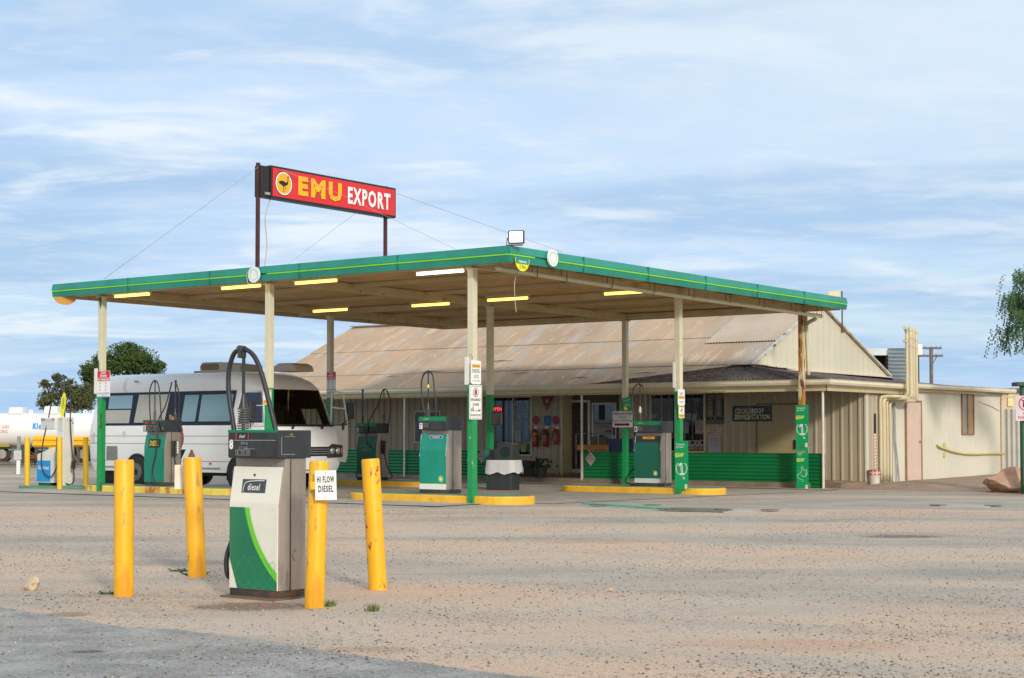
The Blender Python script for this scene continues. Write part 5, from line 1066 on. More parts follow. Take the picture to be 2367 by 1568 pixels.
mk('list_lines', mb, M('menu_ink', (.40, .38, .33), .5), d); txt(d, 'MENU', -w_*.22, h_*.42, w_*.3, h_*.06, -.003, M('menu_ink', (.4, .38, .33))); txt(d, 'MENU', w_*.24, h_*.42, w_*.3, h_*.06, -.003, M('menu_ink', (.4, .38, .33)))
mb = MB(); mb.box(-w_*.10, -w_*.02, -.003, -.002, -h_*.22, h_*.33); mb.box(w_*.40, w_*.48, -.003, -.002, -h_*.22, h_*.33)
for x in (-.38, -.14, .16, .38): mb.disc((w_*x, -.004, -h_*.31), .04, 'y', 14)
mk('price_column', mb, ink, d)
t, d, w_, h_ = wplate(1631, 1669, 990, 1006, M('sign_pink_white', (.55, .42, .38), .5), 'gas_sign', 'white LP gas emergency stop sign with red letters'); txt(d, 'LP GAS', 0, h_*.26, w_*.45, h_*.28, -.003, inkr, bold=.02); txt(d, 'EMERGENCY STOP', 0, -h_*.18, w_*.88, h_*.28, -.003, inkr, bold=.02)
t, d, w_, h_ = wplate(1637, 1666, 1008, 1048, M('poster_grey', (.42, .43, .45), .5), 'instruction_poster', 'pale grey instruction poster below the emergency stop sign'); txt(d, 'IN EMERGENCY\nPROCEDURE', 0, h_*.28, w_*.75, h_*.2, -.003, inkr); txt(d, 'turn off main valve\nclear the area and\ncall for help', 0, -h_*.05, w_*.7, h_*.25, -.003, inkb)
# in the big window
gy = WV-.04
t, d, w_, h_ = wplate(1607, 1627, 971, 1003, M('paper_grey', (.30, .28, .25), .5), 'smiley_poster', 'small poster with a red smiling face circle in the big window', v=gy); mb = MB(); mb.ring((0, -.003, 0), w_*.30, w_*.36); mb.ring((0, -.003, 0), w_*.16, w_*.20, 14, 200, 340); mb.disc((-w_*.1, -.003, w_*.1), w_*.03); mb.disc((w_*.1, -.003, w_*.1), w_*.03); mk('face', mb, M('smiley_red', (.35, .05, .03), .5), d); txt(d, 'SMILE PLEASE', 0, h_*.42, w_*.8, h_*.07, -.003, ink)
t, d, w_, h_ = wplate(1572, 1628, 1018, 1046, M('card_sign_white', (.36, .35, .33), .5), 'fleet_card_sign', 'fleet card sign with black and orange arrows at the window bottom', v=gy)
mb = MB(); 
for k in range(5):
    x = -w_*.5+k*w_*.2+.02; q = h_*.18
    if k % 2 == 0: mb.poly([(x, -.003, q), (x+w_*.12, -.003, q), (x+w_*.17, -.003, q+h_*.13), (x+w_*.12, -.003, q+h_*.26), (x, -.003, q+h_*.26), (x+w_*.05, -.003, q+h_*.13)])
mk('black_arrow', mb, ink, d); mb = MB()
for k in (1, 3): x = -w_*.5+k*w_*.2+.02; mb.poly([(x, -.003, q), (x+w_*.12, -.003, q), (x+w_*.17, -.003, q+h_*.13), (x+w_*.12, -.003, q+h_*.26), (x, -.003, q+h_*.26), (x+w_*.05, -.003, q+h_*.13)])
mk('orange_arrow', mb, M('arrow_orange', (.40, .09, .02), .5), d); txt(d, 'Fleet Card', 0, -h_*.06, w_*.92, h_*.28, -.003, ink, bold=.04); mb = MB(); mb.box(-w_*.5, w_*.5, -.003, -.002, -h_*.48, -h_*.26); mk('red_strip', mb, M('strip_red', (.33, .02, .015), .5), d)
for px0, px1, py0, py1, lab in ((1577, 1598, 955, 970, 'pale sheet of paper taped at the top of the window posters'), (1600, 1611, 957, 975, 'grey notice beside the pale sheet in the big window'), (1578, 1592, 976, 1002, 'crumpled stack of small notices in the big window'), (1506, 1518, 957, 967, 'small white card at the left side of the big window')):
    t, d, w_, h_ = wplate(px0, px1, py0, py1, M('notice_dim', (.22, .23, .24), .5), 'notice', lab, 'notice', v=gy, th=.002)
# shop window lettering: painted on the glass, part of the window
wn, u0, u1, z0, z1 = shopw
lw = M('window_letter', (.23, .24, .22), .5, var=0); L0 = WV-.035
def wtx(s, px, py, wpx, hpx): u, z = onv(px, py, WV-.032); txt(wn, s, u, z, (onv(px+wpx/2, py, WV-.032)[0]-onv(px-wpx/2, py, WV-.032)[0]), hpx*.0122, WV-.034, lw, bold=.02)
for s, px, py, wp, hp in (('YES WE', 1205, 935.5, 20, 6), ('STOCK', 1205, 943, 24, 6), ('TYRES', 1205, 952, 24, 7), ('&', 1205, 961, 5, 5), ('BATTERIES', 1206.5, 970, 38, 7.5), ('8 - AM', 1205, 982, 15, 5.5), ('OPEN', 1202.5, 991, 18, 6)): wtx(s, px, py, wp, hp)
t, d, w_, h_ = wplate(1190, 1205, 994, 1022, M('poster_white_dim', (.27, .27, .27), .5), 'notice', 'white sheet of text in the shop window, under the painted word OPEN', 'notice', v=gy, th=.002); mb = MB()
for k in range(8): mb.box(-w_*.38, w_*.38, -.003, -.002, h_*(.32-.08*k), h_*(.34-.08*k))
mk('text_lines', mb, inkg, d)
t, d, w_, h_ = wplate(1204, 1216, 1026, 1045, M('sticker_yellow', (.30, .27, .04), .5), 'sticker', 'olive yellow sticker in the lower corner of the shop window', 'sticker', v=gy, th=.002)
t, d, w_, h_ = wplate(1217, 1228, 1020, 1045, M('sticker_green', (.0, .11, .05), .5), 'sticker', 'dark green sticker in the lower right corner of the shop window', 'sticker', v=gy, th=.002); mb = MB(); mb.box(-w_*.48, w_*.48, -.003, -.002, h_*.25, h_*.45); mk('white_band', mb, M('notice_dim', (.22, .23, .24)), d)
t, d, w_, h_ = wplate(1222, 1229, 983, 992, M('sticker_orange', (.4, .25, .03), .5), 'sticker', 'small orange sticker near the right edge of the shop window', 'sticker', v=gy, th=.002)
t, d, w_, h_ = wplate(1136, 1161, 941, 951, M('neon_back', (.02, .01, .01), .5), 'open_sign', 'red glowing open sign in the shop window', v=WV-.045); txt(d, 'OPEN', 0, 0, w_*.92, h_*.8, -.004, M('neon_red', (.7, .02, .02), .5, var=0, emis=(1, .05, .04), es=1.3), bold=.03)
# notices in sidelight
(a, zt), (b, zb_) = onv(1372, 971, DV-.06), onv(1418, 1006, DV-.06); t, d = plate(W((a+b)/2, DV-.06, (zt+zb_)/2), RZ, b-a, zt-zb_, M('hours_board', (.27, .26, .26), .5), 'hours_sign', 'hours of business notice in the glass beside the entrance door', 'sign', .004, .005); w_, h_ = b-a, zt-zb_
txt(d, 'Hours of Business', 0, h_*.28, w_*.85, h_*.15, -.003, ink, bold=.02); txt(d, '6:00am - 8:00pm', 0, h_*.07, w_*.7, h_*.12, -.003, ink, bold=.01); mb = MB(); mb.poly([(w_*.08, -.003, -h_*.32), (w_*.3, -.003, -h_*.32), (w_*.3, -.003, -h_*.40), (w_*.44, -.003, -h_*.25), (w_*.3, -.003, -h_*.12), (w_*.3, -.003, -h_*.19), (w_*.08, -.003, -h_*.19)]); mk('arrow', mb, M('maroon_dim', (.2, .03, .04), .5), d)
# extinguishers and their signs
redx = M('extinguisher_red', (.33, .01, .012), .35, var=.08, coat=.3)
xg = 'fire extinguishers on the wall'
def extinguisher(px, py0, py1, r, lab, band):
    u, zt = onv(px, py0, WV-.12); _, zb_ = onv(px, py1, WV-.12); t = thing('fire_extinguisher', lab, 'fire extinguisher', W(u, WV-.12, zb_), RZ, xg); h = zt-zb_
    mb = MB(); mb.tube([(0, 0, 0), (0, 0, .02), (0, 0, h*.78), (0, 0, h*.86), (0, 0, h*.90)], [r*.9, r, r, r*.6, r*.3], 16); b_ = mk('cylinder', mb, redx, t, smooth=2)
    mb = MB(); mb.tube([(0, 0, h*.6), (0, 0, h*.72)], r*1.02, 16, False); mk('label_band', mb, band, b_)
    mb = MB(); mb.tube([(0, 0, h*.88), (0, 0, h*.94)], .018, 8); mb.beam((-.02, 0, h*.94), (.09, 0, h*.97), .02, .012); mb.beam((-.02, 0, h*.97), (.07, 0, h*1.02), .02, .012); mk('valve', mb, M('valve_chrome', (.5, .5, .48), .3, .8), t)
    mb = MB(); mb.tube(smooth_path([(-.01, 0, h*.93), (-r*1.3, 0, h*.85), (-r*1.8, -.02, h*.5), (-r*2.1, -.03, h*.25)], 5), .010, 6); mk('hose', mb, ink, t)
extinguisher(1237, 988, 1033, .078, 'left red fire extinguisher with orange label beside the shop window', M('band_orange', (.4, .22, .04), .5)); extinguisher(1261, 987, 1033, .075, 'middle red fire extinguisher with dark blue band', M('band_navy', (.02, .02, .08), .5)); extinguisher(1286, 988, 1028, .065, 'right and smallest fire extinguisher, nearest the door', M('band_red', (.25, .05, .02), .5))
def rsign(px, py, col_, lab, shape='c'):
    t, d, w_, h_ = wplate(px-10, px+10, py-11, py+11, M('sign_grey_dim', (.30, .29, .26), .5), 'extinguisher_sign', lab, v=WV-.034, group='signs above the extinguishers')
    mb = MB(); mb.disc((0, -.003, 0), w_*.42, 'y', 20, rx=1); mk('symbol', mb, col_, d)
    return d, w_, h_
dred = M('symbol_red', (.28, .01, .015), .5)
for px, lab in ((1239, 'fire extinguisher sign with red circle above the left extinguisher'), (1285, 'fire extinguisher sign with red circle above the right extinguisher')):
    d, w_, h_ = rsign(px, 953+20-1, dred, lab)
t, d, w_, h_ = wplate(1257, 1274, 961, 984, M('symbol_blue', (.03, .12, .25), .5), 'extinguisher_sign', 'blue round sign above the middle extinguisher', group='signs above the extinguishers', rr=.08)
u, z = onv(1264.5, 931, WV-.034); t = thing('fire_point_sign', 'dark red inverted triangle fire sign on the wall', 'sign', W(u, WV-.034, z), RZ); mb = MB(); mb.prism([(-.22, 0, .18), (.22, 0, .18), (0, 0, -.24)], (0, .004, 0)); d = mk('plate', mb, dred, t); mb = MB(); mb.ring((0, -.003, .04), .0, .07); mb.box(-.012, .012, -.004, -.003, -.15, -.06); mk('symbol', mb, M('sign_grey_dim', (.3, .29, .26)), d)
# pot plants
leafp = M('pot_leaf', (.012, .03, .010), .6, var=.3)
def potplant(px, py, r, h, lh, lab, seed):
    a = atz(px, py, .06); t = thing('potted_plant', lab, 'potted plant', (a.x, a.y, .05)); mb = MB(); mb.tube([(0, 0, 0), (0, 0, h*.8), (0, 0, h), (0, 0, h-.01)], [r*.7, r*.95, r, r*.85], 16); mk('pot', mb, M('pot_dark', (.012, .012, .016), .6), t); rr = random.Random(seed); mb = MB()
    for k in range(120):
        c_ = Vector((rr.gauss(0, r*.8), rr.gauss(0, r*.8), h+rr.random()**1.5*lh)); d_ = Vector((rr.gauss(0, 1), rr.gauss(0, 1), rr.gauss(.3, .7))).normalized()*.06; e = d_.orthogonal().normalized()*.03; mb.poly([c_-d_, c_+e, c_+d_, c_-e])
    mk('leaves', mb, leafp, t)
potplant(1249, 1104, .19, .28, .22, 'dark flower pot with leafy plant under the extinguishers', 4); 
a = atz(1222, 1101, .06); t = thing('planter_box', 'dark brown planter box against the wall behind the bin', 'planter', (a.x, a.y, .05), RZ); mb = MB(); mb.box(-.24, .24, -.15, .15, 0, .42); mk('box', mb, M('planter_brown', (.03, .02, .015), .7), t, bevel=.01); mb = MB(); mb.box(-.21, .21, -.12, .12, .415, .425); mk('soil', mb, M('soil', (.02, .015, .01), .9), t)
# things behind the porch fence: trolley crates
a, _ = onv(1399, 1000, FV+.5); t = thing('wire_trolley', 'tall wire cage trolley standing behind the porch fence', 'trolley', W(a, FV+.55, .05), RZ); mb = MB(); W2 = .95
for x in (-W2, -.25, .2, W2*.62):
    mb.tube([(x, 0, .1), (x, 0, 1.15)], .012, 6)
for z in (.75, 1.15): mb.tube([(-W2, 0, z), (W2*.62, 0, z)], .010, 6)
for k in range(12): x = -.1+k*.06; mb.tube([(x, .01, .3), (x, .01, .9)], .003, 4)
mk('frame', mb, M('trolley_grey', (.22, .22, .22), .4, .6), t); mb = MB(); mb.box(-W2*.9, .1, -.1, .3, .72, .86); mk('orange_tray', mb, M('crate_orange', (.40, .17, .015), .6), t); mb = MB(); mb.box(.1, .60, -.05, .35, .5, 1.02); mk('blue_basket', mb, M('crate_blue', (.01, .02, .07), .5), t); mb = MB(); mb.box(-.55, -.05, .12, .16, .85, 1.07); mk('card', mb, M('card_brown', (.10, .085, .06), .7), t)
# ---------------- bin at column (1,1)
p = W(UC[1]+.48, VC[1]-.12); t = thing('rubbish_bin', 'dark grey forecourt service bin with a white cloth around it', 'bin', (p.x, p.y, gz(p.x, p.y)+.012), R(-25))
bm_ = M('bin_grey', (.035, .035, .038), .45, var=.15)
mb = MB(); mb.box(-.30, .28, -.22, .22, 0, .42); mb.prism([(-.27, -.20, .42), (.29, -.20, .42), (.29, -.20, 1.02), (-.08, -.20, 1.05), (-.08, -.2, .92), (-.27, -.20, .88)], (0, .40, 0)); mk('body', mb, bm_, t, bevel=.02)
mb = MB(); mb.disc((.12, -.206, .83), .135, 'y', 24, .006); mk('round_opening', mb, M('bin_hole', (.006, .02, .016), .5), t); mb = MB(); mb.ring((.12, -.21, .83), .13, .155); mk('rim', mb, M('bin_rim', (.02, .07, .055), .4), t); mb = MB(); mb.box(-.24, -.13, -.208, -.2, .55, .86); mk('slot', mb, ink, t)
mb = MB(); nn = 28; rr = random.Random(2)
ring = []
for k in range(nn):
    a = 2*math.pi*k/nn; c_, s_ = math.cos(a), math.sin(a); m_ = max(abs(c_)/.33, abs(s_)/.25); ring.append((c_/m_, s_/m_))
for j in range(4):
    f = j/3
    for k, (x, y) in enumerate(ring): q = 1+.13*f+.03*rr.uniform(-1, 1)*f+.05*f*math.sin(k*2.1); mb.v.append((x*q, y*q, .66-.29*f+.03*f*math.sin(k*1.3)))
for j in range(3):
    for k in range(nn): mb.f.append((j*nn+k, j*nn+(k+1) % nn, (j+1)*nn+(k+1) % nn, (j+1)*nn+k))
mk('cloth', mb, M('cloth_white', (.62, .62, .63), .8, var=.05), t, smooth=True)
u, z = onv(1146, 968, VC[1]-.25); t = thing('wall_lamp', 'boxy dark glass lamp with cream rim fixed to the column above the bin', 'lamp', W(u, VC[1]-.25, z), R(-5)); mb = MB(); mb.box(-.12, .13, -.04, .12, -.155, .155); mk('body', mb, M('lamp_cream', (.35, .28, .17), .5), t, bevel=.04, seg=3); mb = MB(); mb.box(-.10, .13, -.07, -.03, -.145, .145); mk('lens', mb, M('lamp_glass', (.02, .022, .02), .1, var=0), t, bevel=.035, seg=3)
q = W(UC[1]-.02, VC[1]-.08, .72); t, d = plate(q, RZ, .20, .30, M('card_teal', (.02, .16, .12), .5), 'notice_card', 'dark green notice on the column beside the bin', 'notice', .004, .01); txt(d, 'Voted #1\nby its\ncars', 0, .04, .15, .12, -.003, inkg)
q = W(UC[1]-.02, VC[1]-.08, .42); t, d = plate(q, RZ, .12, .12, M('card_lime', (.30, .48, .03), .5), 'notice_card', 'small lime sticker low on the column beside the bin', 'sticker', .004, .01)
# ---------------- bucket and striped pole by the corner
a = atz(2021, 1113, .04); t = thing('bucket', 'white bucket with red and white striped rim by the corner wall', 'bucket', (a.x, a.y, gz(a.x, a.y))); mb = MB(); mb.tube([(0, 0, 0), (0, 0, .36), (0, 0, .36), (0, 0, .34)], [.125, .145, .155, .13], 20); mk('body', mb, M('bucket_white', (.62, .55, .48), .5, var=.12, vs=8), t, smooth=2)
mb = MB()
for z0 in (.24, .32):
    for k in range(10):
        a_, b_ = 2*math.pi*k/10, 2*math.pi*(k+.5)/10; r_ = .160; mb.poly([(r_*math.cos(a_), r_*math.sin(a_), z0), (r_*math.cos(b_), r_*math.sin(b_), z0), (r_*math.cos(b_+.2), r_*math.sin(b_+.2), z0+.04), (r_*math.cos(a_+.2), r_*math.sin(a_+.2), z0+.04)])
mk('stripe', mb, inkr, t)
v, _ = onu(2023, 1000, WR+.04); t = thing('striped_strip', 'narrow red and white striped strip with black top on the corner wall', 'marker', W(WR+.045, v, .3), RS); mb = MB(); mb.box(-.05, .05, 0, .01, 0, .9); s1 = mk('strip', mb, inkw, t)
mb = MB()
for k in range(11): mb.poly([(-.05, -.002, k*.08), (.05, -.002, k*.08+.05), (.05, -.002, k*.08+.09), (-.05, -.002, k*.08+.04)])
mk('stripe', mb, inkr, s1); mb = MB(); mb.box(-.05, .05, -.001, .011, .9, 1.40); mk('black_top', mb, ink, t)
# ---------------- shed behind
galv = M('galvanised_iron', (.55, .60, .58), .5, .1, var=.12, vs=1)
D = 56.; a, b, c_ = at(2000, 870, D), at(2052, 870, D), at(2117, 870, D-1.6); t = thing('iron_shed', 'galvanised corrugated tank shelter with dark open side behind the roadhouse', 'shed', (b.x, b.y, 0)); O = Vector((b.x, b.y, 0)); zt = at(2052, 807, D).z; ztl = at(2003, 806, D).z
mb = MB(); n = 60; zz = [2.2+(zt-2.2)*i/n for i in range(n+1)]
for x, y in ((0, -.05), (c_.x-b.x, c_.y-b.y-.05)):
    for i, z in enumerate(zz): mb.v.append((x, y-.05*math.cos(i*math.pi*.5), z-(.0 if x == 0 else .08)))
for i in range(n): mb.f.append((i, i+1, n+2+i, n+1+i))
mb.box(c_.x-b.x, c_.x-b.x+.05, -1.6, 2, 0, zt-.1); mk('side_wall', mb, galv, t)
mb = MB(); mb.poly([(a.x-b.x-2, .0, zt+.03), (0, 0, zt+.02), (c_.x-b.x, c_.y-b.y, zt-.06), (c_.x-b.x, 3, zt-.05), (a.x-b.x-2, 3, zt+.03)]); mb.box(a.x-b.x-2, 0, -.03, 0, zt-.22, zt+.02); mk('roof', mb, galv, t)
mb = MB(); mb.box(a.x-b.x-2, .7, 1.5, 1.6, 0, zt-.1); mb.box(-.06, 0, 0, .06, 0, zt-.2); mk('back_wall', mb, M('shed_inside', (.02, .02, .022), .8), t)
q = at(2125, 815, 50); t = thing('meter_box', 'small white box mounted beside the exhaust pipes above the roof', 'box', q); mb = MB(); mb.box(-.13, .10, 0, .15, -.08, .25); mk('box', mb, signw, t, bevel=.01); mb = MB(); mb.box(-.15, -.08, -.02, .0, -.12, -.02); mb.tube([(0, .1, -.08), (0, .1, -1.4)], .02, 6); mk('bracket', mb, ink, t)
# utility pole
q = at(2153, 880, 95); t = thing('utility_pole', 'grey wooden power pole with two crossarms beyond the roadhouse', 'utility pole', (q.x, q.y, 0)); zt = at(2153, 802, 95).z; pm_ = M('pole_wood', (.16, .13, .12), .8, var=.2); mb = MB(); mb.tube([(0, 0, 0), (0, 0, zt)], .11, 10); mk('pole', mb, pm_, t); z2 = at(2153, 823, 95).z; mb = MB(); mb.box(-.65, .60, -.08, .08, zt-.14, zt-.02); mk('crossarm', mb, pm_, t); mb = MB(); mb.box(-.75, .68, -.08, .08, z2-.06, z2+.06); mb.beam((0, 0, z2-.6), (.35, 0, z2), .05, .05); mk('crossarm', mb, pm_, t)
for z, xs in ((zt, (-.6, -.35, .3, .55)), (z2+.06, (-.7, -.45, .3, .62))):
    for x in xs: mb = MB(); mb.tube([(x, 0, z-.02), (x, 0, z+.06)], .035, 6); mk('insulator', mb, M('insulator', (.3, .3, .32), .4), t)
# corrugated pale fence at the right
D = 47.8; a = at(2319, 1085, D); b = at(2420, 1085, D); t = thing('iron_fence', 'pale corrugated iron fence at the right behind the boulder', 'fence', (a.x, a.y, 0)); zt = at(2319, 948, D).z; mb = MB(); mb.corr((0, 0, -.1), (b.x-a.x, -.3, 0), (0, 0, zt+.12), (0, -1, 0), .14, .05, 'sine', samp=8); mk('sheet', mb, M('fence_pale_iron', (.50, .49, .45), .6, .2, var=.08), t, smooth=True)
mb = MB(); mb.box(-.06, .0, .02, .08, -.1, zt); mb.box(0, b.x-a.x, .06, .1, zt-.3, zt-.24); mk('fence_frame', mb, rust, t)
q = at(2322, 930, 54); t = thing('rear_building', 'beige low building glimpsed between the wing and the iron fence', 'building', (q.x-.15, q.y, 0)); mb = MB(); mb.box(0, 5, 0, 4, 0, at(2322, 905, 54).z); mk('wall', mb, M('beige_wall', '#cfb79a', .6, var=.04), t); mb = MB(); z = at(2322, 905, 54).z; mb.box(-.1, 5.1, -.2, 4.1, z, z+.10); mk('roof', mb, M('roof_brown', (.12, .10, .08), .7), t)
mb = MB(); mb.box(.25, .42, -.05, 0, z-.5, z-.1); mk('lamp_box', mb, M('lamp_yellow', (.7, .6, .3), .5), t)
# no parking sign and post
q = at(2372, 1130, 35.2); t = thing('sign_post', 'dark green square post with flat cap at the right edge', 'post', (q.x, q.y, 0)); zt = at(2372, 893, 35.2).z; mb = MB(); mb.box(-.09, .12, -.1, .1, -.1, zt); mk('post', mb, M('post_green', (.005, .10, .055), .5), t); mb = MB(); mb.box(-.23, .35, -.2, .2, zt, zt+.085); mk('cap', mb, M('cap_olive', (.05, .05, .04), .6), t, bevel=.01)
q = at(2371, 944, 35.0); t, d = plate(q, 0, .44, .54, M('sign_grey', (.52, .50, .52), .45), 'no_parking_sign', 'white no parking sign with red circle at the right edge of the photo', 'sign', .005, .01); mb = MB(); mb.ring((0, -.003, .10), .13, .155); mb.stroke([(-.10, .19), (.10, .01)], .025, -.0035); mk('red_circle', mb, M('np_red', (.50, .02, .04), .5), d); txt(d, 'P', 0, .10, .12, .16, -.003, ink, bold=.05); txt(d, 'NO', 0, -.115, .12, .06, -.003, M('np_red', (.5, .02, .04)), bold=.02); txt(d, 'PARKING', 0, -.20, .33, .07, -.003, M('np_red', (.5, .02, .04)), bold=.02)
# ================================================================== ROCKS, WEEDS, GRAVEL
def rock(name, loc, size, mat, lab, seed, cat='rock', sub=4, flat=.0):
    bm = bmesh.new(); bmesh.ops.create_icosphere(bm, subdivisions=sub, radius=1)
    from mathutils import noise as nn
    rr = random.Random(seed); planes = [(Vector((rr.gauss(0, 1), rr.gauss(0, 1), rr.gauss(0, 1))).normalized(), rr.uniform(.52, .85)) for _ in range(16)]
    for v in bm.verts:
        p = v.co.copy()
        for n, d in planes:
            k = p.dot(n)-d
            if k > 0: p -= n*k*.97
        p *= 1+.16*nn.noise(p*2.1+Vector((seed, 0, 0)))+.08*nn.noise(p*5+Vector((0, seed, 0)))+.02*nn.noise(p*15)
        v.co = Vector((p.x*size[0], p.y*size[1], p.z*size[2]))
    me = bpy.data.meshes.new(name); bm.to_mesh(me); bm.free(); o = mk(name, me, mat, fix=False, smooth=2); o.location = loc; tag(o, lab, cat); return o
a = atz(75, 1366, -.18); rock('rock', (a.x, a.y, -.13), (.098, .07, .085), M('rock_pale', (.50, .40, .27), .85, var=.2, vs=9, spots=[((.36, .20, .09), .55, 12, (1, 1, 1), .1)], bump=.6, bs=60), 'pale angular stone on the gravel at the left', 11, sub=3)
boul = M('boulder_red', (.50, .31, .20), .9, var=.2, vs=3, spots=[((.22, .11, .07), .58, 4, (1, 1, 1), .08), ((.48, .33, .24), .60, 7, (1, 1, 1), .08)], bump=1.0, bs=14)
a = atz(2336, 1134, -.03); rock('boulder', (a.x+.25, a.y+.5, .12), (.84, .55, .40), boul, 'big reddish brown boulder at the right edge', 23, 'boulder')
a = atz(2366, 1138, -.03); rock('boulder', (a.x+.42, a.y+.1, .08), (.42, .35, .40), boul, 'second boulder mostly cut off by the right edge', 8, 'boulder')
a = atz(1411, 1359, -.15); rock('stone', (a.x, a.y, gz(a.x, a.y)+.012), (.03, .022, .02), M('rock_pale', (.5, .4, .27)), 'small tan stone alone on the open gravel', 3, 'stone', 2)
a = atz(705, 1107, .05); rock('stone', (*W(onv(888, 1107, FV-.3)[0], FV-.3)[:2], -.04), (.16, .1, .07), M('stone_orange', (.34, .22, .12), .9), 'flat brown stone at the foot of the left porch fence', 9, 'stone', 2)
weedm = M('weed_green', (.045, .13, .03), .6, var=.35, vs=12); grassm = M('grass_olive', (.10, .15, .03), .6, var=.3, vs=12)
def weed(px, py, kind, r, lab, seed):
    a = atz(px, py, -.18); g = gz(a.x, a.y)+.004; rr = random.Random(seed); mb = MB()
    if kind == 'leafy':
        for k in range(46):
            an = rr.uniform(0, 6.28); L = r*rr.uniform(.3, 1.0); d = Vector((math.cos(an), math.sin(an)*.7, 0)); b = d*L*rr.uniform(0, .8); w_ = r*.16; el = rr.uniform(.05, .7); p = [b, b+d*L*.3+Vector((0, 0, L*.4*el)), b+d*L*.55+Vector((0, 0, L*.42*el))]
            n = Vector((-d.y, d.x, rr.uniform(-.5, .8)))*w_*.5; mb.poly([p[0], p[1]+n, p[2], p[1]-n])
    else:
        for k in range(90):
            an = rr.uniform(0, 6.28); b = Vector((rr.gauss(0, r*.25), rr.gauss(0, r*.25), 0)); tip = b+Vector((math.cos(an)*r*.7*rr.random(), math.sin(an)*r*.7*rr.random(), r*rr.uniform(.3, .8))); n = Vector((.0035, .001, 0)); mb.poly([b-n, b+n, tip])
    o = mk('weed' if kind == 'leafy' else 'grass_tuft', mb, weedm if kind == 'leafy' else grassm); o.location = (a.x, a.y, g); tag(o, lab, 'weed' if kind == 'leafy' else 'grass tuft')
weed(450, 1333, 'leafy', .16, 'leafy green weed spreading at the foot of the tilting bollard', 1); weed(412, 1326, 'leafy', .13, 'flat green weed just left of the tilting bollard', 2); weed(250, 1375, 'leafy', .13, 'leafy weed at the left foot of the straight front bollard', 3)
weed(862, 1414, 'grass', .09, 'small green grass tuft right of the hi flow sign bollard', 4); weed(763, 1402, 'grass', .08, 'dry grass tuft at the foot of the bollard with the hi flow sign', 5)
def gravel():
    N_ = 52000; X = []; 
    d = rng.uniform(0, 1, N_); Dp = 9.0+17*d**1.15; px = rng.uniform(-80, 2450, N_); xs = (px-1183.5)/FPX*Dp
    dens = .5+.5*np.sin(xs*1.3+Dp*.9)*np.sin(xs*.4-Dp*1.7+1)
    keep = rng.uniform(0, 1, N_) < .10+.90*dens**2.2; xs, Dp = xs[keep], Dp[keep]; n = len(xs)
    base = np.array([(1, 0, 0), (.3, .95, 0), (-.8, .6, 0), (-.8, -.6, 0), (.3, -.95, 0), (.1, 0, .75), (0, .05, -.4)]); F = []
    for k in range(5): F += [(k, (k+1) % 5, 5), ((k+1) % 5, k, 6)]
    F = np.array(F); s = .0035+.0085*rng.uniform(0, 1, n)**3; ang = rng.uniform(0, 6.28, n)
    V = np.zeros((n, 7, 3)); jit = rng.uniform(.7, 1.3, (n, 7, 3)); b = base[None]*jit*s[:, None, None]
    V[:, :, 0] = b[:, :, 0]*np.cos(ang)[:, None]-b[:, :, 1]*np.sin(ang)[:, None]+xs[:, None]; V[:, :, 1] = b[:, :, 0]*np.sin(ang)[:, None]+b[:, :, 1]*np.cos(ang)[:, None]+Dp[:, None]
    zg = np.array([gz(x, y)+(.012*math.sin(x*1.7+y*.6)*math.cos(y*1.3-x*.4)) for x, y in zip(xs, Dp)]); V[:, :, 2] = b[:, :, 2]+zg[:, None]+.002
    FF = (F[None]+np.arange(n)[:, None, None]*7).reshape(-1, 3); me = bpy.data.meshes.new('gravel'); me.vertices.add(n*7); me.loops.add(len(FF)*3); me.polygons.add(len(FF)); me.vertices.foreach_set('co', V.reshape(-1)); me.loops.foreach_set('vertex_index', FF.reshape(-1).astype('i')); me.polygons.foreach_set('loop_start', np.arange(0, len(FF)*3, 3, dtype='i')); me.polygons.foreach_set('loop_total', np.full(len(FF), 3, dtype='i')); me.update(); me.validate()
    m = bpy.data.materials.new('loose_stones'); m.use_nodes = True; nt = m.node_tree; b_ = nt.nodes['Principled BSDF']; b_.inputs['Roughness'].default_value = .9
    g = nt.nodes.new('ShaderNodeNewGeometry'); cr = nt.nodes.new('ShaderNodeValToRGB'); nt.links.new(g.outputs['Random Per Island'], cr.inputs[0]); nt.links.new(cr.outputs[0], b_.inputs['Base Color'])
    e = cr.color_ramp; e.elements[0].color = (.10, .095, .09, 1); e.elements[1].color = (.55, .48, .40, 1)
    for p_, c_ in ((.35, (.20, .17, .15, 1)), (.6, (.33, .26, .20, 1)), (.85, (.42, .34, .27, 1))): q = e.elements.new(p_); q.color = c_
    o = mk('gravel', me, m, fix=False, kind='stuff'); tag(o, 'loose gravel stones scattered over the dirt forecourt', 'gravel')
gravel()
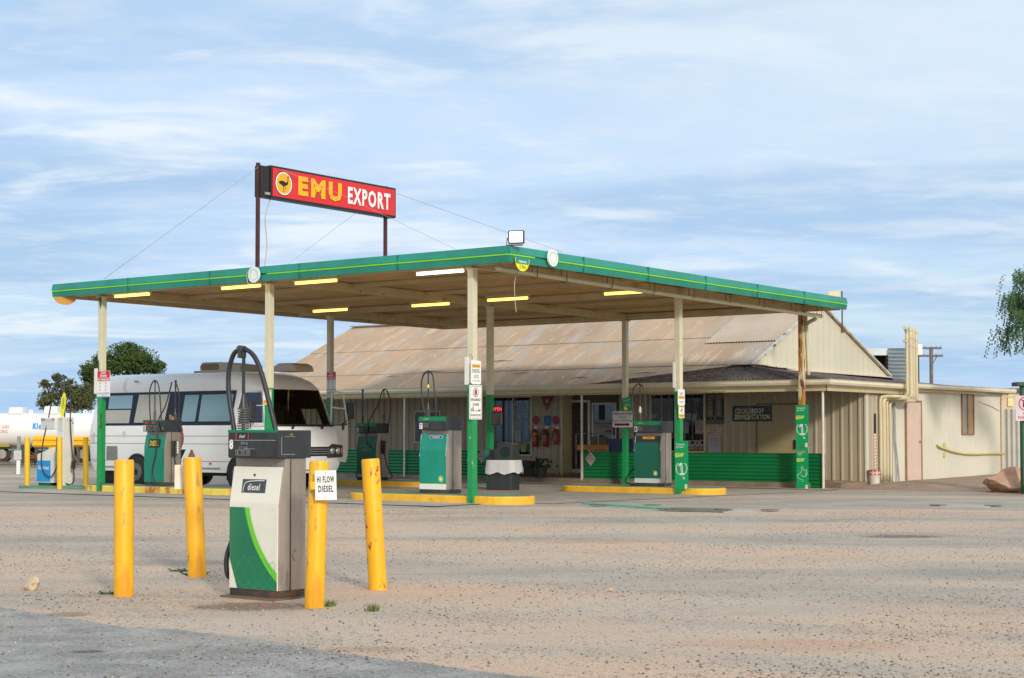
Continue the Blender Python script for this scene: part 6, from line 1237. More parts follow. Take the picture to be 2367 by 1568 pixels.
# ================================================================== MOTORHOME
q = Vector((0, 0)); BV = 2.47; bu0 = -13.22; BL = 6.15
p = W(bu0, BV+1.03); bus = thing('motorhome', 'white motorhome bus parked under the canopy behind the diesel pump', 'motorhome', (p.x, p.y, 0), RZ)
busw = M('bus_white', (.83, .83, .82), .3, var=.03, vs=1, coat=.3, spots=[((.60, .56, .50), .63, 3, (1, 1, .4), .15)]); busg = M('bus_roof_white', (.62, .60, .56), .4, var=.05)
prof = [ # z, rear x, front x, half width, corner radius front
 (.36, .10, BL-.14, .98, .24), (.55, .03, BL-.04, 1.01, .24), (.95, .0, BL-.02, 1.03, .25), (1.20, .02, BL-.06, 1.03, .32), (1.36, .04, BL-.12, 1.025, .46), (1.75, .12, BL-.27, .972, .46), (2.15, .22, BL-.44, .93, .46), (2.19, .22, BL-.47, .945, .46), (2.34, .25, BL-.66, .93, .5), (2.45, .29, BL-.88, .88, .55), (2.52, .38, BL-1.12, .79, .5), (2.555, .6, BL-1.45, .62, .4), (2.565, 1.0, BL-1.8, .3, .25)]
NB = 64
def ringpts(z, xr, xf, w_, rc, off=0.):
    w_ += off; xf += off; xr -= off; rr_ = .12; P = []
    def arc(cx, cy, rx, ry, a0, a1, n): return [(cx+rx*math.cos(R(a0+(a1-a0)*i/n)), cy+ry*math.sin(R(a0+(a1-a0)*i/n))) for i in range(n+1)]
    P += [(xr+rr_+(xf-rc-xr-rr_)*i/10, -w_) for i in range(10)]                 # near side, rear->front  (0..9)
    P += arc(xf-rc, -w_+rc*.9, rc, rc*.9, -90, -12, 8)                            # front near corner (10..18)
    yy = -w_+rc*.9+rc*.9*math.sin(R(-12)); xx = xf-rc+rc*math.cos(R(-12))
    P += [(xx+.05*(1-((i/6*2)-1)**2), yy+(-2*yy)*i/6) for i in range(1, 6)]       # front (19..23)
    P += [(x, -y) for x, y in arc(xf-rc, -w_+rc*.9, rc, rc*.9, -90, -12, 8)[::-1]]  # (24..32)
    P += [(xf-rc-(xf-rc-xr-rr_)*i/10, w_) for i in range(1, 11)]
    P += arc(xr+rr_, w_-rr_, rr_, rr_, 90, 180, 3)[1:]+[(xr, w_*.5), (xr, 0), (xr, -w_*.5)]+arc(xr+rr_, -w_+rr_, rr_, rr_, 180, 270, 3)[:-1]
    return [Vector((x, y, z)) for x, y in P]
mb = MB(); rows = [ringpts(*q) for q in prof]; n = len(rows[0])
for r_ in rows: mb.v += [tuple(v) for v in r_]
def hole(j, i): return (4 <= j <= 5 and 15 <= i <= 26) or (1 <= j <= 4 and i == 32)
for j in range(len(rows)-1):
    for i in range(n):
        if not hole(j, i): mb.f.append((j*n+i, j*n+(i+1) % n, (j+1)*n+(i+1) % n, (j+1)*n+i))
mb.f.append(tuple(range((len(rows)-1)*n, len(rows)*n))); mb.f.append(tuple(range(n))[::-1])
body = mk('body', mb, busw, bus, smooth=2)
mb = MB(); rows2 = [ringpts(*q, off=-.03) for q in prof[1:-2]]
for r_ in rows2: mb.v += [tuple(v) for v in r_]
for j in range(len(rows2)-1):
    for i in range(n):
        if not hole(j+1, i): mb.f.append((j*n+i, j*n+(i+1) % n, (j+1)*n+(i+1) % n, (j+1)*n+i))
mb.f.append(tuple(range((len(rows2)-1)*n, len(rows2)*n))); mb.f.append(tuple(range(n))[::-1])
inn = mk('interior_lining', mb, M('bus_interior', (.030, .026, .022), .8), bus, fix=False)
mb = MB(); mb.box(BL-2.05, BL-2.0, -.9, .9, .6, 2.3); mk('bulkhead_curtain', mb, M('bus_curtain', (.045, .03, .022), .9), inn)
for y_ in (-.52, .45):
    mb = MB(); mb.box(BL-1.55, BL-1.05, y_-.24, y_+.24, .95, 1.12); mb.box(BL-1.62, BL-1.50, y_-.24, y_+.24, 1.05, 1.70); mb.box(BL-1.60, BL-1.52, y_-.13, y_+.13, 1.70, 1.92); mk('cab_seat', mb, M('seat_grey', (.05, .05, .055), .9), inn, bevel=.03)
mb = MB(); mb.box(BL-.75, BL-.28, -.88, .86, 1.10, 1.30); mk('dashboard', mb, M('dash_grey', (.055, .05, .045), .7), inn, bevel=.04)
mb = MB(); mb.tube([(BL-.85+.10*math.sin(R(a)), -.52+.20*math.cos(R(a)), 1.42+.17*math.sin(R(a))) for a in range(0, 361, 20)], .014, 6); mb.tube([(BL-.85, -.52, 1.42), (BL-.62, -.52, 1.25)], .02, 6); mk('steering_wheel', mb, ink, inn)
mb = MB(); mb.box(BL-.62, BL-.59, -.12, .12, 1.98, 2.06); mb.tube([(BL-.6, 0, 2.05), (BL-.55, 0, 2.14)], .01, 5); mk('rear_view_mirror', mb, ink, inn)
def lerpprof(z):
    for a, b in zip(prof, prof[1:]):
        if a[0] <= z <= b[0]: t = (z-a[0])/(b[0]-a[0]); return tuple(a[k]+(b[k]-a[k])*t for k in range(5))
def patch(z0, z1, i0, i1, off, nz=6):
    m_ = MB(); 
    zs = [z0+(z1-z0)*k/nz for k in range(nz+1)]; w_ = i1-i0+1
    for z in zs: m_.v += [tuple(v) for v in ringpts(*lerpprof(z), off=off)[i0:i1+1]]
    for j in range(nz):
        for i in range(w_-1): m_.f.append((j*w_+i, j*w_+i+1, (j+1)*w_+i+1, (j+1)*w_+i))
    return m_
navy = M('window_band', (.008, .011, .022), .25, var=0, spec=.3)
def sidey(z): return -lerpprof(z)[3]
def side(x0, x1, z0, z1, off, x0t=None, x1t=None):
    x0t = x0 if x0t is None else x0t; x1t = x1 if x1t is None else x1t
    return MB().add([(x0, sidey(z0)-off, z0), (x1, sidey(z0)-off, z0), (x1t, sidey(z1)-off, z1), (x0t, sidey(z1)-off, z1)], [(0, 1, 2, 3)])
def bx(px):   # pixel column -> local x on near side
    u, _ = onv(px, 950, BV); return u-bu0
zw0, zw1 = 1.385, 2.135
band = mk('window_band', side(bx(226), bx(533), zw0, zw1, .006, bx(236), bx(540)), navy, bus)
blindm = M('blind_blue', (.22, .36, .42), .25, var=.05, vs=30, vst=(.1, .1, 3)); curt = M('curtain_cream', (.40, .385, .33), .3, var=.04)
def paneq(a, b, z0, z1, mat, par, tl=0, tr=0, name='window'): return mk(name, side(bx(a), bx(b), z0, z1, .012, bx(a+tl), bx(b+tr)), mat, par)
paneq(246, 300, 1.77, 2.07, blindm, band, 1, 1); paneq(233, 298, 1.44, 1.74, curt, band, 4, 1)
paneq(309, 379, 1.45, 2.08, curt, band, 6, 8); paneq(418, 450, 1.47, 2.05, blindm, band, 4, 4); paneq(458, 530, 1.47, 2.05, blindm, band, 3, 4)
mb = MB()
for k in range(15):
    z = 1.50+k*.037; y = sidey(z)-.016; mb.box(bx(420), bx(452), y-.001, y, z, z+.006); mb.box(bx(460), bx(532), y-.001, y, z, z+.006)
mk('blind_lines', mb, M('blind_line', (.10, .18, .22), .4), band)
# trim lines, wheels
mb = MB()
for z in (1.15, .98, .60):
    y = sidey(z); mb.box(.12, BL-.5, y-.004, y, z-.008, z+.008)
mb.box(bx(534), bx(534)+.012, -1.034, -1.028, .45, 1.36); mk('body_crease', mb, M('crease_grey', (.33, .34, .36), .4), bus)
ydoor = bx(543); 
dwin = mk('cab_window', side(bx(551), bx(607), 1.44, 2.08, .010, bx(556), bx(597)), M('cab_glass', (.01, .013, .022), .05, var=0, spec=.8), bus)
mb = MB()
fr_ = [(bx(545), 1.38), (bx(612), 1.38), (bx(600), 2.13), (bx(551), 2.13)]
for a, b in zip(fr_, fr_[1:]+fr_[:1]): mb.beam((a[0], sidey(a[1])-.012, a[1]), (b[0], sidey(b[1])-.012, b[1]), .02, .03)
mb.beam((bx(553), sidey(1.8)-.018, 1.80), (bx(604), sidey(1.8)-.018, 1.80), .012, .02); mk('window_frame', mb, busw, dwin)
def clear_glass():
    m = bpy.data.materials.new('windscreen_glass'); m.use_nodes = True; nt = m.node_tree; N = nt.nodes
    for q_ in list(N): N.remove(q_)
    o_ = N.new('ShaderNodeOutputMaterial'); a = N.new('ShaderNodeBsdfTransparent'); g = N.new('ShaderNodeBsdfGlossy'); f = N.new('ShaderNodeFresnel'); x = N.new('ShaderNodeMixShader')
    a.inputs[0].default_value = (.55, .57, .50, 1); g.inputs['Roughness'].default_value = .03; f.inputs[0].default_value = 1.45
    nt.links.new(f.outputs[0], x.inputs[0]); nt.links.new(a.outputs[0], x.inputs[1]); nt.links.new(g.outputs[0], x.inputs[2]); nt.links.new(x.outputs[0], o_.inputs[0]); return m
ws = mk('windscreen', patch(1.40, 2.15, 15, 27, .006), clear_glass(), bus, smooth=True)
mk('windscreen_seal', patch(1.355, 1.40, 14, 28, .010, 1), ink, bus)
mb = MB()
for a, b in (((BL-.04, -.55, 1.33), (BL-.17, -.25, 1.42)), ((BL-.04, .35, 1.33), (BL-.17, .65, 1.42))): mb.tube([a, b], .012, 6); mb.sphere(a, .03, 8, 6)
mk('wiper', mb, ink, bus)
grl = mk('grille', patch(.72, .92, 18, 24, .010, 2), ink, bus)
mb = MB()
for z in (.77, .82, .87): mb.box(BL-.01, BL+.045, -.5, .5, z-.006, z+.006)
mk('grille_bars', mb, inkg, grl)
for s_ in (-1, 1): mb = MB(); mb.prism([(BL-.06, s_*.46, .68), (BL-.10, s_*.98, .69), (BL-.10, s_*.98, .95), (BL-.06, s_*.62, .98), (BL-.06, s_*.50, .92)], (.095, 0, 0)); mk('lamp_surround', mb, M('lamp_black', (.035, .035, .03), .4), bus, bevel=.012)
chrome = M('headlight_glass', (.55, .55, .50), .08, .7, var=0)
hp = ringpts(*lerpprof(.81), off=.02)
for yy_ in (.60, .78, -.60, -.78):
    mb = MB(); mb.sphere((BL+.03, yy_, .83), .075, 14, 8, (.35, 1, 1)); mk('headlight', mb, chrome, bus, smooth=True)
mb = MB(); mb.sphere((BL-.01, .93, .83), .06, 10, 6, (.5, .5, 1.2)); mk('indicator', mb, M('indicator_orange', (.55, .12, .03), .3), bus)
mb = MB(); mb.add(*(lambda m_: (m_.v, m_.f))(patch(.36, .60, 12, 30, .03, 2))); mk('bumper', mb, busw, bus, smooth=True); mb = MB(); mb.box(BL-.0, BL+.03, -.24, .18, .44, .58); pt = mk('number_plate', mb, signw, bus)
# open passenger door (far side) & mirrors
mb = MB(); dx0 = BL-1.35; Y = 1.03
dd = Vector((-.22, .96, 0)).normalized(); a0 = Vector((BL-.42, 1.02, 0))
def dp(s, z): return a0+dd*s+Vector((0, 0, z))
mb.prism([dp(0, .62), dp(.72, .55), dp(.80, .75), dp(.80, 1.38), dp(0, 1.38)], Vector((-dd.y, dd.x, 0))*.06); door = mk('open_door', mb, busw, bus, bevel=.02)
mb = MB()
for a, b in ((dp(.02, 1.38), dp(.06, 2.15)), (dp(.06, 2.15), dp(.55, 2.12)), (dp(.55, 2.12), dp(.78, 1.38)), (dp(.05, 1.78), dp(.66, 1.76))): mb.beam(a, b, .03, .03)
mk('window_frame', mb, busw, door)
# door recess darkness and side mirrors
for a, b in (((BL-.80, -1.02, 1.45), (BL-.55, -1.25, 1.50)), (tuple(dp(.5, 1.40)), tuple(dp(.88, 1.55)))):
    mb = MB(); mb.tube([a, b], .012, 6); b = Vector(b); mb.tube([b+Vector((-.04, 0, -.2)), b+Vector((-.06, 0, .35))], .010, 6); ar = mk('mirror', mb, ink, bus); mb = MB(); mb.box(b.x-.05, b.x+.05, b.y-.10, b.y+.10, b.z-.02, b.z+.36); mk('mirror_head', mb, dark, ar, bevel=.03, seg=3)
mb = MB(); q = Vector((BL-.1, .95, 1.4)); mb.tube([q, dp(.5, 1.42)], .012, 6); mb.tube([q+Vector((.0, -.2, -.02)), q+Vector((.15, .2, .02))], .012, 6); mb.sphere(tuple(dp(.55, 1.36)), .07, 10, 8, (.6, .6, 1.3)); mk('mirror', mb, dark, bus)
# dashboard shapes and seat inside are hidden behind the dark glass
def wheel(x, y, s_):
    mb = MB(); mb.disc((x, y-.0, .36), .40, 'y', 28, .01); mb.box(x-.40, x+.40, y, y+.01, .20, .36); ar = mk('wheel_arch', mb, ink, bus)
    mb = MB(); mb.disc((x, y+(-.02 if s_ < 0 else -.18), .345), .345, 'y', 32, .2); w_ = mk('wheel', mb, black, bus, bevel=.03, seg=3); mb = MB(); mb.disc((x, y+(-.03 if s_ < 0 else .02), .345), .20, 'y', 24, .02); mk('rim', mb, M('rim_grey', (.20, .20, .19), .4, .5), w_); mb = MB(); mb.disc((x, y+(-.04 if s_ < 0 else .04), .345), .07, 'y', 16, .02); mk('hub', mb, ink, w_)
wx1, wx2 = bx(318), bx(556)
wheel(wx1, -1.042, -1); wheel(wx2, -1.042, -1)
for x in (wx1, wx2): mb = MB(); mb.disc((x, .80, .345), .345, 'y', 28, .2); mk('wheel', mb, black, bus, bevel=.03)
mb = MB(); mb.box(.3, BL-.9, -.7, .7, .28, .42); mb.tube([(wx1, -.8, .345), (wx1, .8, .345)], .06, 8); mb.tube([(wx1+.6, .5, .15), (wx1+.25, .5, .42)], .03, 8); mk('chassis', mb, ink, bus)
mb = MB(); x = bx(487); mb.box(x-.03, x+.03, -1.04, -1.02, .54, .58); mk('side_marker', mb, M('indicator_orange', (.55, .12, .03)), bus)
mb = MB(); x = bx(262); mb.box(x-.22, x+.15, -1.036, -1.02, .62, .92); mk('vent_grille', mb, M('vent_grey', (.20, .21, .22), .6, var=.2, vs=40), bus)
mb = MB(); x = bx(288); mb.disc((x, -1.038, 1.19), .075, 'y', 20, .01, .8); mk('fuel_cap', mb, M('cap_pale', (.55, .54, .5), .5), bus)
mb = MB(); x = bx(218); mb.disc((x, -1.036, 1.19), .04, 'y', 14, .01); mb.box(x-.06, x+.04, -1.038, -1.03, 1.0, 1.13); mb.disc((x+.02, -1.036, .60), .04, 'y', 12, .01); mk('socket_box', mb, M('cap_pale', (.55, .54, .5)), bus)
mb = MB(); mb.box(bx(306), bx(306)+.1, -.99, -.955, 2.36, 2.40); mk('badge', mb, inkg, bus)
for z, a, b in ((.46, .35, BL-1.75),): mb = MB(); mb.box(a, b, -1.03, -1.0, z-.01, z+.01); mk('sill_trim', mb, M('crease_grey', (.33, .34, .36)), bus)
# roof equipment
acx = bx(402)-.0
mb = MB(); mb.prism([(acx+.10, -.35, 2.55), (acx+1.38, -.35, 2.55), (acx+1.36, -.35, 2.72), (acx+.75, -.35, 2.79), (acx+.14, -.35, 2.80), (acx+.06, -.35, 2.70)], (0, .7, 0)); ac = mk('air_conditioner', mb, M('ac_beige', (.42, .38, .31), .5, var=.05), bus, bevel=.03, seg=3)
mb = MB(); o_ = rrect(acx+.12, acx+.70, 2.62, 2.76, .055, -.356); mb.prism(o_, (0, .02, 0)); mk('vent_opening', mb, M('ac_vent', (.20, .14, .07), .7), ac)
hx = bx(566)+.42
mb = MB(); mb.prism([(hx-.34, -.28, 2.54), (hx+.36, -.28, 2.54), (hx+.31, -.28, 2.66), (hx+.18, -.28, 2.72), (hx-.18, -.28, 2.72), (hx-.33, -.28, 2.66)], (0, .56, 0)); mk('roof_hatch', mb, M('ac_beige', (.42, .38, .31)), bus, bevel=.02)
mb = MB(); mb.box(acx-.22, acx+.08, -.25, .45, 2.57, 2.61); mk('solar_panel', mb, dark, bus)
# black bucket by the rear of the bus
a = atz(256, 1116, .02); t = thing('bucket', 'black bucket with a red squeegee handle behind the left front column', 'bucket', (a.x, a.y, gz(a.x, a.y))); mb = MB(); mb.box(-.14, .14, -.1, .1, 0, .36); mk('body', mb, M('bucket_black', (.015, .016, .02), .5), t, bevel=.02); mb = MB(); mb.tube([(.06, 0, .2), (.18, 0, .60)], .012, 6); mk('squeegee_handle', mb, inkr, t)
mb = MB(); mb.beam((-.01, 0, .36), (.01, 0, .36), .01, .01)
# ================================================================== PERSON behind pump 5
def person():
    base = W(onv(403, 1000, 1.42)[0], 1.42); t = thing('person', 'person in a reddish brown top refuelling, mostly hidden behind the diesel pump', 'person', (base.x, base.y, gz(base.x, base.y)), RZ)
    # local: x right, y away from camera; stands facing left, right arm reaching down
    def skin(name, pts, edges, rad, mat, par, root=0):
        me = bpy.data.meshes.new(name); me.from_pydata(pts, edges, []); o = bpy.data.objects.new(name, me); COL.objects.link(o); me.materials.append(mat)
        md = o.modifiers.new('skin', 'SKIN'); md.use_smooth_shade = True
        sv = me.skin_vertices[0].data
        for k, r_ in enumerate(rad): sv[k].radius = (r_, r_) if not isinstance(r_, tuple) else r_
        for k in range(len(rad)): sv[k].use_root = (k == root)
        o.modifiers.new('sub', 'SUBSURF').levels = 2; o.modifiers['sub'].render_levels = 2
        dg = bpy.context.evaluated_depsgraph_get(); m2 = bpy.data.meshes.new_from_object(o.evaluated_get(dg)); bpy.data.objects.remove(o); m2.name = name
        return mk(name, m2, mat, par, smooth=True, fix=False)
    skinm = M('skin', (.42, .24, .16), .5, var=.05)
    P = [(0, 0, .84), (0, 0, 1.0), (0, 0, 1.18), (.0, 0, 1.33), (0, 0, 1.42), (-.02, 0, 1.50), (-.03, 0, 1.58), # 0-6
         (.16, .0, 1.30), (.20, .02, 1.08), (.16, -.03, .86), (.15, -.05, .78),   # right arm 7-10
         (-.16, 0, 1.30), (-.21, -.04, 1.08), (-.20, -.14, .90), (-.19, -.17, .82),  # 11-14
         (.09, 0, .78), (.10, 0, .45), (.10, .02, .08), (.10, -.10, .04), (-.09, 0, .78), (-.10, 0, .45), (-.10, .02, .08), (-.10, -.10, .04)]
    E = [(0, 1), (1, 2), (2, 3), (3, 4), (4, 5), (5, 6), (3, 7), (7, 8), (8, 9), (9, 10), (3, 11), (11, 12), (12, 13), (13, 14), (0, 15), (15, 16), (16, 17), (17, 18), (0, 19), (19, 20), (20, 21), (21, 22)]
    Rr = [.13, .12, .13, .12, .05, .05, .07, .06, .045, .036, .03, .06, .045, .036, .03, .085, .06, .04, .03, .085, .06, .04, .03]
    b = skin('body', P, E, Rr, skinm, t)
    skin('shirt', P[0:4]+P[7:10]+P[11:14], [(0, 1), (1, 2), (2, 3), (3, 4), (4, 5), (5, 6), (3, 7), (7, 8), (8, 9)], [.15, .145, .15, .13, .075, .060, .052, .075, .06, .052], M('shirt_rust', (.22, .07, .05), .8, var=.3, vs=30), b)
    skin('trousers', [P[0], P[15], P[16], P[17], P[19], P[20], P[21]], [(0, 1), (1, 2), (2, 3), (0, 4), (4, 5), (5, 6)], [.145, .10, .075, .06, .10, .075, .06], M('trousers_dark', (.02, .022, .03), .8), b)
    mb = MB(); mb.sphere((-.03, 0, 1.565), .098, 16, 12, (.9, 1.0, 1.15)); hd_ = mk('head', mb, skinm, b, smooth=True)
    mb = MB(); mb.sphere((-.02, .02, 1.60), .108, 16, 12, (.95, 1.02, 1.05)); mk('hair', mb, M('hair_dark', (.010, .007, .006), .6), hd_, smooth=True)
    mb = MB()
    for x in (-.065, .005): mb = MB(); mb.sphere((x, -.092, 1.57), .010, 8, 6); mk('eye', mb, ink, hd_)
    mb = MB(); mb.poly([(-.055, -.093, 1.515), (-.005, -.093, 1.515), (-.03, -.096, 1.505)]); mk('mouth', mb, M('lip', (.25, .08, .06)), hd_)
    mb = MB(); mb.tube([(-.03, -.09, 1.57), (-.03, -.115, 1.54), (-.03, -.095, 1.53)], .010, 6); mk('nose', mb, skinm, hd_)
    for x in (-.125, .065): mb = MB(); mb.sphere((x, 0, 1.56), .02, 8, 6, (.4, .8, 1.3)); mk('ear', mb, skinm, hd_)
    for s_, (hx_, hy_, hz_) in ((1, P[10]), (-1, P[14])):
        mb = MB(); mb.box(hx_-.018, hx_+.018, hy_-.045, hy_+.045, hz_-.10, hz_+.0); pm = mk('hand', mb, skinm, b, bevel=.015)
        for k in range(4): mb = MB(); y = hy_-.034+.022*k; L = (.055, .07, .075, .062)[k]; mb.tube([(hx_, y, hz_-.09), (hx_-.01, y, hz_-.09-L*.5), (hx_-.03, y, hz_-.09-L)], [.010, .009, .007], 8); mk('finger', mb, skinm, pm, smooth=True)
        mb = MB(); mb.tube([(hx_, hy_-.045, hz_-.03), (hx_-.02, hy_-.075, hz_-.06), (hx_-.03, hy_-.08, hz_-.09)], [.012, .010, .008], 8); mk('thumb', mb, skinm, pm, smooth=True)
person()
# ================================================================== GAS TANKER, GUARD RAIL
D = 60.; zc = at(0, 995, D).z; rt = .635; x0 = at(-60, 995, D).x; x1 = at(300, 995, D).x
t = thing('gas_tanker', 'long white gas tanker trailer behind the gas dispenser at the left', 'tanker', ((x0+x1)/2, D, .14)); zc -= .14; L = (x1-x0)/2
mb = MB(); pr = [(0, 0), (.06, .35), (.18, .52), (.35, .61), (.55, .635)]
pts = [(-L+a, 0, zc) for a, _ in pr]+[(L-a, 0, zc) for a, _ in pr[::-1]]; rs = [max(.02, b) for _, b in pr]+[max(.02, b) for _, b in pr[::-1]]
mb.tube(pts, rs, 40); tk = mk('tank', mb, M('tank_white', (.80, .79, .76), .35, var=.04, vs=.8, coat=.3), t, smooth=2)
def tx(px): return at(px, 995, D-.6).x-(x0+x1)/2
def tz(py): return at(0, py, D-.6).z-.14
txt(tk, 'Kleenheat', (tx(76)+tx(142))/2, tz(985), tx(142)-tx(76), .23, -.655, M('kleen_blue', (.01, .30, .80), .4, var=0), bold=.05, shear=.15); txt(tk, 'LIQUEFIED GAS\nNO SMOKING', tx(-10), tz(992), 1.0, .30, -.64, M('tank_red', (.6, .06, .08), .5), shear=.2)
mb = MB(); mb.prism([(tx(12), -.28, zc+.60), (tx(45), -.28, zc+.60), (tx(44), -.28, zc+.84), (tx(14), -.28, zc+.84)], (0, .6, 0)); mk('valve_box', mb, M('tank_white', (.8, .79, .76)), t, bevel=.03); mb = MB(); mb.prism([(tx(94), -.28, zc+.58), (tx(127), -.28, zc+.60), (tx(126), -.28, zc+.88), (tx(96), -.28, zc+.88)], (0, .6, 0)); mk('valve_box', mb, M('tank_white', (.8, .79, .76)), t, bevel=.03)
for px in (60, 187, 208):
    mb = MB(); mb.ring((tx(px), -.02, zc+.68), .03, .08, 16); mb.box(tx(px)-.06, tx(px)+.06, -.03, .03, zc+.58, zc+.66); mk('lifting_lug', mb, M('tank_white', (.8, .79, .76)), t)
mb = MB(); mb.box(tx(-60), tx(215), -.45, -.38, zc-.74, zc-.68); mk('side_rail', mb, M('rail_teal', (.10, .28, .27), .5), t)
mb = MB(); mb.box(-L+.4, L-.3, -.35, .35, .42, .60); 
for px in (54, 73, 170, 178): mb.box(tx(px)-.09, tx(px)+.09, -.5, .0, .0, .6)
mb.box(tx(56), tx(84), -.5, .4, .05, .55); mk('chassis', mb, M('chassis_grey', (.06, .055, .05), .7, var=.4), t)
mb = MB(); mb.prism([(tx(70), -.5, .1), (tx(76), -.5, .1), (tx(76), -.5, zc-.45), (tx(73), -.5, zc-.45)], (0, .1, 0)); mk('landing_leg', mb, M('leg_grey', (.3, .3, .28), .6), t)
for px in (-25, 2, 190): mb = MB(); mb.disc((tx(px), -.45, .32), .32, 'y', 24, .3); w_ = mk('wheel', mb, black, t, bevel=.03); mb = MB(); mb.disc((tx(px), -.47, .32), .17, 'y', 18, .03); mk('rim', mb, steel, w_)
mb = MB(); mb.box(tx(-60), tx(20), -.5, -.4, .58, .70); mk('yellow_bar', mb, M('bar_yellow', (.35, .28, .05), .6), t)
q = at(43, 1075, 50); t = thing('marker_post', 'short grey marker post with a small white sign, in front of the tanker', 'post', (q.x, q.y, gz(q.x, q.y))); mb = MB(); mb.box(-.045, .045, -.04, .04, 0, 1.16); mk('post', mb, M('post_grey', (.25, .26, .25), .7), t); mb = MB(); mb.box(-.13, .10, -.06, -.045, .44, .72); mk('plate', mb, M('sign_grey', (.52, .5, .52)), t); mb = MB(); mb.box(-.05, .05, -.05, .03, .0, .42); mk('white_sleeve', mb, signw, t)
# ground debris by the tanker
t = None
D = 45.5; t = thing('guard_rail', 'yellow steel guard rail with flared end behind the gas dispenser', 'guard rail', (at(80, 1020, D).x, D, .06)); x1 = at(330, 1020, D).x-at(80, 1020, D).x
mb = MB(); sec = [(0, .0), (-.03, .03), (-.08, .05), (-.08, .11), (-.01, .14), (-.01, .18), (-.08, .21), (-.08, .27), (-.03, .29), (0, .32)]; zb = at(80, 1034, D).z-.06; xs = [-.03, .12, .35, .6]+[1+i*.8 for i in range(int(x1/.8))]
for k, x in enumerate(xs):
    f = (1.0 if k < 3 else .93) if k < 4 else .85
    for y, z in sec: mb.v.append((x, y+x*.02, zb+.16+(z-.16)*f*1.0))
m_ = len(sec)
for k in range(len(xs)-1):
    for i in range(m_-1): mb.f.append((k*m_+i, k*m_+i+1, (k+1)*m_+i+1, (k+1)*m_+i))
mk('rail', mb, M('rail_yellow', (.85, .47, .01), .5, var=.05), t)
for px in (121, 300): x = at(px, 1020, D).x-t.location.x; mb = MB(); mb.box(x-.11, x+.11, .02, .16, -.1, zb+.32); mk('post', mb, M('rail_yellow', (.85, .47, .01)), t)
mb = MB(); mb.box(at(165, 1020, 52).x-t.location.x, at(210, 1020, 52).x-t.location.x, 6.5, 7.5, 0, .55); o = None
# fallen branches heap beneath tanker
a = at(95, 1060, 57); rr = random.Random(6); mb = MB()
for k in range(40): p0 = Vector((rr.gauss(0, .7), rr.gauss(0, .3), rr.random()*.25)); d = Vector((rr.gauss(0, 1), rr.gauss(0, .5), abs(rr.gauss(0, .8)))).normalized()*rr.uniform(.3, .7); mb.tube([p0, p0+d], [.035, .015], 5)
o = mk('brushwood', mb, M('brush_brown', (.16, .085, .055), .9, var=.3)); o.location = (a.x, a.y, .14); tag(o, 'heap of brown brushwood on the ground under the tanker', 'brushwood')
# ================================================================== TREES
def leaf_cloud(mb, c, r, n, s, rr, droop=0.):
    for _ in range(n):
        while True:
            p = Vector((rr.uniform(-1, 1), rr.uniform(-1, 1), rr.uniform(-1, 1)))
            if p.length < 1: break
        p = p*(.55+.45*p.length); p = Vector((c[0]+p.x*r[0], c[1]+p.y*r[1], c[2]+p.z*r[2]))
        d = Vector((rr.gauss(0, 1), rr.gauss(0, 1), rr.gauss(0, 1)-droop)).normalized()*s*rr.uniform(.7, 1.3); e = d.cross(Vector((rr.gauss(0, 1), rr.gauss(0, 1), rr.gauss(0, 1)))).normalized()*s*.42
        mb.add([p-d, p+e, p+d, p-e], [(0, 1, 2, 3)])
def limb(mb, a, b, r0, r1, rr, n=4, wob=.12):
    a, b = Vector(a), Vector(b); pts = [a.lerp(b, i/n)+(Vector((rr.gauss(0, 1), rr.gauss(0, 1), rr.gauss(0, 1)))*wob*(b-a).length*.3 if 0 < i < n else Vector()) for i in range(n+1)]; mb.tube(pts, [r0+(r1-r0)*i/n for i in range(n+1)], 6); return pts
leaf1 = M('leaf_deep_green', (.045, .085, .014), .6, var=.5, vs=.9, spots=[((.075, .12, .015), .56, 1.6, (1, 1, 1), .1)]); leaf2 = M('leaf_olive', (.075, .085, .025), .6, var=.5, vs=.9, spots=[((.10, .065, .035), .58, 1.4, (1, 1, 1), .08)]); bark = M('bark', (.13, .095, .075), .9, var=.3)
def tree(px, D, blobs, lab, mat, seed, s, dens, stems, twig=0, group='trees on the left horizon'):
    b0 = at(px, 1050, D); t = thing('tree', lab, 'tree', (b0.x, D, .2), 0, group); rr = random.Random(seed); lf = MB(); br = MB()
    for (bx_, by_, rx, ry) in blobs:
        c = at(bx_, by_, D); c = Vector((c.x-b0.x, rr.uniform(-.6, .6), c.z-.2)); k = D/FPX; r = (rx*k, rx*k*.8, ry*k)
        limb(br, (rr.gauss(0, .1), 0, .3), c, .10, .03, rr)
        nc = max(5, int(rx*ry/30))
        for _ in range(nc):
            v = Vector((rr.gauss(0, 1), rr.gauss(0, 1), rr.gauss(0, 1))).normalized()*rr.random()**.4; cc = (c.x+v.x*r[0]*.8, c.y+v.y*r[1]*.8, c.z+v.z*r[2]*.8); cr = rr.uniform(.16, .32)*r[2]*1.2
            leaf_cloud(lf, c, (r[0]*1.15, r[1]*1.15, r[2]*1.15), 30, s, rr); leaf_cloud(lf, cc, (cr*1.2, cr*1.2, cr*.75), int(dens*rr.uniform(.6, 1.4)), s, rr)
            if rr.random() < .6: br.tube([c, Vector(cc)], [.03, .012], 5)
    for _ in range(twig):
        b = rr.choice(blobs); c = at(b[0], b[1], D); c = Vector((c.x-b0.x, 0, c.z-.2)); a = rr.uniform(1.8, 3.6); q = c+Vector((math.cos(a)*b[2]*D/FPX*1.2, 0, math.sin(a)*b[3]*D/FPX*.9)); limb(br, c, q, .03, .008, rr, 5, .3)
    for (dx, dz) in stems: limb(br, (0, 0, -.2), (dx, 0, dz), .2, .09, rr)
    mk('trunk', br, bark, t); mk('crown', lf, mat, t, fix=False)
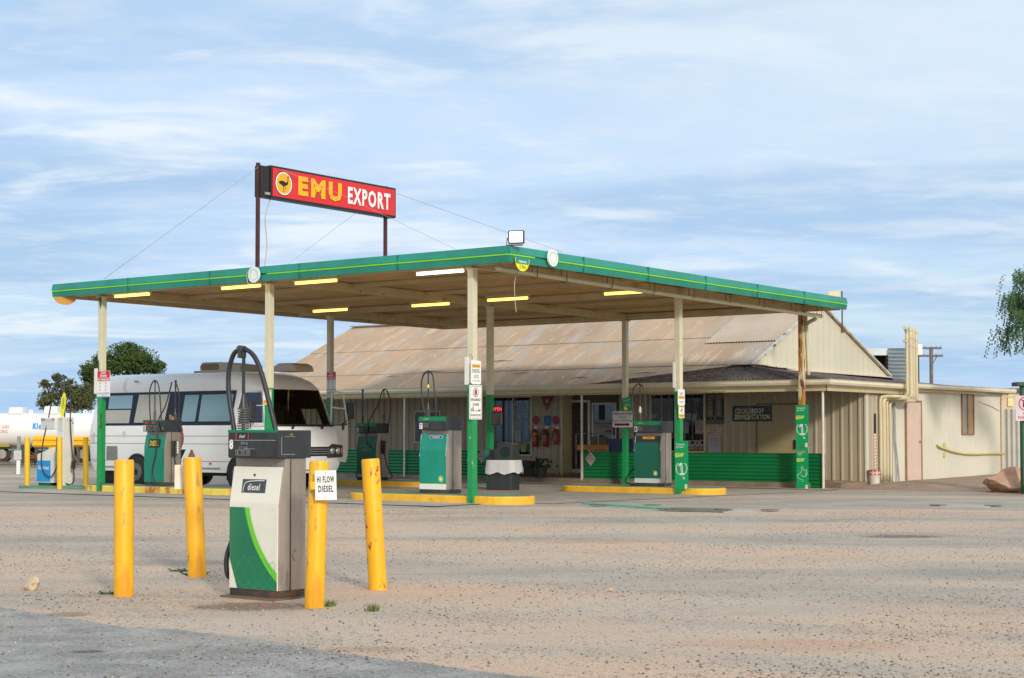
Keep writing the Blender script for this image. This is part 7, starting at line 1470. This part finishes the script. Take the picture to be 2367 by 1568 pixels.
tree(285, 110, [(290, 815, 42, 24), (245, 833, 34, 22), (325, 832, 44, 28), (210, 862, 24, 26), (350, 850, 30, 22), (285, 850, 60, 22), (220, 895, 28, 20), (300, 812, 20, 14)], 'dark green round topped tree on the left horizon behind the motorhome', leaf1, 5, .10, 190, [(0, 3), (-1, 3), (1, 3)])
tree(165, 100, [(120, 920, 30, 20), (150, 895, 30, 20), (185, 915, 34, 28), (110, 890, 16, 12), (170, 940, 34, 14), (100, 935, 16, 12), (205, 935, 18, 16), (135, 872, 14, 9)], 'olive scraggy tree with bare twigs left of the green column', leaf2, 9, .09, 90, [(-.8, 2.2), (.2, 2.5), (.8, 2.0)], twig=40)
def pepper():
    D = 40.; b0 = at(2720, 1100, D); t = thing('pepper_tree', 'green pepper tree with drooping foliage cut by the right edge', 'tree', (b0.x, D, 0)); rr = random.Random(4); br = MB(); lf = MB()
    top = Vector((0, 0, 4.2)); limb(br, (0, 0, -.1), top, .20, .12, rr)
    ends = [(2338, 700), (2366, 645), (2345, 745), (2352, 770), (2380, 700), (2390, 640), (2365, 720), (2375, 770), (2410, 680), (2430, 640), (2460, 620), (2400, 750), (2440, 730), (2480, 690), (2520, 700), (2550, 740), (2363, 700)]
    for px, py in ends:
        c = at(px, py-15, D)-b0; c = Vector((c.x, rr.uniform(-.8, .8), at(px, py-15, D).z)); pts = limb(br, top, c, .06, .015, rr, 6, .25)
        for k in range(30):
            o = c+Vector((rr.gauss(0, .16), rr.gauss(0, .16), rr.uniform(-.05, .12))); L = rr.uniform(.25, .75); n = int(L/.022)
            sx_, sy_ = rr.gauss(0, .12), rr.gauss(0, .12)
            for i in range(n):
                f = i/n; p = o+Vector((sx_*f, sy_*f, -L*f)); s_ = rr.choice((-1, 1)); d = Vector((s_*.055, rr.gauss(0, .03), -.032)); e = Vector((0, .008, .014)); lf.add([p, p+d*.5+e, p+d, p+d*.5-e], [(0, 1, 2, 3)])
    mk('trunk', br, bark, t); mk('crown', lf, M('pepper_leaf', (.045, .105, .020), .5, var=.4, vs=1.5), t, fix=False)
pepper()
# sparse shrubs on the far horizon at the left
def shrubs():
    rr = random.Random(12); mb = MB()
    for k in range(70):
        D = rr.uniform(260, 420); px = rr.uniform(-300, 2700); c = at(px, 1000, D); r = rr.uniform(1.2, 3.0); leaf_cloud(mb, (c.x, D, .4+r*.5), (r*1.6, r, r*.8), 60, .5, rr)
    o = mk('scrub', mb, leaf2, kind='stuff', fix=False); tag(o, 'low scrub along the far horizon', 'scrub')
shrubs()
